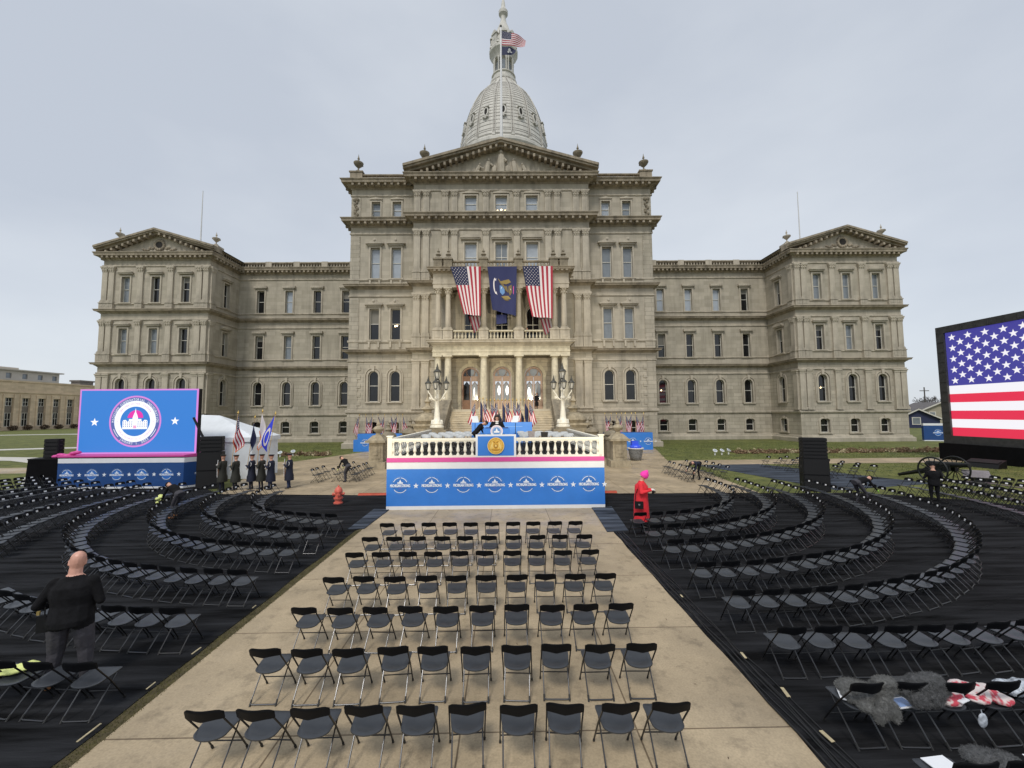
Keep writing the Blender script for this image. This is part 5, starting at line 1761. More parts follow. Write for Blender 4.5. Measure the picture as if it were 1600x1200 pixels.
# balustrade round the deck
def rail_run(p, q, n, parent):
    d = Vector(q) - Vector(p)
    ang = math.atan2(d.y, d.x)
    Lr = d.length
    T = Matrix.Translation((p[0], p[1], 2.152)) @ Matrix.Rotation(ang, 4, 'Z')
    b = MB(); b.T = T
    b.box(0, Lr, -.09, .09, .74, .83); b.box(0, Lr, -.075, .075, .69, .738)
    h = b.build('handrail', 'rail_cream', parent)
    b = MB(); b.T = T; b.box(0, Lr, -.09, .09, 0, .10); b.build('bottom_rail', 'rail_cream', parent)
    for k in range(n):
        x = Lr * (k + .5) / n
        key = 'bal'
        if key not in _fpm:
            bb = MB()
            bb.box(-.062, .062, -.062, .062, .102, .15); bb.box(-.062, .062, -.062, .062, .64, .688)
            bb.lathe([(.05, .152), (.05, .18), (.032, .2), (.04, .225), (.072, .28), (.078, .32), (.066, .38), (.042, .50), (.034, .57), (.044, .60), (.036, .615), (.05, .638)], n=12)
            o = bb.build('baluster', 'rail_cream', None, smooth=True, autosmooth=40)
            _fpm[key] = o.data; bpy.data.objects.remove(o)
        o = link('baluster', _fpm[key], parent)
        o.matrix_local = T @ Matrix.Translation((x, 0, 0))
rail_run((SW0 + .08, .12), (-.86, .12), 12, ST)
rail_run((.86, .12), (SW1 - .08, .12), 12, ST)
for s in (-1, 1):
    rail_run((s * (SW1 - .12), .25), (s * (SW1 - .12), 9.4), 25, ST)
    b = MB(); b.box(-.1, .1, -.1, .1, 0, .9); b.box(-.13, .13, -.13, .13, .902, .95); b.build('rail_post', 'rail_cream', ST, loc=(s * (SW1 - .1), .13, 2.153))
# seal panel at the middle of the balustrade
b = MB(); b.box(-.86, .86, -.03, .10, 2.175, 3.13); pn = b.build('seal_panel', 'banner_white', ST)
b = MB(); b.box(-.77, .77, -.042, -.031, 2.24, 3.06); b.build('blue_field', 'banner_blue', pn)
PS = Pfront(-.038)
b = MB()
cx, cy, rr = 0, 2.655, .355
b.T = Matrix.Translation((0, -.042, 0))
put_disc(b, PS(.0), cx, cy, rr, 40, 2); put_disc(b, PS(.003), cx, cy, rr * .94, 40, 0)
put_arc(b, PS(.006), cx, cy, rr * .70, rr * .73, 0, 360, 40, 2)
ring_text(b, 'THE GREAT SEAL OF THE STATE OF MICHIGAN', PS(.006), rr * .13, cx, cy, rr * .83, 90, 270, False, 1)
ring_text(b, 'A.D. MDCCCXXXV', PS(.006), rr * .13, cx, cy, rr * .83, 270, 75, True, 1)
put_poly(b, PS(.006), [(cx - .08, cy + .06), (cx + .08, cy + .06), (cx + .08, cy - .05), (cx, cy - .13), (cx - .08, cy - .05)], 1)
put_disc(b, PS(.009), cx, cy, .045, 14, 2)
for s in (-1, 1):     # supporters and eagle as raised shapes
    put_poly(b, PS(.006), [(s * .10, cy - .10), (s * .13, cy + .02), (s * .11, cy + .12), (s * .15, cy + .17), (s * .17, cy + .10), (s * .21, cy + .03), (s * .22, cy - .12), (s * .18, cy - .12), (s * .16, cy - .02), (s * .14, cy - .12)], 2)
    put_poly(b, PS(.006), [(0, cy + .10), (s * .05, cy + .18), (s * .13, cy + .20), (s * .07, cy + .12)], 1)
put_poly(b, PS(.006), [(-.2, cy - .15), (.2, cy - .15), (.16, cy - .19), (0, cy - .21), (-.16, cy - .19)], 1)
b.build('gold_seal', ['seal_gold', 'seal_bronze', 'seal_pale'], pn)
SX, SYY = .17, SY

# blue riser walls with logos
def riser(name, x0, x1, y0, y1, z0, z1, label, steps=None, nlogo=0, ls=.24, lx0=None):
    root = empty(name, ((x0 + x1) / 2, y0, z0)); tag(root, label, 'riser')
    hw = (x1 - x0) / 2
    b = MB(); b.box(-hw, hw, .012, y1 - y0, 0, z1 - z0); b.build('platform', 'banner_navy', root)
    b = MB(); b.box(-hw, hw, -.01, .01, 0, z1 - z0); fa = b.build('fascia', 'banner_blue', root)
    if steps:
        b = MB(); b.box(steps[0], steps[0] + abs(steps[1]), -.008, .8, 0, steps[2]); b.build('side_panel', 'banner_blue', root)
    P = lambda d: (lambda u, v: (u, -.014 - d, v))
    for k in range(nlogo):
        cx = (lx0 if lx0 is not None else -hw + .8) + k * 1.65
        logo(P, cx, (z1 - z0) * .5, ls * 1.5, fa)
        b = MB(); put_star(b, P(.003), cx + .82, (z1 - z0) * .5, .11); b.build('star', ['logo_white'], fa)
    return root
r0 = riser('flag_riser', -1.56, 2.26, 26.0, 26.5, 2.155, 3.46, 'blue riser wall below the flags behind the speaker')
b = MB()
b.box(-1.3, 1.3, -.013, -.0105, 1.02, 1.04)
b.build('pale_line', 'logo_dim', r0)
riser('flag_riser', -15.35, -10.5, 44.55, 45.9, 0, 1.9, 'blue logo riser with small US flags left of the steps', (-2.85, .42, 1.25), 2, .26, -1.6)
riser('flag_riser', 11.35, 16.35, 44.0, 45.4, 0, 1.85, 'blue logo riser with small US flags right of the steps', None, 2, .26, .35)
for s, pxs, yy in ((-1, (563, 573, 583.5, 592, 602, 612, 621.5, 630), 46.1), (1, (945, 955, 963, 971, 977, 986.5, 993, 1006), 45.6)):
    for i, px in enumerate(pxs):
        standing_flag((.6 + (px - 790) / 640 * yy, yy, 0), 3.85, 'us', 'small US flag, %s from the left on the riser %s of the steps' % (ordinal(i + 1), 'left' if s < 0 else 'right'), 'flags beside the steps', ph=i * 2.1, dirx=1 if (i + (s > 0)) % 2 else -1, hoist=1.2, ln=1.8, wid=.70)

# stage chairs: pale folding chairs facing the crowd
def stage_chair():
    root = empty('stage_chair')
    for nm in ('upright', 'upright2', 'crossbar', 'rear_frame', 'seat', 'backrest'):
        bb, mats = CP[nm]
        bb.build(nm.replace('2', ''), ['stage_chair_white' if nm in ('backrest',) else 'stage_chair_seat' if nm == 'seat' else 'chair_metal'] * len(mats), root, smooth=True, autosmooth=50)
    return root
scp = stage_chair()
for s, wd in ((-1, 'left'), (1, 'right')):
    for r in range(5):
        y = 20.6 + r * 1.0
        n = 5 if r < 4 else 4
        for k in range(n):
            x = SX + s * (1.35 + .56 * k + .26 * (r % 2))
            if s < 0 and r == 0 and k == 0: continue
            c = copy_tree(scp, (x, y, 2.152), PI + random.gauss(0, .03) + s * .12)
            tag(c, 'pale folding chair, %s outward from the lectern in row %s %s of it' % (ordinal(k + 1), ['one', 'two', 'three', 'four', 'five'][r], wd), 'stage chair', 'pale chairs on the stage')
for o in list(scp.children) + [scp]: bpy.data.objects.remove(o)

# lectern
LT = empty('lectern', (0.20, 18.05, 2.152)); tag(LT, 'blue-topped lectern with a round white seal at the front of the stage', 'lectern')
b = MB(); b.box(-.42, .42, -.05, .40, 0, .12); b.frustum(0, .17, .122, .98, .34, .18, .36, .2); b.build('body', 'black_box', LT)
b = MB(); b.box(-.58, .58, -.10, .42, .985, 1.22); b.build('top', 'banner_blue', LT)
b = MB(); b.box(-.50, .50, -.02, .40, 1.222, 1.26); b.build('reading_desk', 'banner_navy', LT)
b = MB()
Pl = lambda d: (lambda u, v: (u, -.106 - d, v))
put_disc(b, Pl(0), 0, 1.10, .27, 32, 0); put_arc(b, Pl(.003), 0, 1.10, .185, .20, 0, 360, 30, 1); put_disc(b, Pl(.004), 0, 1.10, .17, 28, 1)
ring_text(b, 'MICHIGAN GUBERNATORIAL INAUGURATION', Pl(.003), .04, 0, 1.10, .232, 90, 210, False, 2); ring_text(b, 'JANUARY 1, 2023', Pl(.003), .04, 0, 1.10, .232, 270, 90, True, 1)
put_poly(b, Pl(.006), [(-.12, 1.04), (.12, 1.04), (.12, 1.11), (.05, 1.11), (.03, 1.17), (0, 1.24), (-.03, 1.17), (-.05, 1.11), (-.12, 1.11)], 0)
b.build('seal', ['banner_white', 'flag_sky', 'banner_magenta'], LT)
for sx in (-.12, .14):
    b = MB(); b.tube([(sx, .1, 1.25), (sx * .8, .02, 1.42), (sx * .7, .12, 1.50)], .008, 6); b.ellipsoid((sx * .7, .13, 1.51), (.018, .03, .018), 8, 5); b.build('microphone', 'black_box', LT)
# teleprompters
for x, sg, wd in ((-.77, -1, 'left'), (1.03, 1, 'right')):
    t = empty('teleprompter', (x, 18.35, 2.152)); tag(t, 'tilted glass teleprompter panel on a thin stand %s of the speaker' % wd, 'teleprompter')
    b = MB(); b.lathe([(.16, 0), (.16, .03), (.014, .05), (.012, 1.45)], n=10); b.build('stand', 'black_box', t)
    b = MB(); a = R(sg * 14)
    b.T = Matrix.Translation((0, 0, 1.62)) @ Matrix.Rotation(-sg * .45, 4, 'Z') @ Matrix.Rotation(R(-32), 4, 'X')
    b.box(-.15, .15, -.004, .004, -.17, .17)
    b.build('glass_panel', 'tent_clear', t)
# grey equipment on the stage by the balustrade
for i, (x, y, h, lab) in enumerate(((-.78, 19.0, .55, 'low grey video camera case behind the balustrade beside the bending worker'), (1.75, 18.6, .95, 'small grey monitor on a stand behind the balustrade'), (2.35, 18.7, .9, 'small dark monitor on a stand behind the balustrade'))):
    t = empty('stage_monitor', (x, y, 2.152)); tag(t, lab, 'monitor')
    b = MB(); b.lathe([(.14, 0), (.14, .02), (.02, .05), (.02, h - .2)], n=8); b.build('stand', 'black_box', t)
    b = MB(); b.frustum(0, 0, h - .2, h + .12, .13, .10, .16, .08); b.build('housing', 'plaque_grey' if i < 2 else 'black_box', t)
# red cable ramps and mats at the stage foot
for x0, x1, wd in ((-6.75, -4.75, 'left'), (4.95, 6.15, 'right')):
    t = empty('cable_ramp', ((x0 + x1) / 2, 20.88, .02)); tag(t, 'low red cable ramp on the ground %s of the stage' % wd, 'cable ramp')
    hw = (x1 - x0) / 2
    b = MB(); b.prism([(-.16, 0), (.16, 0), (.07, .07), (-.07, .07)], 'x', -hw, hw); b.build('ramp', 'red_ramp', t)
    b = MB(); b.box(-hw, hw, -.05, .05, .072, .08); b.build('lid', 'banner_magenta' if False else 'red_ramp', t)
for pts, wd in (([(4.0, 14.1), (4.75, 14.2), (5.1, 17.75), (4.22, 17.6)], 'right'), ([(-4.95, 14.75), (-4.40, 14.8), (-4.32, 17.7), (-5.0, 17.75)], 'left')):
    bb = MB(); bb.prism(pts, 'z', .012, .036); tag(bb.build('mat', 'carpet_slate'), 'dark rubber mat on the carpet edge at the %s front corner of the stage' % wd, 'mat')

# ------------------------------------------------------------------ left video wall and its platform
PL = empty('screen_platform', (-20.75, 23.3, 0)); tag(PL, 'navy logo platform under the video wall with the round seal', 'platform')
hw = 3.45
b = MB(); b.box(-hw, hw, .02, 3.0, 0, 1.74); b.build('platform', 'black_cloth', PL)
b = MB(); b.poly([(-hw, 0, .02), (hw, 0, .02), (hw, 0, 1.42), (-hw, 0, 1.42)]); b.box(-hw, hw, -.004, .018, .12, 1.42); fa = b.build('fascia', 'banner_navy', PL)
b = MB(); b.box(-hw, hw, -.006, .018, 1.423, 1.68); b.build('stripe', 'banner_white', PL)
b = MB(); b.box(-hw, hw, -.006, .018, 0.0, .118); b.build('hem_strip', 'banner_white', PL)
b = MB(); b.box(-hw - .02, hw + .02, -.03, 3.0, 1.745, 1.83); b.build('trim_strip', 'banner_magenta', PL)
# angled right-hand return
T = Matrix.Translation((hw + .01, 0, 0)) @ Matrix.Rotation(R(58), 4, 'Z')
for nm, z0, z1, mm in (('fascia', .12, 1.42, 'banner_navy'), ('stripe', 1.423, 1.68, 'banner_white'), ('hem_strip', 0.0, .118, 'banner_white'), ('trim_strip', 1.70, 1.83, 'banner_magenta')):
    b = MB(); b.T = T; b.box(0, 2.0, -.006, .018, z0, z1); o = b.build(nm, mm, PL)
    if nm == 'fascia': fr = o
P1 = lambda d: (lambda u, v: (u, -.006 - d, v))
for k in range(5):
    cx = -hw + .53 + 1.36 * k
    logo(P1, cx, .78, .31, fa)
    b = MB(); put_star(b, P1(.003), cx + .68, .78, .125); b.build('star', ['logo_white'], fa)
P2 = lambda d: (lambda u, v: tuple(T @ Vector((u, -.008 - d, v))))
logo(P2, .9, .78, .31, fr)

VS = empty('video_wall', (-20.75, 24.2, 1.84)); tag(VS, 'lit blue video wall with pink border, round capitol seal and two stars', 'video wall')
b = MB(); b.box(-3.42, 3.42, .03, .28, 0, 3.74); b.build('cabinet', 'black_box', VS)
b = MB(); b.box(-3.40, 3.40, -.005, .028, .0, 3.74); b.build('border', 'led_pink', VS)
b = MB(); b.box(-3.31, 3.31, -.010, -.0055, .085, 3.655); sc = b.build('screen', 'led_blue', VS)
Pv = lambda d: (lambda u, v: (u, -.012 - d, v))
b = MB()
cx, cy, q = -.15, 1.86, 1.49
put_disc(b, Pv(0), cx, cy, q, 64, 2)
put_disc(b, Pv(.002), cx, cy, q * .935, 64, 4)
ring_text(b, 'MICHIGAN GUBERNATORIAL INAUGURATION', Pv(.004), .13 * 1.05, cx, cy, q * .855, 90, 186, False, 1)
ring_text(b, 'JANUARY 1, 2023', Pv(.004), .13 * 1.05, cx, cy, q * .855, 270, 78, True, 1)
put_arc(b, Pv(.004), cx, cy, q * .85, q * .87, 200, 224, 10, 1); put_arc(b, Pv(.004), cx, cy, q * .85, q * .87, 316, 340, 10, 1)
put_disc(b, Pv(.004), cx, cy, q * .80, 64, 1)
put_disc(b, Pv(.006), cx, cy, q * .575, 56, 0)
ring_text(b, 'GRETCHEN WHITMER, GOVERNOR', Pv(.006), .115, cx, cy, q * .69, 90, 118, False, 5)
ring_text(b, 'GARLIN GILCHRIST II, LT. GOVERNOR', Pv(.006), .105, cx, cy, q * .69, 270, 122, True, 5)
put_star(b, Pv(.006), cx - q * .69, cy, .04, 90, 5); put_star(b, Pv(.006), cx + q * .69, cy, .04, 90, 5)
# pink sun and white capitol
def capicon(b, P, cx, cy, s, sun, white, dark, dz=.002):
    put_poly(b, P, [(cx + .30 * s * math.cos(PI * k / 20 - .06), cy + .12 * s + .30 * s * math.sin(PI * k / 20)) for k in range(21)], sun)
capicon(b, Pv(.008), cx, cy + .02, q, 3, 1, 0)
W1 = Pv(.010)
put_poly(b, W1, [(cx + x * q, cy + z * q) for x, z in ((-.48, -.30), (.48, -.30), (.48, .0), (.45, .05), (.36, .06), (.30, 0), (.24, .02), (.24, .09), (.11, .09), (.10, .16), (.05, .30), (.02, .36), (.015, .44), (0, .52), (-.015, .44), (-.02, .36), (-.05, .30), (-.10, .16), (-.11, .09), (-.24, .09), (-.24, .02), (-.30, 0), (-.36, .06), (-.45, .05), (-.48, 0))], 1)
W2 = Pv(.012)
for r_, zz in enumerate((-.22, -.13, -.045)):
    for k in range(12):
        x = -.44 + .08 * k
        if abs(x) < .06: continue
        wd, hh = .022, (.05 if r_ else .06)
        put_poly(b, W2, [(cx + (x - wd / 2) * q, cy + zz * q), (cx + (x + wd / 2) * q, cy + zz * q), (cx + (x + wd / 2) * q, cy + (zz + hh) * q), (cx + (x - wd / 2) * q, cy + (zz + hh) * q)], 4)
for k in range(4):
    zz = .14 + .06 * k
    put_arc(b, W2, cx, cy + zz * q - .03, .055 * q - k * .012 * q, .062 * q - k * .012 * q, 20, 160, 6, 3)
for x in (-.04, .04, 0):
    put_poly(b, W2, [(cx + (x - .012) * q, cy - .27 * q), (cx + (x + .012) * q, cy - .27 * q), (cx + (x + .012) * q, cy - .16 * q), (cx + (x - .012) * q, cy - .16 * q)], 3)
put_star(b, Pv(.004), -2.47, 1.82, .25, 90, 1); put_star(b, Pv(.004), 2.13, 1.86, .25, 90, 1)
b.build('seal_image', ['led_blue', 'led_white', 'led_pink', 'led_magenta', 'led_shade', 'led_textpink'], sc)

# ------------------------------------------------------------------ right video wall: a flag picture
RV = empty('video_wall', (37.2, 33.6, 0), R(-90)); tag(RV, 'huge video wall showing a US flag in a black frame on a black base', 'video wall')
# local x runs from the far edge towards the viewer, local -y faces the lawn
LW = 16.2
b = MB(); b.box(-.15, LW + .15, .05, .9, 1.35, 10.95); b.build('cabinet', 'black_box', RV)
b = MB()
for x0, x1, z0, z1 in ((-.18, LW + .18, 10.42, 10.97), (-.18, .42, 1.95, 10.417), (LW - .4, LW + .18, 1.95, 10.417), (-.18, LW + .18, 1.33, 1.947)):
    b.box(x0, x1, -.16, .048, z0, z1)
for k in range(18):
    b.box(-.1 + k * .92, .0 + k * .92, -.19, -.162, 10.45, 10.94)
for k in range(10):
    b.box(-.15, .40, -.19, -.162, 2.2 + k * .83, 2.28 + k * .83)
b.build('frame', 'truss_grey', RV)
b = MB()
X0, X1, Z0, Z1 = .42, LW - .4, 1.95, 10.42
cz = 6.02
sh = (cz - Z0) / 6
PR = lambda d: (lambda u, v: (u, -.002 - d, v))
for k in range(6):
    put_poly(b, PR(0), [(X0, Z0 + sh * k), (X1, Z0 + sh * k), (X1, Z0 + sh * (k + 1)), (X0, Z0 + sh * (k + 1))], 0 if k % 2 == 0 else 1)
CW = 6.9
put_poly(b, PR(0), [(X0, cz), (X0 + CW, cz), (X0 + CW, Z1), (X0, Z1)], 2)
for k in range(7):
    z0, z1 = cz + (Z1 - cz) * k / 7, cz + (Z1 - cz) * (k + 1) / 7
    put_poly(b, PR(0), [(X0 + CW, z0), (X1, z0), (X1, z1), (X0 + CW, z1)], 0 if k % 2 == 0 else 1)
for r_ in range(9):
    for c in range(11):
        if (r_ + c) % 2: continue
        put_star(b, PR(.004), X0 + CW * (c + .85) / 11.9, cz + (Z1 - cz) * (r_ + .9) / 9.9, .30, 90 + 0, 1)
b.build('screen', ['led_flag_red', 'led_flag_white', 'led_flag_blue'], RV)
b = MB(); b.box(-.3, LW + .3, -.5, 1.2, 0, 1.325)
b.build('base', 'black_cloth', RV)
b = MB()
for k in range(7):
    b.box(.4 + k * 2.4, .5 + k * 2.4, 1.22, 1.32, 0, 10.9); b.tube([(.45 + k * 2.4, 1.27, 8), (.45 + k * 2.4, 4.2, 0.05)], .05, 6)
b.build('rear_truss', 'truss_grey', RV)

# ------------------------------------------------------------------ loudspeakers
def array_speaker(loc, rz, w_, h, d, label, n=4, name='loudspeaker', m='black_box', tilt=0.0):
    t = empty(name, loc, rz); tag(t, label, 'loudspeaker')
    b = MB()
    hh = h / n
    for k in range(n):
        b.frustum(0, 0, k * hh + .008, (k + 1) * hh - .008, w_ / 2, d / 2, w_ / 2, d / 2 - .02)
    b.box(-w_ / 2 + .03, w_ / 2 - .03, -d / 2 + .05, d / 2 - .05, 0, h)
    cab = b.build('cabinet', m, t)
    for k in range(n):
        b = MB(); b.box(-w_ / 2 + .035, w_ / 2 - .035, -d / 2 - .012, -d / 2 + .02, k * hh + .04, (k + 1) * hh - .04)
        b.build('grille', 'black_grille', t)
    b = MB()
    for s in (-1, 1):
        for k in range(n):
            b.box(s * w_ / 2 - .012, s * w_ / 2 + .012, -.12, .05, k * hh + hh * .4, k * hh + hh * .55)
    b.build('handle', 'truss_grey', t)
    return t
array_speaker((-25.0, 23.8, 1.70), R(14), .66, 1.05, .45, 'small black line array speaker on a black draped box left of the seal screen', 5)
t = empty('draped_box', (-25.1, 23.9, 0), R(14)); tag(t, 'black draped speaker box standing left of the navy logo platform', 'draped box')
b = MB(); b.frustum(0, 0, 0, 1.62, .86, .55, .80, .5); b.build('drape', 'black_cloth', t)
b = MB(); b.box(-.82, .82, -.52, .52, 1.622, 1.69); b.build('lid', 'black_box', t)
t = empty('cloth_bundle', (-24.1, 23.6, 1.70)); tag(t, 'crumpled magenta cloth lying on the black box beside the small speaker', 'cloth')
b = MB()
for k in range(7):
    b.ellipsoid((-.55 + .2 * k, .05 * math.sin(k * 2), .07 + .05 * math.sin(k * 1.4) + .03 * k), (.2, .16, .10), 8, 5)
b.build('folded_cloth', 'banner_magenta', t, smooth=True)
array_speaker((-15.75, 23.2, 0), R(18), 1.15, 2.0, .62, 'large black speaker cabinet standing right of the seal screen', 2)
array_speaker((-15.75, 23.25, 2.03), R(18), 1.05, .82, .5, 'black speaker array set on top of the large cabinet right of the seal screen', 4)
t = empty('strut', (-16.75, 23.9, 0)); tag(t, 'slanting black brace leaning beside the seal screen', 'strut')
b = MB(); b.tube([(-.6, 0, 3.9), (.3, 0, 2.2), (.55, 0, 0.02)], .06, 6); b.build('brace', 'black_box', t)
b = MB(); b.box(.35, .75, -.2, .2, 0, .03); b.build('foot_plate', 'black_box', t)
array_speaker((16.3, 20.9, .016), R(-20), 1.12, 1.62, .7, 'wide black subwoofer cabinet on the carpet at the end of the curved rows', 2)
array_speaker((16.3, 20.9, 1.64), R(-20), 1.06, 1.04, .6, 'black speaker array stacked on the wide subwoofer beside the right lawn', 6)

# ------------------------------------------------------------------ tent
TN = empty('marquee_tent', (-18.6, 27.4, 0)); tag(TN, 'white marquee tent behind the colour guard', 'tent')
b = MB()
A, B_, Cc, D = (-4.2, -1.2), (3.3, -1.2), (3.3, 1.6), (-4.2, 1.6)
zf, zr = 2.62, 4.25
rl, rr_ = (-4.2, 1.2, zr), (.2, 1.2, 3.9)
b.poly([(-4.3, -1.3, zf), (3.4, -1.3, zf), (.2, 0.2, 4.0), (-4.3, 0.2, 4.2)])
b.poly([(3.4, -1.3, zf), (3.4, 1.7, zf), (.2, 0.2, 4.0)])
b.poly([(3.4, 1.7, zf), (-4.3, 1.7, zf), (-4.3, 0.2, 4.2), (.2, 0.2, 4.0)])
b.poly([(-4.3, -1.3, zf), (-4.3, 0.2, 4.2), (-4.3, 1.7, zf)])
b.box(-4.3, 3.4, -1.32, -1.302, zf - .28, zf); b.box(3.402, 3.42, -1.3, 1.7, zf - .28, zf)
b.build('roof', 'tent_white', TN)
b = MB()
n = 14
for k in range(n):
    x0, x1 = -4.2 + 7.5 * k / n, -4.2 + 7.5 * (k + 1) / n
    b.poly([(x0, -1.2 + .05 * (k % 2), .03), (x1, -1.2 + .05 * ((k + 1) % 2), .03), (x1, -1.24, zf - .02), (x0, -1.24, zf - .02)])
for k in range(9):
    y0, y1 = -1.2 + 2.8 * k / 9, -1.2 + 2.8 * (k + 1) / 9
    b.poly([(3.3 + .05 * (k % 2), y0, .03), (3.3 + .05 * ((k + 1) % 2), y1, .03), (3.3, y1, zf - .02), (3.3, y0, zf - .02)])
b.build('side_curtain', 'tent_white', TN, smooth=True)
for x, y in ((-4.2, -1.15), (3.25, -1.15), (3.25, 1.5), (-.4, -1.15)):
    b = MB(); b.lathe([(.05, 0), (.05, zf)], n=8); b.build('pole', 'pole_white', TN, loc=(x, y + .05, 0))

# ------------------------------------------------------------------ people
def capsule(b, p, q, ra, rb, n=9):
    p, q = Vector(p), Vector(q)
    d = q - p
    pts, rr = [], []
    dn = d.normalized()
    for k in range(4):
        a = PI / 2 * (k / 4)
        pts.append(p - dn * ra * math.cos(a)); rr.append(max(ra * math.sin(a), ra * .05))
    for k in range(4):
        t = k / 3
        pts.append(p.lerp(q, t)); rr.append(ra + (rb - ra) * t)
    for k in range(1, 5):
        a = PI / 2 * (k / 4)
        pts.append(q + dn * rb * math.sin(a)); rr.append(max(rb * math.cos(a), rb * .05))
    b.tube(pts, rr, n)

def person(label, loc, rz, torso='cloth_black', legs='cloth_black', shoe='shoe_black', sleeve=None, skin='skin', H=1.0, fat=1.0, lean=0.0, twist=0.0, headpitch=0.0, headyaw=0.0, arms=None, feet=None, hair=None, hat=None, coat=None, voxel=.016, glove=None, group=None, side=0.0, hem=None, baggy=1.0):
    """faces local +y. arms: ((elbow, wrist) left, (elbow, wrist) right) as offsets from the shoulder in torso-free axes"""
    root = empty('person', loc, rz); tag(root, label, 'person', group)
    sleeve = sleeve or torso
    S = []      # (shape list for remesh, region capsules for material)
    b = MB()
    ln = R(lean)
    up = Vector((math.sin(R(side)), math.sin(ln), math.cos(ln) * math.cos(R(side)))).normalized()
    fwd = Vector((0, math.cos(ln), -math.sin(ln)))
    rt = fwd.cross(up).normalized()
    if twist:
        rt = (Matrix.Rotation(R(twist), 3, up) @ rt); fwd = (Matrix.Rotation(R(twist), 3, up) @ fwd)
    pel = Vector((0, -.25 * math.sin(ln), .95)) if lean else Vector((0, 0, .95))
    def tp(x, y, z): return pel + rt * x + fwd * y + up * z
    ml = []
    names = []
    def reg(m):
        if m not in names: names.append(m)
        return names.index(m)
    regs = []
    def cap(p, q, ra, rb, m, n=9):
        capsule(b, p, q, ra, rb, n); regs.append((Vector(p), Vector(q), ra, rb, reg(m)))
    # torso as a loft of ellipses
    f = fat
    sec = [(-.12, .150 * f, .115 * f, -.01), (-.04, .172 * f, .130 * f, 0), (.06, .168 * f, .125 * f, .012 * f), (.16, .158 * f, .120 * f, .015 * f), (.28, .172 * f, .128 * f, .01), (.40, .190 * (1 + .6 * (f - 1)), .122 * f, 0), (.48, .185, .10, -.01), (.535, .115, .075, -.01), (.565, .066, .062, 0)]
    b.rings([[tp(rx * math.cos(2 * PI * i / 14), oy + ry * math.sin(2 * PI * i / 14), z) for i in range(14)] for z, rx, ry, oy in sec])
    regs.append((tp(0, 0, -.05), tp(0, 0, .12), .15 * f, .15 * f, reg(legs if not coat and f < 1.4 else torso)))
    regs.append((tp(0, 0, .12), tp(0, 0, .46), .16 * f, .16 * f, reg(torso)))
    regs.append((tp(-.15, 0, .46), tp(.15, 0, .46), .10, .10, reg(torso)))
    # neck and head
    nk = tp(0, 0, .52)
    hp = R(headpitch)
    hup = (up * math.cos(hp) + fwd * math.sin(hp)); hf = (fwd * math.cos(hp) - up * math.sin(hp)); hr = rt
    if headyaw:
        Mr = Matrix.Rotation(R(headyaw), 3, hup); hf = Mr @ hf; hr = Mr @ hr
    hc = nk + up * .055 + hup * .135
    hk = 1.13 if f > 1.45 else 1.0
    def hpnt(x, y, z): return hc + (hr * x + hf * y + hup * z) * hk
    cap(nk, nk + up * .05 + hup * .05, .062 * (1 + .5 * (f - 1)), .060 * (1 + .5 * (f - 1)), skin)
    # skull loft
    hs = [(-.118, .022, .030, .050), (-.105, .045, .052, .034), (-.07, .062, .080, .012), (-.02, .072, .096, .000), (.03, .077, .103, -.006), (.07, .074, .098, -.010), (.10, .061, .082, -.012), (.12, .040, .054, -.012), (.132, .016, .02, -.012), (.133, .006, .008, -.012)]
    b.rings([[hpnt(rx * math.cos(2 * PI * i / 12), oy + ry * math.sin(2 * PI * i / 12), z) for i in range(12)] for z, rx, ry, oy in hs])
    regs.append((hpnt(0, 0, -.05), hpnt(0, 0, .06), .09, .09, reg(skin)))
    capsule(b, hpnt(0, .085, .025), hpnt(0, .112, -.02), .010, .016, 6)
    for s in (-1, 1):
        capsule(b, hpnt(s * .074, -.005, .02), hpnt(s * .078, -.012, -.025), .016, .012, 6)
    # legs
    ft = feet or ((-.11, .0, 0), (.11, .0, 0))
    for s, F_ in zip((-1, 1), ft):
        hip = pel + Vector((s * .085 * f, 0, -.04))
        ank = Vector((F_[0], F_[1], .085 + F_[2]))
        kn = hip.lerp(ank, .5) + Vector((0, .04 + (.10 if lean > 30 else 0), 0))
        cap(hip, kn, .088 * f, .060 * (1 + .5 * (f - 1)) * baggy, legs); cap(kn, ank, .058 * (1 + .5 * (f - 1)) * baggy, .042 * baggy ** 1.5, legs)
        cap(ank + Vector((0, -.03, -.045)), ank + Vector((s * .02, .14, -.05)), .040, .036, shoe)
    # arms
    ar = arms or (((-.06, -.02, -.28), (-.05, .06, -.50)), ((.06, -.02, -.28), (.05, .06, -.50)))
    for s, (e, w_) in zip((-1, 1), ar):
        sh = tp(s * .182 * (1 + .35 * (f - 1)), -.005, .455)
        el = sh + Vector(e); wr = sh + Vector(w_)
        sw = 1.28 if coat else 1.0
        cap(sh, el, .058 * sw * (1 + .5 * (f - 1)), .046 * sw * (1 + .4 * (f - 1)), sleeve); cap(el, wr, .045 * sw * (1 + .4 * (f - 1)), .031 * sw, sleeve)
        d = (wr - el).normalized()
        hm = glove or skin
        side_ = d.cross(Vector((0, 0, 1)))
        if side_.length < .2: side_ = Vector((1, 0, 0))
        side_.normalize(); nn_ = side_.cross(d).normalized()
        pm = wr + d * .055
        cap(wr + d * .01, wr + d * .075, .030, .032, hm, 8)
        for k, (o_, L_) in enumerate(((-.027, .066), (-.009, .078), (.009, .074), (.026, .058))):
            a0 = wr + d * .085 + side_ * o_
            m0 = a0 + d * L_ * .55 - nn_ * .008
            cap(a0, m0, .0095, .009, hm, 6); cap(m0, m0 + d * L_ * .35 - nn_ * L_ * .38, .009, .008, hm, 6)
        t0 = wr + d * .03 - side_ * s * .03
        cap(t0, t0 + d * .04 - side_ * s * .025 - nn_ * .02, .011, .009, hm, 6)
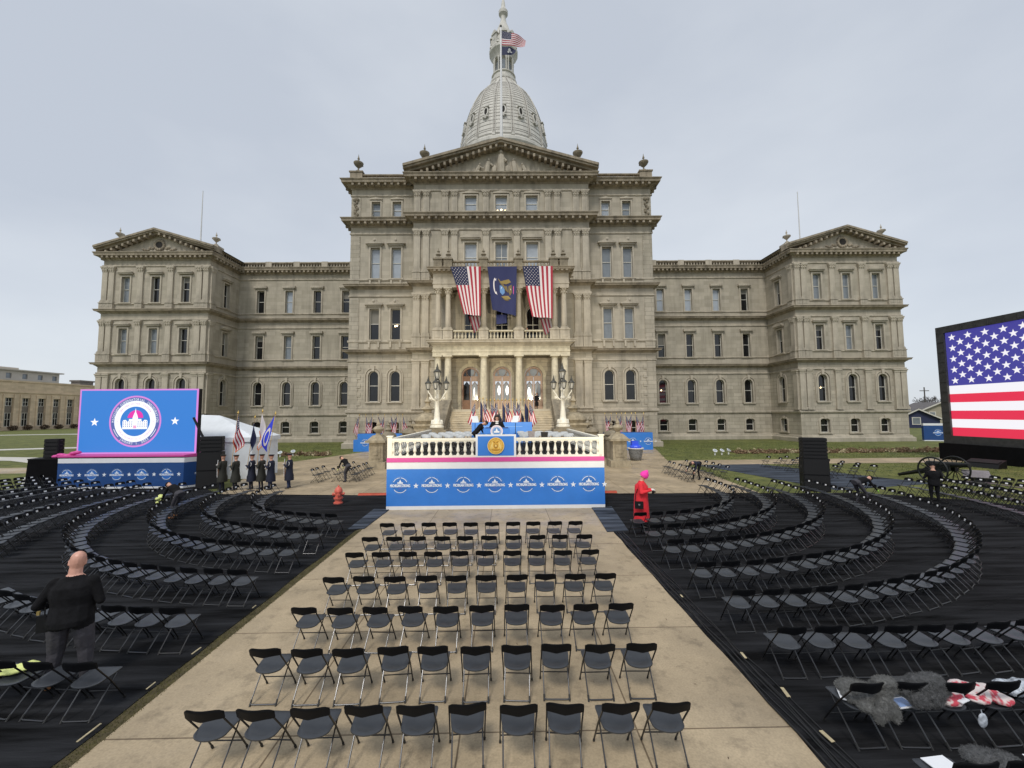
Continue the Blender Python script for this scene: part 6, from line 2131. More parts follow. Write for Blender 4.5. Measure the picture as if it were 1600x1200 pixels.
    # fuse into one skin
    me = bpy.data.meshes.new('body')
    me.from_pydata([tuple(p) for p in b.v], [], b.f)
    tmp = bpy.data.objects.new('body', me); COL.objects.link(tmp)
    md = tmp.modifiers.new('r', 'REMESH'); md.mode = 'VOXEL'; md.voxel_size = voxel
    md2 = tmp.modifiers.new('s', 'SMOOTH'); md2.iterations = 3; md2.factor = .5
    dg = bpy.context.evaluated_depsgraph_get()
    m2 = bpy.data.meshes.new_from_object(tmp.evaluated_get(dg))
    bpy.data.objects.remove(tmp); bpy.data.meshes.remove(me)
    m2.name = 'body'
    for k in names: m2.materials.append(M[k])
    mi = []
    for p in m2.polygons:
        c = p.center
        best, bi = 9, 0
        for (a, q, ra, rb, im) in regs:
            d = q - a
            t = max(0, min(1, (c - a).dot(d) / max(d.length_squared, 1e-9)))
            v = (c - a - d * t).length - (ra + (rb - ra) * t)
            if v < best: best, bi = v, im
        if hem and names[bi] in (torso, legs) and abs(c.x) < .30 and .6 < c.z < 1.0 and abs(c.y) < .3:
            bi = names.index(torso if c.z > hem + .012 * math.sin(c.x * 30) else legs)
        dq = c - tp(0, 0, .515)
        if dq.dot(up) > (.012 if dq.dot(fwd) > 0 else .03) and (dq - up * dq.dot(up)).length < .20 and dq.length < .42 and names[bi] in (torso, skin):
            bi = names.index(skin)
        mi.append(bi)
    m2.polygons.foreach_set('material_index', mi)
    m2.polygons.foreach_set('use_smooth', [True] * len(mi))
    m2.update()
    body = link('body', m2, root)
    root.scale = (H, H, H)
    # face
    b = MB()
    for s in (-1, 1): b.ellipsoid(hpnt(s * .030, .084, .018), (.012, .008, .008), 7, 4)
    b.build('eyes', 'eye_dark', body, smooth=True)
    b = MB(); b.tube([hpnt(-.024, .083, -.055), hpnt(0, .091, -.056), hpnt(.024, .083, -.055)], [.005, .008, .005], 6); b.build('mouth', 'lip', body)
    if hair:
        b = MB()
        hsx = [(-.05 if hair[1] else -.01, .078, .080, -.045), (.0, .084, .098, -.026), (.05, .086, .112, -.014), (.085, .078, .104, -.012), (.118, .058, .078, -.012), (.138, .022, .030, -.012)]
        k_ = hair[2] if len(hair) > 2 else 1.0
        b.rings([[hpnt(rx * k_ * math.cos(2 * PI * i / 14) * (1 + .05 * math.sin(i * 5)), oy + ry * k_ * math.sin(2 * PI * i / 14) * (.80 if math.sin(2 * PI * i / 14) > .2 and z < .05 else 1), z) for i in range(14)] for z, rx, ry, oy in hsx])
        if hair[1]:
            for s in (-1, 1):
                capsule(b, hpnt(s * .085, -.02, .05), hpnt(s * .095, .0, -.10), .042, .05, 8)
            capsule(b, hpnt(0, -.09, .03), hpnt(0, -.09, -.12), .07, .06, 8)
        b.build('hair', hair[0], root, smooth=True)
    if hat == 'cap':       # peaked service cap
        b = MB()
        b.rings([[hpnt(rx * math.cos(2 * PI * i / 16), ry * math.sin(2 * PI * i / 16), z) for i in range(16)] for z, rx, ry in ((.055, .084, .106), (.085, .086, .108), (.10, .112, .132), (.125, .122, .142), (.142, .105, .125), (.146, .02, .02))])
        h_ = b.build('cap', torso, root, smooth=True, autosmooth=50)
        b = MB(); b.rings([[hpnt(rx * math.cos(2 * PI * i / 16), ry * math.sin(2 * PI * i / 16), z) for i in range(16)] for z, rx, ry in ((.050, .088, .110), (.078, .090, .112))], False); b.build('cap_band', 'hat_band', h_, smooth=True)
        b = MB(); b.poly([hpnt(.08, .075, .052), hpnt(.05, .14, .040), hpnt(0, .16, .035), hpnt(-.05, .14, .040), hpnt(-.08, .075, .052)]); b.build('visor', 'shoe_black', h_)
    elif hat:
        b = MB()
        ks = 1.22 if hat == 'cloth_magenta' else 1.0
        b.rings([[hpnt(ks * rx * math.cos(2 * PI * i / 16) * (1 + .02 * (i % 2)), ks * ry * math.sin(2 * PI * i / 16) - .006, z * ks) for i in range(16)] for z, rx, ry in ((-.01 if ks > 1 else .018, .088, .108), (.055, .094, .114), (.062, .090, .110), (.10, .080, .098), (.14, .054, .066), (.158 + (.03 if ks > 1 else 0), .018, .02), (.16 + (.035 if ks > 1 else 0), .004, .004))])
        b.build('knit_hat', hat, root, smooth=True, autosmooth=60)
        b = MB(); b.ellipsoid(hpnt(0, -.01, .175 * ks), (.03, .03, .03), 8, 6); b.build('pompom', hat, root, smooth=True)
    if coat:
        b = MB()
        cm, zb, flare = coat
        cs = []
        base = Vector((0, 0, 0))
        for z, rx, ry in ((zb, .215 * flare * f, .185 * flare * f), (zb + .25, .205 * flare * f, .172 * flare * f), (.80, .195 * f, .158 * f), (.95, .190 * f, .150 * f), (1.08, .178 * f, .142 * f), (1.22, .188 * f, .146 * f), (1.34, .222 * f ** .5, .142 * f), (1.42, .215 * f ** .4, .125), (1.475, .135, .09), (1.50, .085, .075)):
            if z <= .95:
                o_ = pel * 1 + Vector((0, 0, z - .95)); ux, uy = Vector((1, 0, 0)), Vector((0, 1, 0))
            else:
                o_ = tp(0, 0, z - .95); ux, uy = rt, fwd
            cs.append([o_ + ux * rx * math.cos(2 * PI * i / 20) * (1 + (.035 * math.sin(i * 3.1) if z < .9 else 0)) + uy * ry * math.sin(2 * PI * i / 20) for i in range(20)])
        b.rings(cs, False)
        co_ = b.build('coat', cm, root, smooth=True)
        b = MB()
        for s in (-1, 1):
            b.tube([tp(s * .07, -.06, .53), tp(s * .10, .03, .50), tp(s * .055, .12, .44), tp(0, .15, .34)], [.03, .032, .03, .02], 7)
        b.build('collar', cm, co_, smooth=True)
    root['_h'] = 1
    del root['_h']
    return root, tp, hpnt

HOLD = (((-.10, .03, -.25), (.03, .26, -.24)), ((.10, .03, -.25), (-.03, .26, -.20)))
bald, tpb, hpb = person('large bald person in black sweater and grey trousers standing by the left chair rows', (-5.98, 6.52, .016), R(16), 'cloth_black', 'cloth_grey', 'shoe_brown', skin='skin_pink', H=1.08, fat=1.50, headpitch=10, headyaw=28, lean=4, hem=.80, baggy=1.3, arms=(((-.15, -.05, -.27), (.02, .19, -.36)), ((.10, .0, -.29), (-.04, .22, -.33))), feet=((-.19, 0, 0), (.19, .02, 0)), voxel=.0105)
b = MB(); b.box(-.05, .05, -.03, .03, -.12, .10); b.tube([(.02, 0, .10), (.02, 0, .20)], .008, 6)
o = b.build('belt_radio', 'black_box', bald); o.location = (-.27, -.07, .92)
b = MB(); b.box(-.016, .016, -.012, .012, -.03, .02); o2 = b.build('radio_tag', 'flag_gold', o); o2.location = (-.03, -.03, .15)

lady, tpl, hpl = person('person in long red coat and magenta knit hat looking down at a camera', (5.36, 14.60, .016), R(-112), 'cloth_red', 'cloth_black', 'shoe_black', H=1.08, fat=1.44, headpitch=30, headyaw=25, lean=3, arms=(((-.11, .04, -.24), (.06, .29, -.20)), ((.12, .03, -.24), (-.02, .30, -.17))), hat='cloth_magenta', coat=('cloth_red', .24, .98), glove='cloth_white', voxel=.0115)
t = empty('camera', (5.71, 14.43, 1.27), R(-112)); tag(t, 'small black camera held in white gloves by the person in red', 'camera')
b = MB(); b.box(-.07, .07, -.03, .03, -.045, .045); b.box(-.03, .03, -.025, .025, .046, .065); b.build('camera_body', 'black_box', t)
b = MB(); b.tube([(0, .03, 0), (0, .09, 0)], .032, 10); b.build('lens', 'black_grille', t)
t = empty('shoulder_bag', (5.16, 14.26, .86), R(-12)); tag(t, 'black shoulder bag with a strap at the hip of the person in red', 'bag')
b = MB(); b.box(-.14, .14, -.05, .05, -.12, .12); b.box(-.142, .142, -.06, -.051, -.02, .125); b.build('pouch', 'black_box', t)
b = MB(); b.tube([(-.13, 0, .12), (-.10, .04, .35), (-.02, .14, .52), (.06, .20, .56)], .014, 6); b.build('strap', 'black_cloth', t)
b = MB(); b.box(-.03, .03, -.068, -.061, .0, .05); b.build('badge', 'plaque_grey', t)

BENDL = (((-.06, .10, -.26), (-.04, .24, -.48)), ((.06, .12, -.24), (.06, .32, -.42)))
w1, _, _ = person('dark clad worker bending over the left chairs with a pale yellow cloth', (-12.5, 16.7, .016), R(70), 'cloth_black', 'cloth_grey', 'shoe_brown', lean=62, headpitch=20, arms=BENDL, hat='cloth_black', feet=((-.16, -.12, 0), (.14, .16, 0)), glove='cloth_yellow')
t = empty('cloth', (-13.35, 16.98, .80)); tag(t, 'pale yellow wiping cloth held by the bending worker on the left', 'cloth')
b = MB()
for k in range(6):
    b.ellipsoid((.05 * math.sin(k * 2.2), .05 * math.cos(k * 1.7), -.05 * k), (.11 - .008 * k, .06, .06), 8, 5)
b.build('cloth_fold', 'cloth_yellow', t, smooth=True)
person('black clad worker with yellow gloves bending over the side chairs near the hydrant', (-9.0, 25.0, .006), R(62), 'cloth_black', 'cloth_grey', 'shoe_black', lean=48, headpitch=25, arms=BENDL, hat='cloth_black', feet=((-.14, -.12, 0), (.14, .14, 0)), glove='cloth_yellow')
person('navy clad worker bent double among the side chairs behind the person in red', (11.95, 24.6, .006), R(118), 'cloth_navy', 'cloth_black', 'shoe_black', lean=84, headpitch=30, arms=BENDL, hair=('hair_dark', False), feet=((-.14, -.1, 0), (.14, .1, 0)))
person('dark clad worker bending forward over the chairs right of the subwoofer', (15.95, 17.75, .016), R(-80), 'cloth_black', 'cloth_grey', 'shoe_black', lean=78, headpitch=5, arms=BENDL, hat='cloth_black', feet=((-.15, -.1, 0), (.15, .14, 0)), glove='cloth_hivis')
person('black clad person with dark cap standing among far chairs below the cannon', (18.95, 17.55, .016), R(-30), 'cloth_black', 'cloth_black', 'shoe_black', fat=1.18, headpitch=22, arms=HOLD, hat='cloth_black', skin='skin', H=.97)
sp, tps, hps = person('speaker with bushy dark hair, black coat and pale scarf at the lectern', (.20, 18.72, 2.152), PI, 'cloth_black', 'cloth_black', 'shoe_black', H=1.02, fat=1.22, headpitch=8, arms=(((-.12, .08, -.24), (.0, .30, -.30)), ((.12, .08, -.24), (.0, .30, -.28))), hair=('hair_dark', True, 1.18), coat=('cloth_black', .45, 1.1))
b = MB(); b.rings([[tps(.095 * math.cos(2 * PI * i / 12), .02 + .09 * math.sin(2 * PI * i / 12), z) for i in range(12)] for z in (.47, .50, .53, .555)], False); b.rings([[tps(x, .15 - .12 * max(0, z - .30), z) for x in (-.07 * (z / .5), 0, .07 * (z / .5))] + [tps(x, .165 - .12 * max(0, z - .30), z) for x in (.07 * (z / .5), -.07 * (z / .5))] for z in (.30, .38, .48)]); b.build('scarf', 'cloth_white', sp, smooth=True)
person('dark grey clad worker stooping on the stage left of the lectern', (-.72, 19.75, 2.152), R(-75), 'cloth_black', 'cloth_black', 'shoe_black', lean=42, headpitch=35, arms=BENDL, hair=('hair_dark', False), feet=((-.14, -.1, 0), (.14, .12, 0)))
bal, tpq, _ = person('dark suited person standing at the porch balcony below the right flag', (3.05, 45.6, 11.86), PI, 'cloth_black', 'cloth_black', 'shoe_black', hair=('hair_dark', False), voxel=.02)
b = MB(); b.rings([[tpq(x, .135, z) for x in (-.05, .05)] + [tpq(x, .15, z) for x in (.06, -.06)] for z in (.22, .5)]); b.build('shirt_front', 'cloth_white', bal)
person('figure in long black coat standing at the right porch door', (4.10, 46.1, 4.46), R(140), 'cloth_black', 'cloth_black', 'shoe_black', hair=('hair_dark', False), coat=('cloth_black', .35, 1.05), voxel=.02, H=1.03)

# colour guard
GUARD = [((-14.75, 22.7), 'cloth_green_black', 'cloth_white', 'outermost guard in green-black overcoat beside the black speaker stack, shouldering a rifle'),
         ((-13.95, 22.55), 'cloth_green_black', 'cloth_green_black', 'guard in dark overcoat holding up the US flag'),
         ((-13.25, 22.8), 'cloth_navy', 'cloth_white', 'guard in navy overcoat with white cord holding the dark navy flag'),
         ((-12.72, 22.8), 'cloth_green_black', 'flag_gold', 'guard in green-black overcoat holding the white flag'),
         ((-12.1, 22.6), 'cloth_navy', 'cloth_trouser_blue', 'guard in navy overcoat with white cord holding the bright blue flag'),
         ((-11.32, 23.0), 'cloth_navy', 'cloth_trouser_blue', 'guard in navy overcoat with white cord apart from the flags, shouldering a rifle')]
FL = [None, ('us', 'US flag with gold fringe held up by a guard'), ('flag_navy', 'dark navy flag held up by a guard beside the white flag'), ('flag_white', 'white flag with orange fringe held up by a guard'), ('flag_bright_blue', 'bright blue flag with a white ring held up by a guard'), None]
for i, ((x, y), cl, tr, lab) in enumerate(GUARD):
    g_, tpg, _ = person(lab, (x, y, .006), R(88 + 4 * (i % 3)), cl, tr if tr in ('cloth_trouser_blue',) else 'cloth_navy', 'shoe_black', H=1.04, fat=1.08, hat='cap', coat=(cl, .42, 1.12), glove='cloth_white', arms=(((-.07, .05, -.26), (.10, .25, -.16)), ((.07, .04, -.26), (-.06, .26, -.30))), group='colour guard in overcoats', voxel=.02)
    if 'cord' in lab:
        b = MB(); pts = [tpg(-.20 + .05 * math.cos(a) , .02 + .10 * math.cos(a), .36 + .12 * math.sin(a)) for a in [2 * PI * k / 14 for k in range(14)]]
        b.tube(pts, .014, 6, closed=True); b.build('cord', 'cord_white', g_, smooth=True)
    if FL[i]:
        kind, fl = FL[i]
        px, py = x - .27, y + .0
        ht = (4.1, 3.85, 4.18, 4.05)[i - 1]
        root = standing_flag((px, py, 1.05), ht - 1.05, kind, fl, 'colour guard flags', ph=i * 1.7, dirx=(1, 1, 1, -1)[i - 1], hoist=.95, ln=1.6, base=False, wid=(.55, .28, .42, .62)[i - 1], name='held_flag')
        root.rotation_euler = (R(-3), R((3, 5, 2, 6)[i - 1]), 0)
        Pq = drape_P(ht - 1.05 - .06, 0.95, 1.6, (1, 1, 1, -1)[i - 1], i * 1.7, (.55, .28, .42, .62)[i - 1])
        if kind == 'flag_bright_blue':
            b = MB()
            for sd in (-.012, .012):
                for k in range(18):
                    a0, a1 = 2 * PI * k / 18, 2 * PI * (k + 1) / 18
                    q = [Vector(Pq(.5 + r_ * math.sin(a), .55 + r_ * .95 * math.cos(a))) + Vector((0, sd, 0)) for r_, a in ((.24, a0), (.24, a1), (.36, a1), (.36, a0))]
                    b.poly(q)
            b.build('ring_emblem', 'flag_white', root)
        if kind in ('us', 'flag_white'):
            b = MB()
            b.tube([Vector(Pq(s_ / 10, 1.0)) + Vector((0, 0, -.03)) for s_ in range(11)], .02, 6); b.tube([Vector(Pq(1.0, l_ / 10)) + Vector((0, 0, -.02)) for l_ in range(11)], .018, 6)
            b.build('fringe', 'flag_orange' if kind == 'us' else 'flag_orange', root)
    elif i in (0, 5):
        rf = empty('rifle', (x - .25, y, 1.05), 0); tag(rf, 'ceremonial rifle with white sling held upright by the %s guard' % ('outermost' if i == 0 else 'separate'), 'rifle')
        b = MB(); b.tube([(0, 0, -.25), (.01, 0, .85)], [.012, .008], 6); b.build('barrel', 'black_box', rf)
        b = MB(); b.tube([(.02, 0, -.45), (.01, 0, -.1), (0, 0, .4)], [.035, .025, .02], 6); b.build('stock', 'door_wood', rf)
        b = MB(); b.tube([(-.03, 0, -.4), (-.05, 0, .0), (-.02, 0, .55)], .016, 6); b.build('sling', 'cord_white', rf)

# ------------------------------------------------------------------ lamp posts on the stair pedestals
def lantern(b_fr, b_gl, x, y, z, s):
    b_fr.lathe([(.03 * s, 0), (.12 * s, .04 * s), (.14 * s, .10 * s)], (x, y, z), 8)
    b_gl.lathe([(.13 * s, .102 * s), (.24 * s, .55 * s)], (x, y, z), 6)
    for k in range(6):
        a = 2 * PI * k / 6
        b_fr.tube([(x + .135 * s * math.cos(a), y + .135 * s * math.sin(a), z + .1 * s), (x + .25 * s * math.cos(a), y + .25 * s * math.sin(a), z + .56 * s)], .022 * s, 5)
    b_fr.lathe([(.28 * s, .552 * s), (.29 * s, .60 * s), (.20 * s, .72 * s), (.10 * s, .80 * s), (.10 * s, .90 * s), (.06 * s, .98 * s), (.02 * s, 1.2 * s)], (x, y, z), 8)
for s, wd in ((-1, 'left'), (1, 'right')):
    t = empty('lamp_post', (s * 5.6 + .10, 36.55, 2.80)); tag(t, 'cream cast iron lamp post with five dark lanterns %s of the capitol steps' % wd, 'lamp post')
    b = MB()
    b.lathe([(.62, 0), (.62, .12), (.50, .20), (.56, .34), (.44, .55), (.30, .72), (.26, .95), (.24, 1.3), (.20, 1.6), (.17, 2.5), (.21, 2.56), (.21, 2.64), (.16, 2.72), (.15, 3.2), (.22, 3.3), (.12, 3.45), (.10, 4.2)], n=16)
    for k in range(6):
        a = 2 * PI * k / 6
        b.ellipsoid((.42 * math.cos(a), .42 * math.sin(a), .45), (.12, .12, .24), 7, 5)
    b.build('column', 'lamp_cream', t, smooth=True, autosmooth=45)
    for k in range(4):
        a = PI / 4 * 0 + k * PI / 2
        ca, sa = math.cos(a), math.sin(a)
        b = MB()
        b.tube([(ca * r, sa * r, z) for r, z in ((.12, 2.4), (.28, 2.42), (.45, 2.60), (.62, 2.92), (.78, 3.12), (.80, 3.3))], [.06, .07, .07, .06, .055, .05], 7)
        b.tube([(ca * r, sa * r, z) for r, z in ((.3, 2.5), (.5, 2.42), (.66, 2.5), (.68, 2.66), (.58, 2.7))], .045, 6)
        b.ellipsoid((ca * .55, sa * .55, 2.55), (.12, .12, .10), 7, 5)
        arm = b.build('arm', 'lamp_cream', t, smooth=True)
        f, g = MB(), MB(); lantern(f, g, ca * .80, sa * .80, 3.3, 1.05)
        L_ = f.build('lantern', 'bronze_dark', arm); g.build('glass', 'lamp_glass', L_)
    f, g = MB(), MB(); lantern(f, g, 0, 0, 4.2, 1.25)
    L_ = f.build('lantern', 'bronze_dark', t); g.build('glass', 'lamp_glass', L_)

# ------------------------------------------------------------------ hydrant
t = empty('fire_hydrant', (-7.0, 18.98, .016)); tag(t, 'weathered red fire hydrant on the black carpet left of the stage', 'fire hydrant')
b = MB(); b.lathe([(.20, 0), (.20, .05), (.15, .06), (.15, .20), (.20, .21), (.20, .27), (.14, .28), (.135, .50), (.18, .51), (.18, .55)], n=16); b.build('barrel', 'hydrant_red', t, smooth=True, autosmooth=40)
b = MB(); b.lathe([(.17, .552), (.16, .62), (.11, .70), (.05, .745), (.035, .75), (.035, .80), (.01, .81)], n=16); b.build('bonnet', 'hydrant_red', t, smooth=True, autosmooth=40)
for a in (0.3, PI + .3, -PI / 2 + .3):
    b = MB(); ca, sa = math.cos(a), math.sin(a)
    b.tube([(ca * .10, sa * .10, .42), (ca * .21, sa * .21, .42)], .06, 10); b.tube([(ca * .21, sa * .21, .42), (ca * .25, sa * .25, .42)], .075, 8); b.tube([(ca * .25, sa * .25, .42), (ca * .28, sa * .28, .42)], .025, 6)
    b.build('outlet_cap', 'hydrant_red', t, smooth=True, autosmooth=40)

# ------------------------------------------------------------------ cannon, plaque and cases by the lawn
cn = empty('cannon', (25.05, 22.8, 0), R(189)); tag(cn, 'old black field cannon with two large spoked wheels on the lawn', 'cannon')
for s in (-1, 1):
    b = MB()
    n = 28
    b.tube([(s * .78, .70 * math.cos(2 * PI * k / n), .72 + .70 * math.sin(2 * PI * k / n)) for k in range(n)], .048, 6, closed=True)
    w_ = b.build('wheel', 'iron_black', cn, smooth=True)
    b = MB(); b.tube([(s * .62, 0, .72), (s * .70, 0, .72), (s * .90, 0, .72), (s * .98, 0, .72)], [.10, .14, .12, .07], 10); b.build('hub', 'iron_black', w_, smooth=True)
    b = MB()
    for k in range(14):
        a = 2 * PI * k / 14
        b.tube([(s * .78, .10 * math.cos(a), .72 + .10 * math.sin(a)), (s * .78, .68 * math.cos(a), .72 + .68 * math.sin(a))], [.028, .020], 5)
    b.build('spokes', 'iron_black', w_)
b = MB(); b.lathe([(.03, -1.02), (.075, -.98), (.06, -.93), (.17, -.88), (.185, -.80), (.175, -.55), (.16, -.1), (.15, .1), (.13, .7), (.115, .95), (.14, 1.0), (.135, 1.06), (.05, 1.065)], n=18)
o = b.build('barrel', 'iron_black', cn, smooth=True, autosmooth=40); o.matrix_local = Matrix.Translation((0, .12, 1.02)) @ Matrix.Rotation(R(-86), 4, 'X')
b = MB(); b.tube([(-.9, 0, .72), (.9, 0, .72)], .06, 8); b.build('axle', 'iron_black', cn)
b = MB()
for s in (-1, 1): b.prism([(.42, .70), (.42, 1.02), (-.35, 1.05), (-.8, .72), (-1.0, .5), (-.75, .5)], 'x', s * .20 - .05, s * .20 + .05)
b.tube([(0, -.55, .68), (0, -2.3, .13)], [.15, .10], 6); b.tube([(-.14, -2.25, .16), (.14, -2.25, .16)], .04, 6)
b.build('carriage', 'iron_black', cn)
t = empty('plaque', (26.3, 22.3, 0), R(-38)); tag(t, 'slanted grey bronze plaque on a low stand in front of the cannon', 'plaque')
b = MB(); b.box(-.45, .45, -.2, .3, 0, .12); b.box(-.08, .08, 0, .15, .122, .5); b.build('stand', 'bronze_dark', t)
b = MB(); b.T = Matrix.Translation((0, .02, .52)) @ Matrix.Rotation(R(34), 4, 'X'); b.box(-.52, .52, -.30, .30, 0, .05)
for k in range(6): b.box(-.42, .42 - .1 * (k % 3), -.22 + .075 * k, -.19 + .075 * k, .051, .056)
b.build('panel', 'plaque_grey', t)
t = empty('equipment_case', (27.3, 22.9, 0), R(20)); tag(t, 'rounded black cloth-covered case on the lawn beside the plaque', 'case')
b = MB(); b.box(-.42, .42, -.3, .3, 0, .4); b.build('case_body', 'black_box', t)
b = MB(); b.ellipsoid((0, 0, .42), (.46, .34, .22), 12, 6); b.build('cover', 'black_cloth', t, smooth=True)
t = empty('equipment_case', (34.2, 28.6, 0), R(-75)); tag(t, 'low black wedge monitor lying on the grass before the flag video wall', 'case')
b = MB(); b.prism([(-.5, 0), (.5, 0), (.5, .55), (-.3, .3)], 'x', -.9, .9); b.build('case_body', 'black_box', t)
b = MB(); b.T = Matrix.Rotation(R(17.35), 4, 'X'); b.box(-.8, .8, -.15, .38, .41, .43); b.build('grille', 'black_grille', t)

# ------------------------------------------------------------------ bin, lawn floodlights
t = empty('trash_bin', (11.5, 34.6, .006)); tag(t, 'grey bagged bin with bright blue liner beside the right stone pier', 'bin')
b = MB(); b.lathe([(.42, 0), (.50, .3), (.60, .85), (.62, .98)], n=14); b.build('bag', 'bag_grey', t, smooth=True)
b = MB(); b.lathe([(.66, .95), (.70, 1.0), (.66, 1.05), (.60, 1.03)], n=14); b.build('rim', 'pole_white', t, smooth=True)
b = MB(); b.ellipsoid((0, 0, 1.12), (.52, .5, .22), 12, 6); b.box(-.35, .2, -.2, .2, 1.25, 1.62); b.build('liner', 'bag_blue', t)
for i, (x, y, lab) in enumerate(((20.05, 38.2, 'first'), (20.75, 38.3, 'second'), (21.6, 38.7, 'third'), (-20.9, 39.7, 'left one'), (-20.3, 40.9, 'right one'))):
    t = empty('lawn_floodlight', (x, y, 0), R(20 * (i % 3))); t.scale = (.68, .68, .68)
    tag(t, ('white round floodlight on the right lawn, %s of three from the steps' % lab) if i < 3 else 'white round floodlight on the left lawn behind the guards, %s of two' % lab, 'floodlight', 'lawn floodlights')
    b = MB(); b.lathe([(.10, 0), (.09, .3), (.06, .32), (.06, .42)], n=10); b.build('stake', 'flood_white', t)
    b = MB(); b.T = Matrix.Translation((0, 0, .55)) @ Matrix.Rotation(R(40), 4, 'X')
    b.lathe([(.10, -.2), (.20, -.12), (.29, .06), (.30, .12), (.24, .13)], n=14); h_ = b.build('head', 'flood_white', t, smooth=True, autosmooth=40)
    b = MB(); b.T = Matrix.Translation((0, 0, .55)) @ Matrix.Rotation(R(40), 4, 'X'); b.lathe([(.235, .132), (.235, .136)], n=14); b.build('lens', 'glass_sky', h_)

# ------------------------------------------------------------------ cables along the carpet edge
for k in range(6):
    pts = []
    for j in range(26):
        y = 14.0 - j * .62
        pts.append((4.265 + .05 * k + (.0 if k < 3 else .03) + .035 * math.sin(j * .8 + k * 1.9) + .02 * math.sin(j * 2.3 + k), y, .024 + .004 * (k % 2)))
    b = MB(); b.tube(pts, .014 - .003 * (k % 2), 6)
    tag(b.build('cable', 'cable_black', None, smooth=True), 'black cable along the right carpet edge, %s from the concrete' % ordinal(k + 1), 'cable', 'cables along the carpet edge')
for i, (x, y, a, L_, wd) in enumerate(((4.5, 7.0, 84, .16, .04), (4.58, 6.1, 80, .2, .05), (4.55, 5.3, 95, .18, .05), (4.42, 9.2, 88, .12, .03), (-4.72, 6.5, 92, .16, .02), (-4.72, 7.4, 88, .2, .025), (-4.73, 5.6, 90, .3, .025), (-4.71, 9.0, 91, .12, .02))):
    t = MB(); t.T = Matrix.Translation((x, y, .03 if x > 0 else .018)) @ Matrix.Rotation(R(a), 4, 'Z'); t.box(-L_ / 2, L_ / 2, -wd / 2, wd / 2, 0, .008)
    o = t.build('tape_strip', 'dry_straw')
    tag(o, 'short pale tape strip on the %s carpet edge, %s from the stage' % (('right' if x > 0 else 'left'), ordinal([3, 4, 5, 1, 3, 2, 4, 1][i] - (1 if x > 0 and i < 3 else 0))), 'tape')

# ------------------------------------------------------------------ things left on chairs
def lump(pts, name, m, label, cat, z0=.455, smooth=True, loc=(0, 0, 0)):
    b = MB()
    for (x, y, z, rx, ry, rz_) in pts: b.ellipsoid((x, y, z), (rx, ry, rz_), 14, 8)
    me = bpy.data.meshes.new(name)
    me.from_pydata([tuple(p) for p in b.v], [], b.f)
    tmp = bpy.data.objects.new(name, me); COL.objects.link(tmp)
    md = tmp.modifiers.new('r', 'REMESH'); md.mode = 'VOXEL'; md.voxel_size = .014
    md2 = tmp.modifiers.new('s', 'SMOOTH'); md2.iterations = 6; md2.factor = .5
    tx = bpy.data.textures.new(name, 'CLOUDS'); tx.noise_scale = .07
    md3 = tmp.modifiers.new('d', 'DISPLACE'); md3.texture = tx; md3.strength = .035; md3.texture_coords = 'LOCAL'
    m2 = bpy.data.meshes.new_from_object(tmp.evaluated_get(bpy.context.evaluated_depsgraph_get()))
    bpy.data.objects.remove(tmp)
    m2.materials.append(M[m])
    m2.polygons.foreach_set('use_smooth', [True] * len(m2.polygons))
    o = link(name, m2, None, loc)
    if m.startswith('fur'):
        rg = random.Random(len(label)); fb = MB()
        for p in m2.polygons:
            for _ in range(5):
                c = p.center + Vector((rg.gauss(0, .006), rg.gauss(0, .006), rg.gauss(0, .006)))
                d = (p.normal + Vector((rg.gauss(0, .5), rg.gauss(0, .5), rg.gauss(-.2, .5)))).normalized()
                e = d.orthogonal().normalized() * .0018
                fb.poly([c - e, c + e, c + d * rg.uniform(.010, .024)])
        fb.build('fur_pile', m, o)
    return tag(o, label, cat)
sz = .47
lump([(5.02, 5.42, sz + .05, .20, .16, .07), (5.05, 5.24, sz + .10, .17, .14, .09), (5.14, 5.16, sz + .20, .15, .10, .10), (5.16, 5.13, sz + .30, .13, .08, .06), (5.30, 5.20, sz + .22, .12, .10, .07), (5.10, 5.06, sz + .05, .12, .05, .13), (5.00, 5.04, sz - .02, .06, .04, .10), (5.20, 5.05, sz + .0, .05, .04, .12), (4.86, 5.30, sz + .03, .08, .10, .05), (4.94, 5.14, sz + .02, .10, .10, .06)], 'hooded_coat', 'fur_pale', 'grey fur-trimmed hooded coat heaped on the end chair of the nearest right row', 'coat')
lump([(5.44, 5.16, sz + .22, .16, .10, .09), (5.58, 5.13, sz + .28, .16, .09, .10), (5.72, 5.12, sz + .30, .15, .09, .10), (5.86, 5.18, sz + .20, .12, .11, .10), (5.90, 5.26, sz + .10, .10, .10, .08), (5.55, 5.08, sz + .14, .16, .05, .12), (5.70, 5.07, sz + .16, .14, .05, .12)], 'fur_throw', 'fur_grey', 'dark grey fur throw draped over the second chair back beside the hooded coat', 'throw')
lump([(5.95, 5.36, sz + .05, .16, .14, .06), (6.10, 5.28, sz + .07, .16, .12, .05), (6.02, 5.20, sz + .03, .15, .10, .05)], 'plaid_scarf', 'plaid_red', 'red and white checked blanket lying on the third chair beside the fur throw', 'blanket')
lump([(6.42, 5.40, sz + .05, .17, .14, .05), (6.55, 5.30, sz + .07, .17, .13, .06), (6.66, 5.20, sz + .03, .14, .10, .05), (6.40, 5.22, sz + .03, .14, .10, .04)], 'plaid_blanket', 'plaid_red', 'red and white checked blanket with a folded corner on the fourth chair of that row', 'blanket')
lump([(6.98, 5.36, sz + .06, .16, .15, .07), (7.12, 5.30, sz + .09, .16, .14, .08), (7.2, 5.42, sz + .05, .14, .12, .06)], 'plastic_bag', 'plastic_clear', 'clear crumpled plastic bag lying on the fifth chair of the row with blankets', 'bag')
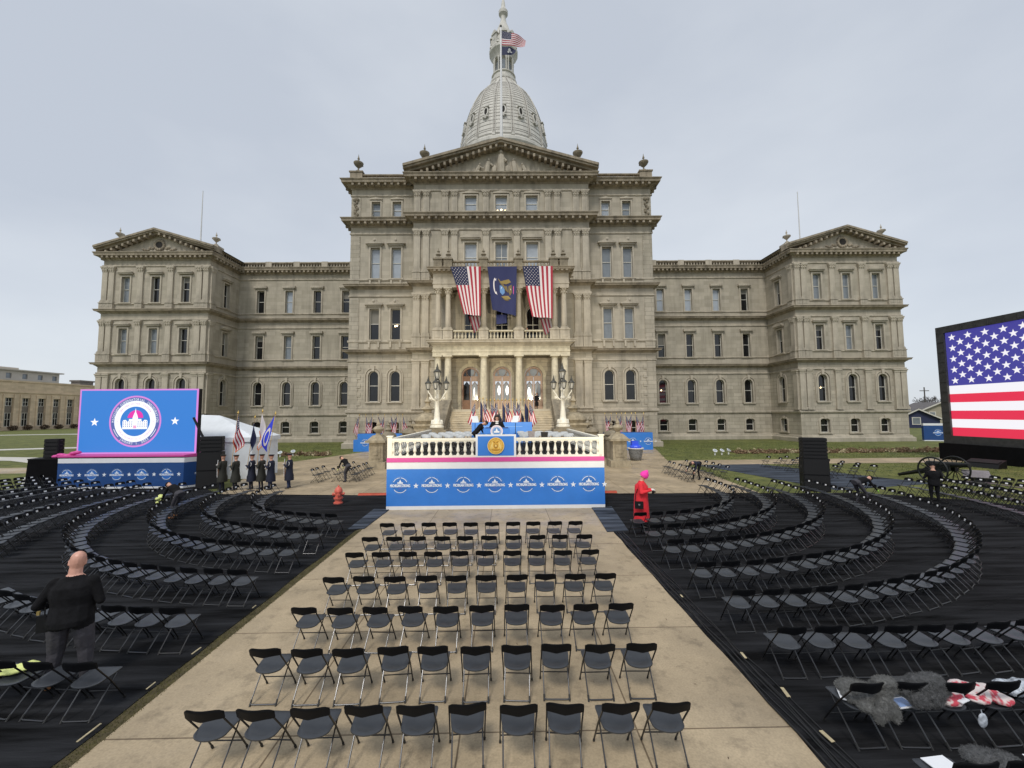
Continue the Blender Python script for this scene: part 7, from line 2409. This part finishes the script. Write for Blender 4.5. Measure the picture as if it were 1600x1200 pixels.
def flat(name, m, loc, rz, w_, h_, label, cat, tx=0.0, th=.008):
    t = MB(); t.T = Matrix.Translation(loc) @ Matrix.Rotation(R(rz), 4, 'Z') @ Matrix.Rotation(R(tx), 4, 'X')
    t.box(-w_ / 2, w_ / 2, -h_ / 2, h_ / 2, 0, th)
    o = t.build(name, m)
    return tag(o, label, cat)
t = empty('tablet', (5.42, 5.20, sz + .005), R(8)); tag(t, 'pale blue tablet in a white frame lying on the second chair seat', 'tablet')
b = MB(); b.box(-.12, .12, -.085, .085, 0, .010); b.build('frame', 'paper_white', t)
b = MB(); b.box(-.10, .10, -.068, .068, .0105, .0125); b.build('screen', 'tablet_blue', t)
flat('programme', 'paper_white', (4.82, 5.38, sz + .012), 62, .26, .06, 'narrow white folded programme beside the hooded coat on the end chair', 'programme')
flat('programme', 'paper_white', (6.12, 5.16, sz + .06), 20, .16, .10, 'small white programme tucked on the checked blanket of the third chair', 'programme')
t = empty('plastic_cup', (6.28, 5.08, .345), 0); tag(t, 'pale cup-shaped bag hanging below the row of chairs with blankets', 'bag')
b = MB(); b.ellipsoid((0, 0, 0), (.06, .02, .085), 10, 8); b.build('pouch', 'plastic_clear', t, smooth=True)
b = MB(); b.tube([(0, 0, .07), (.01, .02, .11)], .005, 5); b.build('handle', 'plastic_clear', t)
flat('programme', 'paper_white', (4.98, 4.32, sz + .008), 6, .26, .20, 'white printed programme on the end seat at the bottom right row', 'programme')
lump([(5.45, 4.36, sz + .04, .2, .14, .05), (5.60, 4.30, sz + .05, .16, .13, .05)], 'folded_coat', 'fur_grey', 'folded grey coat on the second seat of the bottom right row', 'coat')
flat('programme', 'paper_white', (6.05, 4.31, sz + .008), -8, .26, .20, 'white printed programme on the third seat of the bottom right row', 'programme')
lump([(-6.36, 6.12, sz + .03, .20, .12, .035), (-6.22, 6.20, sz + .04, .16, .10, .04), (-6.5, 6.0, sz + .03, .14, .10, .03)], 'safety_vest', 'cloth_yellow', 'pale yellow green safety vest lying on a chair behind the bald person', 'vest')

# ------------------------------------------------------------------ far left office building
OB = empty('office_building', (-138, 112, 0)); tag(OB, 'long low tan stone office building with tall pilastered windows behind the left screen', 'office building')
ys = [116.5 - 112 + 4.04 * k for k in range(-13, 10)]
T = Matrix.Rotation(PI / 2, 4, 'Z')          # local x -> +y, local -y -> +x
b = MB(); b.T = T
wall_panel(b, ys[0] - 2.02, ys[-1] + 2.02, 0, 14.1, [(y, 2.1, 1.1, 9.2, 0) for y in ys], .9)
b.build('wall', 'office_stone', OB)
b = MB(); b.T = T
b.box(ys[0] - 2.3, ys[-1] + 2.3, -.25, 0, 10.6, 11.0); b.box(ys[0] - 2.3, ys[-1] + 2.3, -.2, .02, 13.7, 14.15)
b.build('cornice', 'office_stone', OB)
b = MB(); b.T = T
for y in ys: b.box(y - 1.85 + .35 + 0, y - 1.06, -.16, 0, .9, 10.2); b.box(y + 1.06, y + 1.5, -.16, 0, .9, 10.2)
b.build('pier_trim', 'office_stone', OB)
b = MB(); b.T = T
b.poly([(ys[0] - 2, .0, 14.1), (ys[-1] + 2, 0, 14.1), (ys[-1] + 2, 40, 14.1), (ys[0] - 2, 40, 14.1)])
b.poly([(ys[-1] + 2.02, 0, 0), (ys[-1] + 2.02, 40, 0), (ys[-1] + 2.02, 40, 14.1), (ys[-1] + 2.02, 0, 14.1)])
b.build('roof', 'roof_grey', OB)
for y in ys[6:]:
    b = MB(); b.T = T
    b.box(y - 1.04, y + 1.04, .55, .7, 4.9, 6.9)
    for xx in (-1.0, -.34, .32, .98): b.box(y + xx - .05, y + xx + .05, .52, .62, 1.15, 9.15)
    for zz in (1.15, 3.1, 4.85, 6.9, 8.0, 9.1): b.box(y - 1.04, y + 1.04, .515, .615, zz, zz + .1)
    fr = b.build('window', 'sash_white', OB)
    b = MB(); b.T = T; b.box(y - 1.03, y + 1.03, .45, .549, 5.0, 6.88); b.build('spandrel', 'office_spandrel', fr)
    b = MB(); b.T = T; b.poly([(y - 1.04, .72, 1.1), (y + 1.04, .72, 1.1), (y + 1.04, .72, 9.2), (y - 1.04, .72, 9.2)]); b.build('pane', 'glass_dark', fr)
b = MB(); b.T = Matrix.Translation((-5.5, 0, 0)) @ T
hy = [y for y in ys if y < 22]
wall_panel(b, hy[0] - 2, 22.0, 14.05, 17.4, [(y, 1.35, 15.1, 16.6, 0) for y in hy], .35)
b.box(hy[0] - 2.5, 22.8, -.7, 12, 17.4, 17.75)
b.box(hy[0] - 2, 13.0, 2.5, 12, 17.75, 18.5)
b.poly([(22.0, 0, 14.05), (22.0, 12, 14.05), (22.0, 12, 17.4), (22.0, 0, 17.4)])
up_ = b.build('upper_storey', 'office_pale', OB)
for y in hy[5:]:
    b = MB(); b.T = Matrix.Translation((-5.5, 0, 0)) @ T; b.poly([(y - .68, .3, 15.1), (y + .68, .3, 15.1), (y + .68, .3, 16.6), (y - .68, .3, 16.6)]); b.build('upper_window', 'glass_blind', up_)
b = MB(); b.T = T; b.box(29, 33.5, 6, 9, 14.1, 15.6); b.box(28.7, 33.8, 5.7, 9.3, 15.6, 16.1); b.build('roof_vent', 'office_spandrel', OB)

def leaf_cloud(b, c, r, n, s, rng, mi=0):
    for _ in range(n):
        while True:
            p = Vector((rng.uniform(-1, 1), rng.uniform(-1, 1), rng.uniform(-1, 1)))
            if p.length < 1: break
        p = Vector((c[0] + p.x * r[0], c[1] + p.y * r[1], c[2] + p.z * r[2]))
        a = Vector((rng.uniform(-1, 1), rng.uniform(-1, 1), rng.uniform(-1, 1))).normalized() * s
        q = a.cross(Vector((rng.uniform(-1, 1), rng.uniform(-1, 1), rng.uniform(-1, 1)))).normalized() * s * .5
        b.poly([p - a, p + q, p + a, p - q], mi)
rng = random.Random(5)
for i in range(9):
    y = 112 + 2.2 + 4.04 * i - 2 + rng.uniform(-.5, .5)
    t = empty('shrub', (-136.3, y, 0)); tag(t, 'low rounded brown shrub at the foot of the tan office building, %s from the left' % ordinal(i + 1), 'shrub', 'shrubs at the office wall')
    b = MB(); leaf_cloud(b, (0, 0, .75), (.9, 1.2, .75), 420, .16, rng); b.build('foliage', 'shrub_brown', t)
    b = MB(); b.tube([(0, 0, 0), (0, 0, .6)], .08, 5); b.build('stem', 'bark', t)

# ------------------------------------------------------------------ far right: houses, pole, trees, barrier
def house(loc, rz, w_, d, h, rh, wm, label, win):
    t = empty('house', loc, R(rz)); tag(t, label, 'house')
    b = MB(); b.prism([(-w_ / 2, 0), (w_ / 2, 0), (w_ / 2, h), (0, h + rh), (-w_ / 2, h)], 'y', 0, d); b.build('wall', wm, t)
    b = MB()
    for s in (-1, 1):
        b.prism([(s * (w_ / 2 + .5), h - .4), (0, h + rh + .06), (0, h + rh + .36), (s * (w_ / 2 + .5), h - .1)], 'y', -.5, d + .4)
    b.build('roof', 'house_roof', t)
    b = MB()
    for s in (-1, 1): b.prism([(s * (w_ / 2 + .5), h - .45), (0, h + rh), (0, h + rh + .3), (s * (w_ / 2 + .5), h - .14)], 'y', -.62, -.505)
    b.build('verge_board', 'sash_white', t)
    for x, z, ww, hh in win:
        b = MB(); b.box(x - ww / 2 - .15, x + ww / 2 + .15, -.08, 0, z - .15, z + hh + .15); f = b.build('window', 'sash_white', t)
        b = MB(); b.poly([(x - ww / 2, -.085, z), (x + ww / 2, -.085, z), (x + ww / 2, -.085, z + hh), (x - ww / 2, -.085, z + hh)]); b.build('pane', 'glass_blind', f)
    return t
house((94.4, 92, 0), -30, 7.0, 8, 2.2, 1.9, 'house_blue', 'dark blue gabled house with white window frame beyond the capitol corner', [(-.4, .9, 1.2, 1.4)])
house((107, 99, 0), -20, 8, 10, 3.9, 1.8, 'house_beige', 'beige two storey house beyond the dark blue house', [(1.5, 2.2, 1.0, 1.3), (-1.5, 2.2, 1.0, 1.3)])
t = empty('utility_pole', (117, 112, 0)); tag(t, 'thin wooden utility pole with a crossarm above the far houses', 'utility pole')
b = MB(); b.lathe([(.2, 0), (.13, 10.4)], n=8); b.build('pole', 'bark', t)
b = MB(); b.box(-1.3, 1.3, -.07, .07, 9.3, 9.5); b.build('crossarm', 'bark', t)
def bare_tree(loc, h, label, seed):
    rg = random.Random(seed)
    t = empty('tree', loc); tag(t, label, 'tree', 'bare trees beyond the houses')
    tr, cr = MB(), MB()
    def grow(p, d, L_, r, lev):
        q = p + d * L_
        (tr if lev < 2 else cr).tube([p, p.lerp(q, .5) + Vector((rg.uniform(-.06, .06), rg.uniform(-.06, .06), 0)) * L_, q], [r, r * .85, r * .65], 5 if lev < 2 else 3)
        if lev >= 5: return
        for _ in range(3 if lev < 4 else 4):
            a = Vector((rg.gauss(0, .55), rg.gauss(0, .55), rg.gauss(.25, .3)))
            grow(q - d * L_ * rg.uniform(0, .35), (d + a).normalized(), L_ * rg.uniform(.62, .82), max(r * .58, .045), lev + 1)
    grow(Vector((0, 0, 0)), Vector((0, 0, 1)), h * .27, h * .022, 0)
    tr.build('trunk', 'bark', t); cr.build('crown', 'twig', t)
for i, (x, y, h) in enumerate(((120, 124, 10.5), (128, 123, 11.5), (137, 128, 12.0), (146, 130, 10.5))):
    bare_tree((x, y, 0), h, 'bare leafless tree beyond the houses, %s from the capitol corner' % ordinal(i + 1), 20 + i)
t = empty('banner_barrier', (55.6, 53.4, 0), R(-17)); tag(t, 'dark blue logo banner barrier with white edges beside the right corner of the capitol', 'barrier')
b = MB(); b.box(0, 7, 0, .4, .12, 2.02); fa = b.build('panel', 'banner_navy', t)
b = MB(); b.box(0, 7, -.012, .4, 2.022, 2.30); b.build('stripe', 'banner_white', t)
b = MB(); b.box(0, 7, -.012, .4, 0, .118); b.build('hem_strip', 'banner_white', t)
for k in range(3): 
    logo(lambda d: (lambda u, v: (u, -.004 - d, v)), 1.5 + 2.0 * k, 1.1, .42, fa)

# ------------------------------------------------------------------ planting and grass
b = MB()
def bed(x0, x1, y0, y1, n, rg):
    for _ in range(n):
        x = rg.uniform(x0, x1); y = rg.uniform(y0, y1)
        if rg.random() < .25: continue
        h = rg.uniform(.10, .38) * (1.2 if rg.random() < .2 else 1)
        mi = 0 if rg.random() < .8 else 1
        leaf_cloud(b, (x, y, h * .5), (.28, .25, h * .6), 22, .10, rg, mi)
bed(22.5, 43.5, 38.9, 40.8, 420, rng); bed(-21.5, -16.8, 40.2, 42.0, 90, rng); bed(-38, -24, 44, 46, 120, rng); bed(43, 52, 39.5, 41, 120, rng)
tag(b.build('dry_plants', ['dry_plant', 'dry_straw']), 'strip of withered brown planting in the lawns before the capitol', 'plants', None, 'stuff')
b = MB()
def blades(x0, x1, y0, y1, n, h, wd, rg, ok=None):
    for _ in range(n):
        x, y = rg.uniform(x0, x1), rg.uniform(y0, y1)
        if ok and not ok(x, y): continue
        a = rg.uniform(0, 2 * PI); hh = h * rg.uniform(.5, 1.2)
        ca, sa = math.cos(a) * wd, math.sin(a) * wd
        lx, ly = rg.uniform(-.6, .6) * hh, rg.uniform(-.6, .6) * hh
        b.poly([(x - ca, y - sa, 0), (x + ca, y + sa, 0), (x + lx, y + ly, hh)])
blades(-4.66, -4.42, 3.2, 14.6, 7000, .026, .005, rng)
tag(b.build('moss', 'moss'), 'thin olive mossy strip between the left carpet and the walk', 'moss', None, 'stuff')
b = MB()
def not_paved(x, y):
    if x < 13.3: return False
    if y < 31.2: return x > 14.3 and not (15 < x < 24.3 and 20.5 < y < 31.5)
    if y < 35: return False
    return x > 13.9 + (y - 34.2) * .28
blades(13.5, 42, 21, 53, 26000, .08, .02, rng, not_paved)
blades(-40, -16.5, 24, 56, 16000, .08, .02, rng, lambda x, y: y > 37 and x < -17 or (y < 27 and x < -27.5))
tag(b.build('grass', 'grass_blade'), 'short olive grass on the lawns before the capitol', 'grass', None, 'stuff')
b = MB()
for _ in range(130):
    x, y = rng.uniform(-4.2, 4.1), rng.uniform(4.2, 17)
    leaf_cloud(b, (x, y, .012), (.03, .03, .004), 2, rng.uniform(.006, .016), rng)
tag(b.build('leaf_litter', 'shrub_brown'), 'scattered bits of leaf and twig on the bare concrete', 'litter', None, 'stuff')
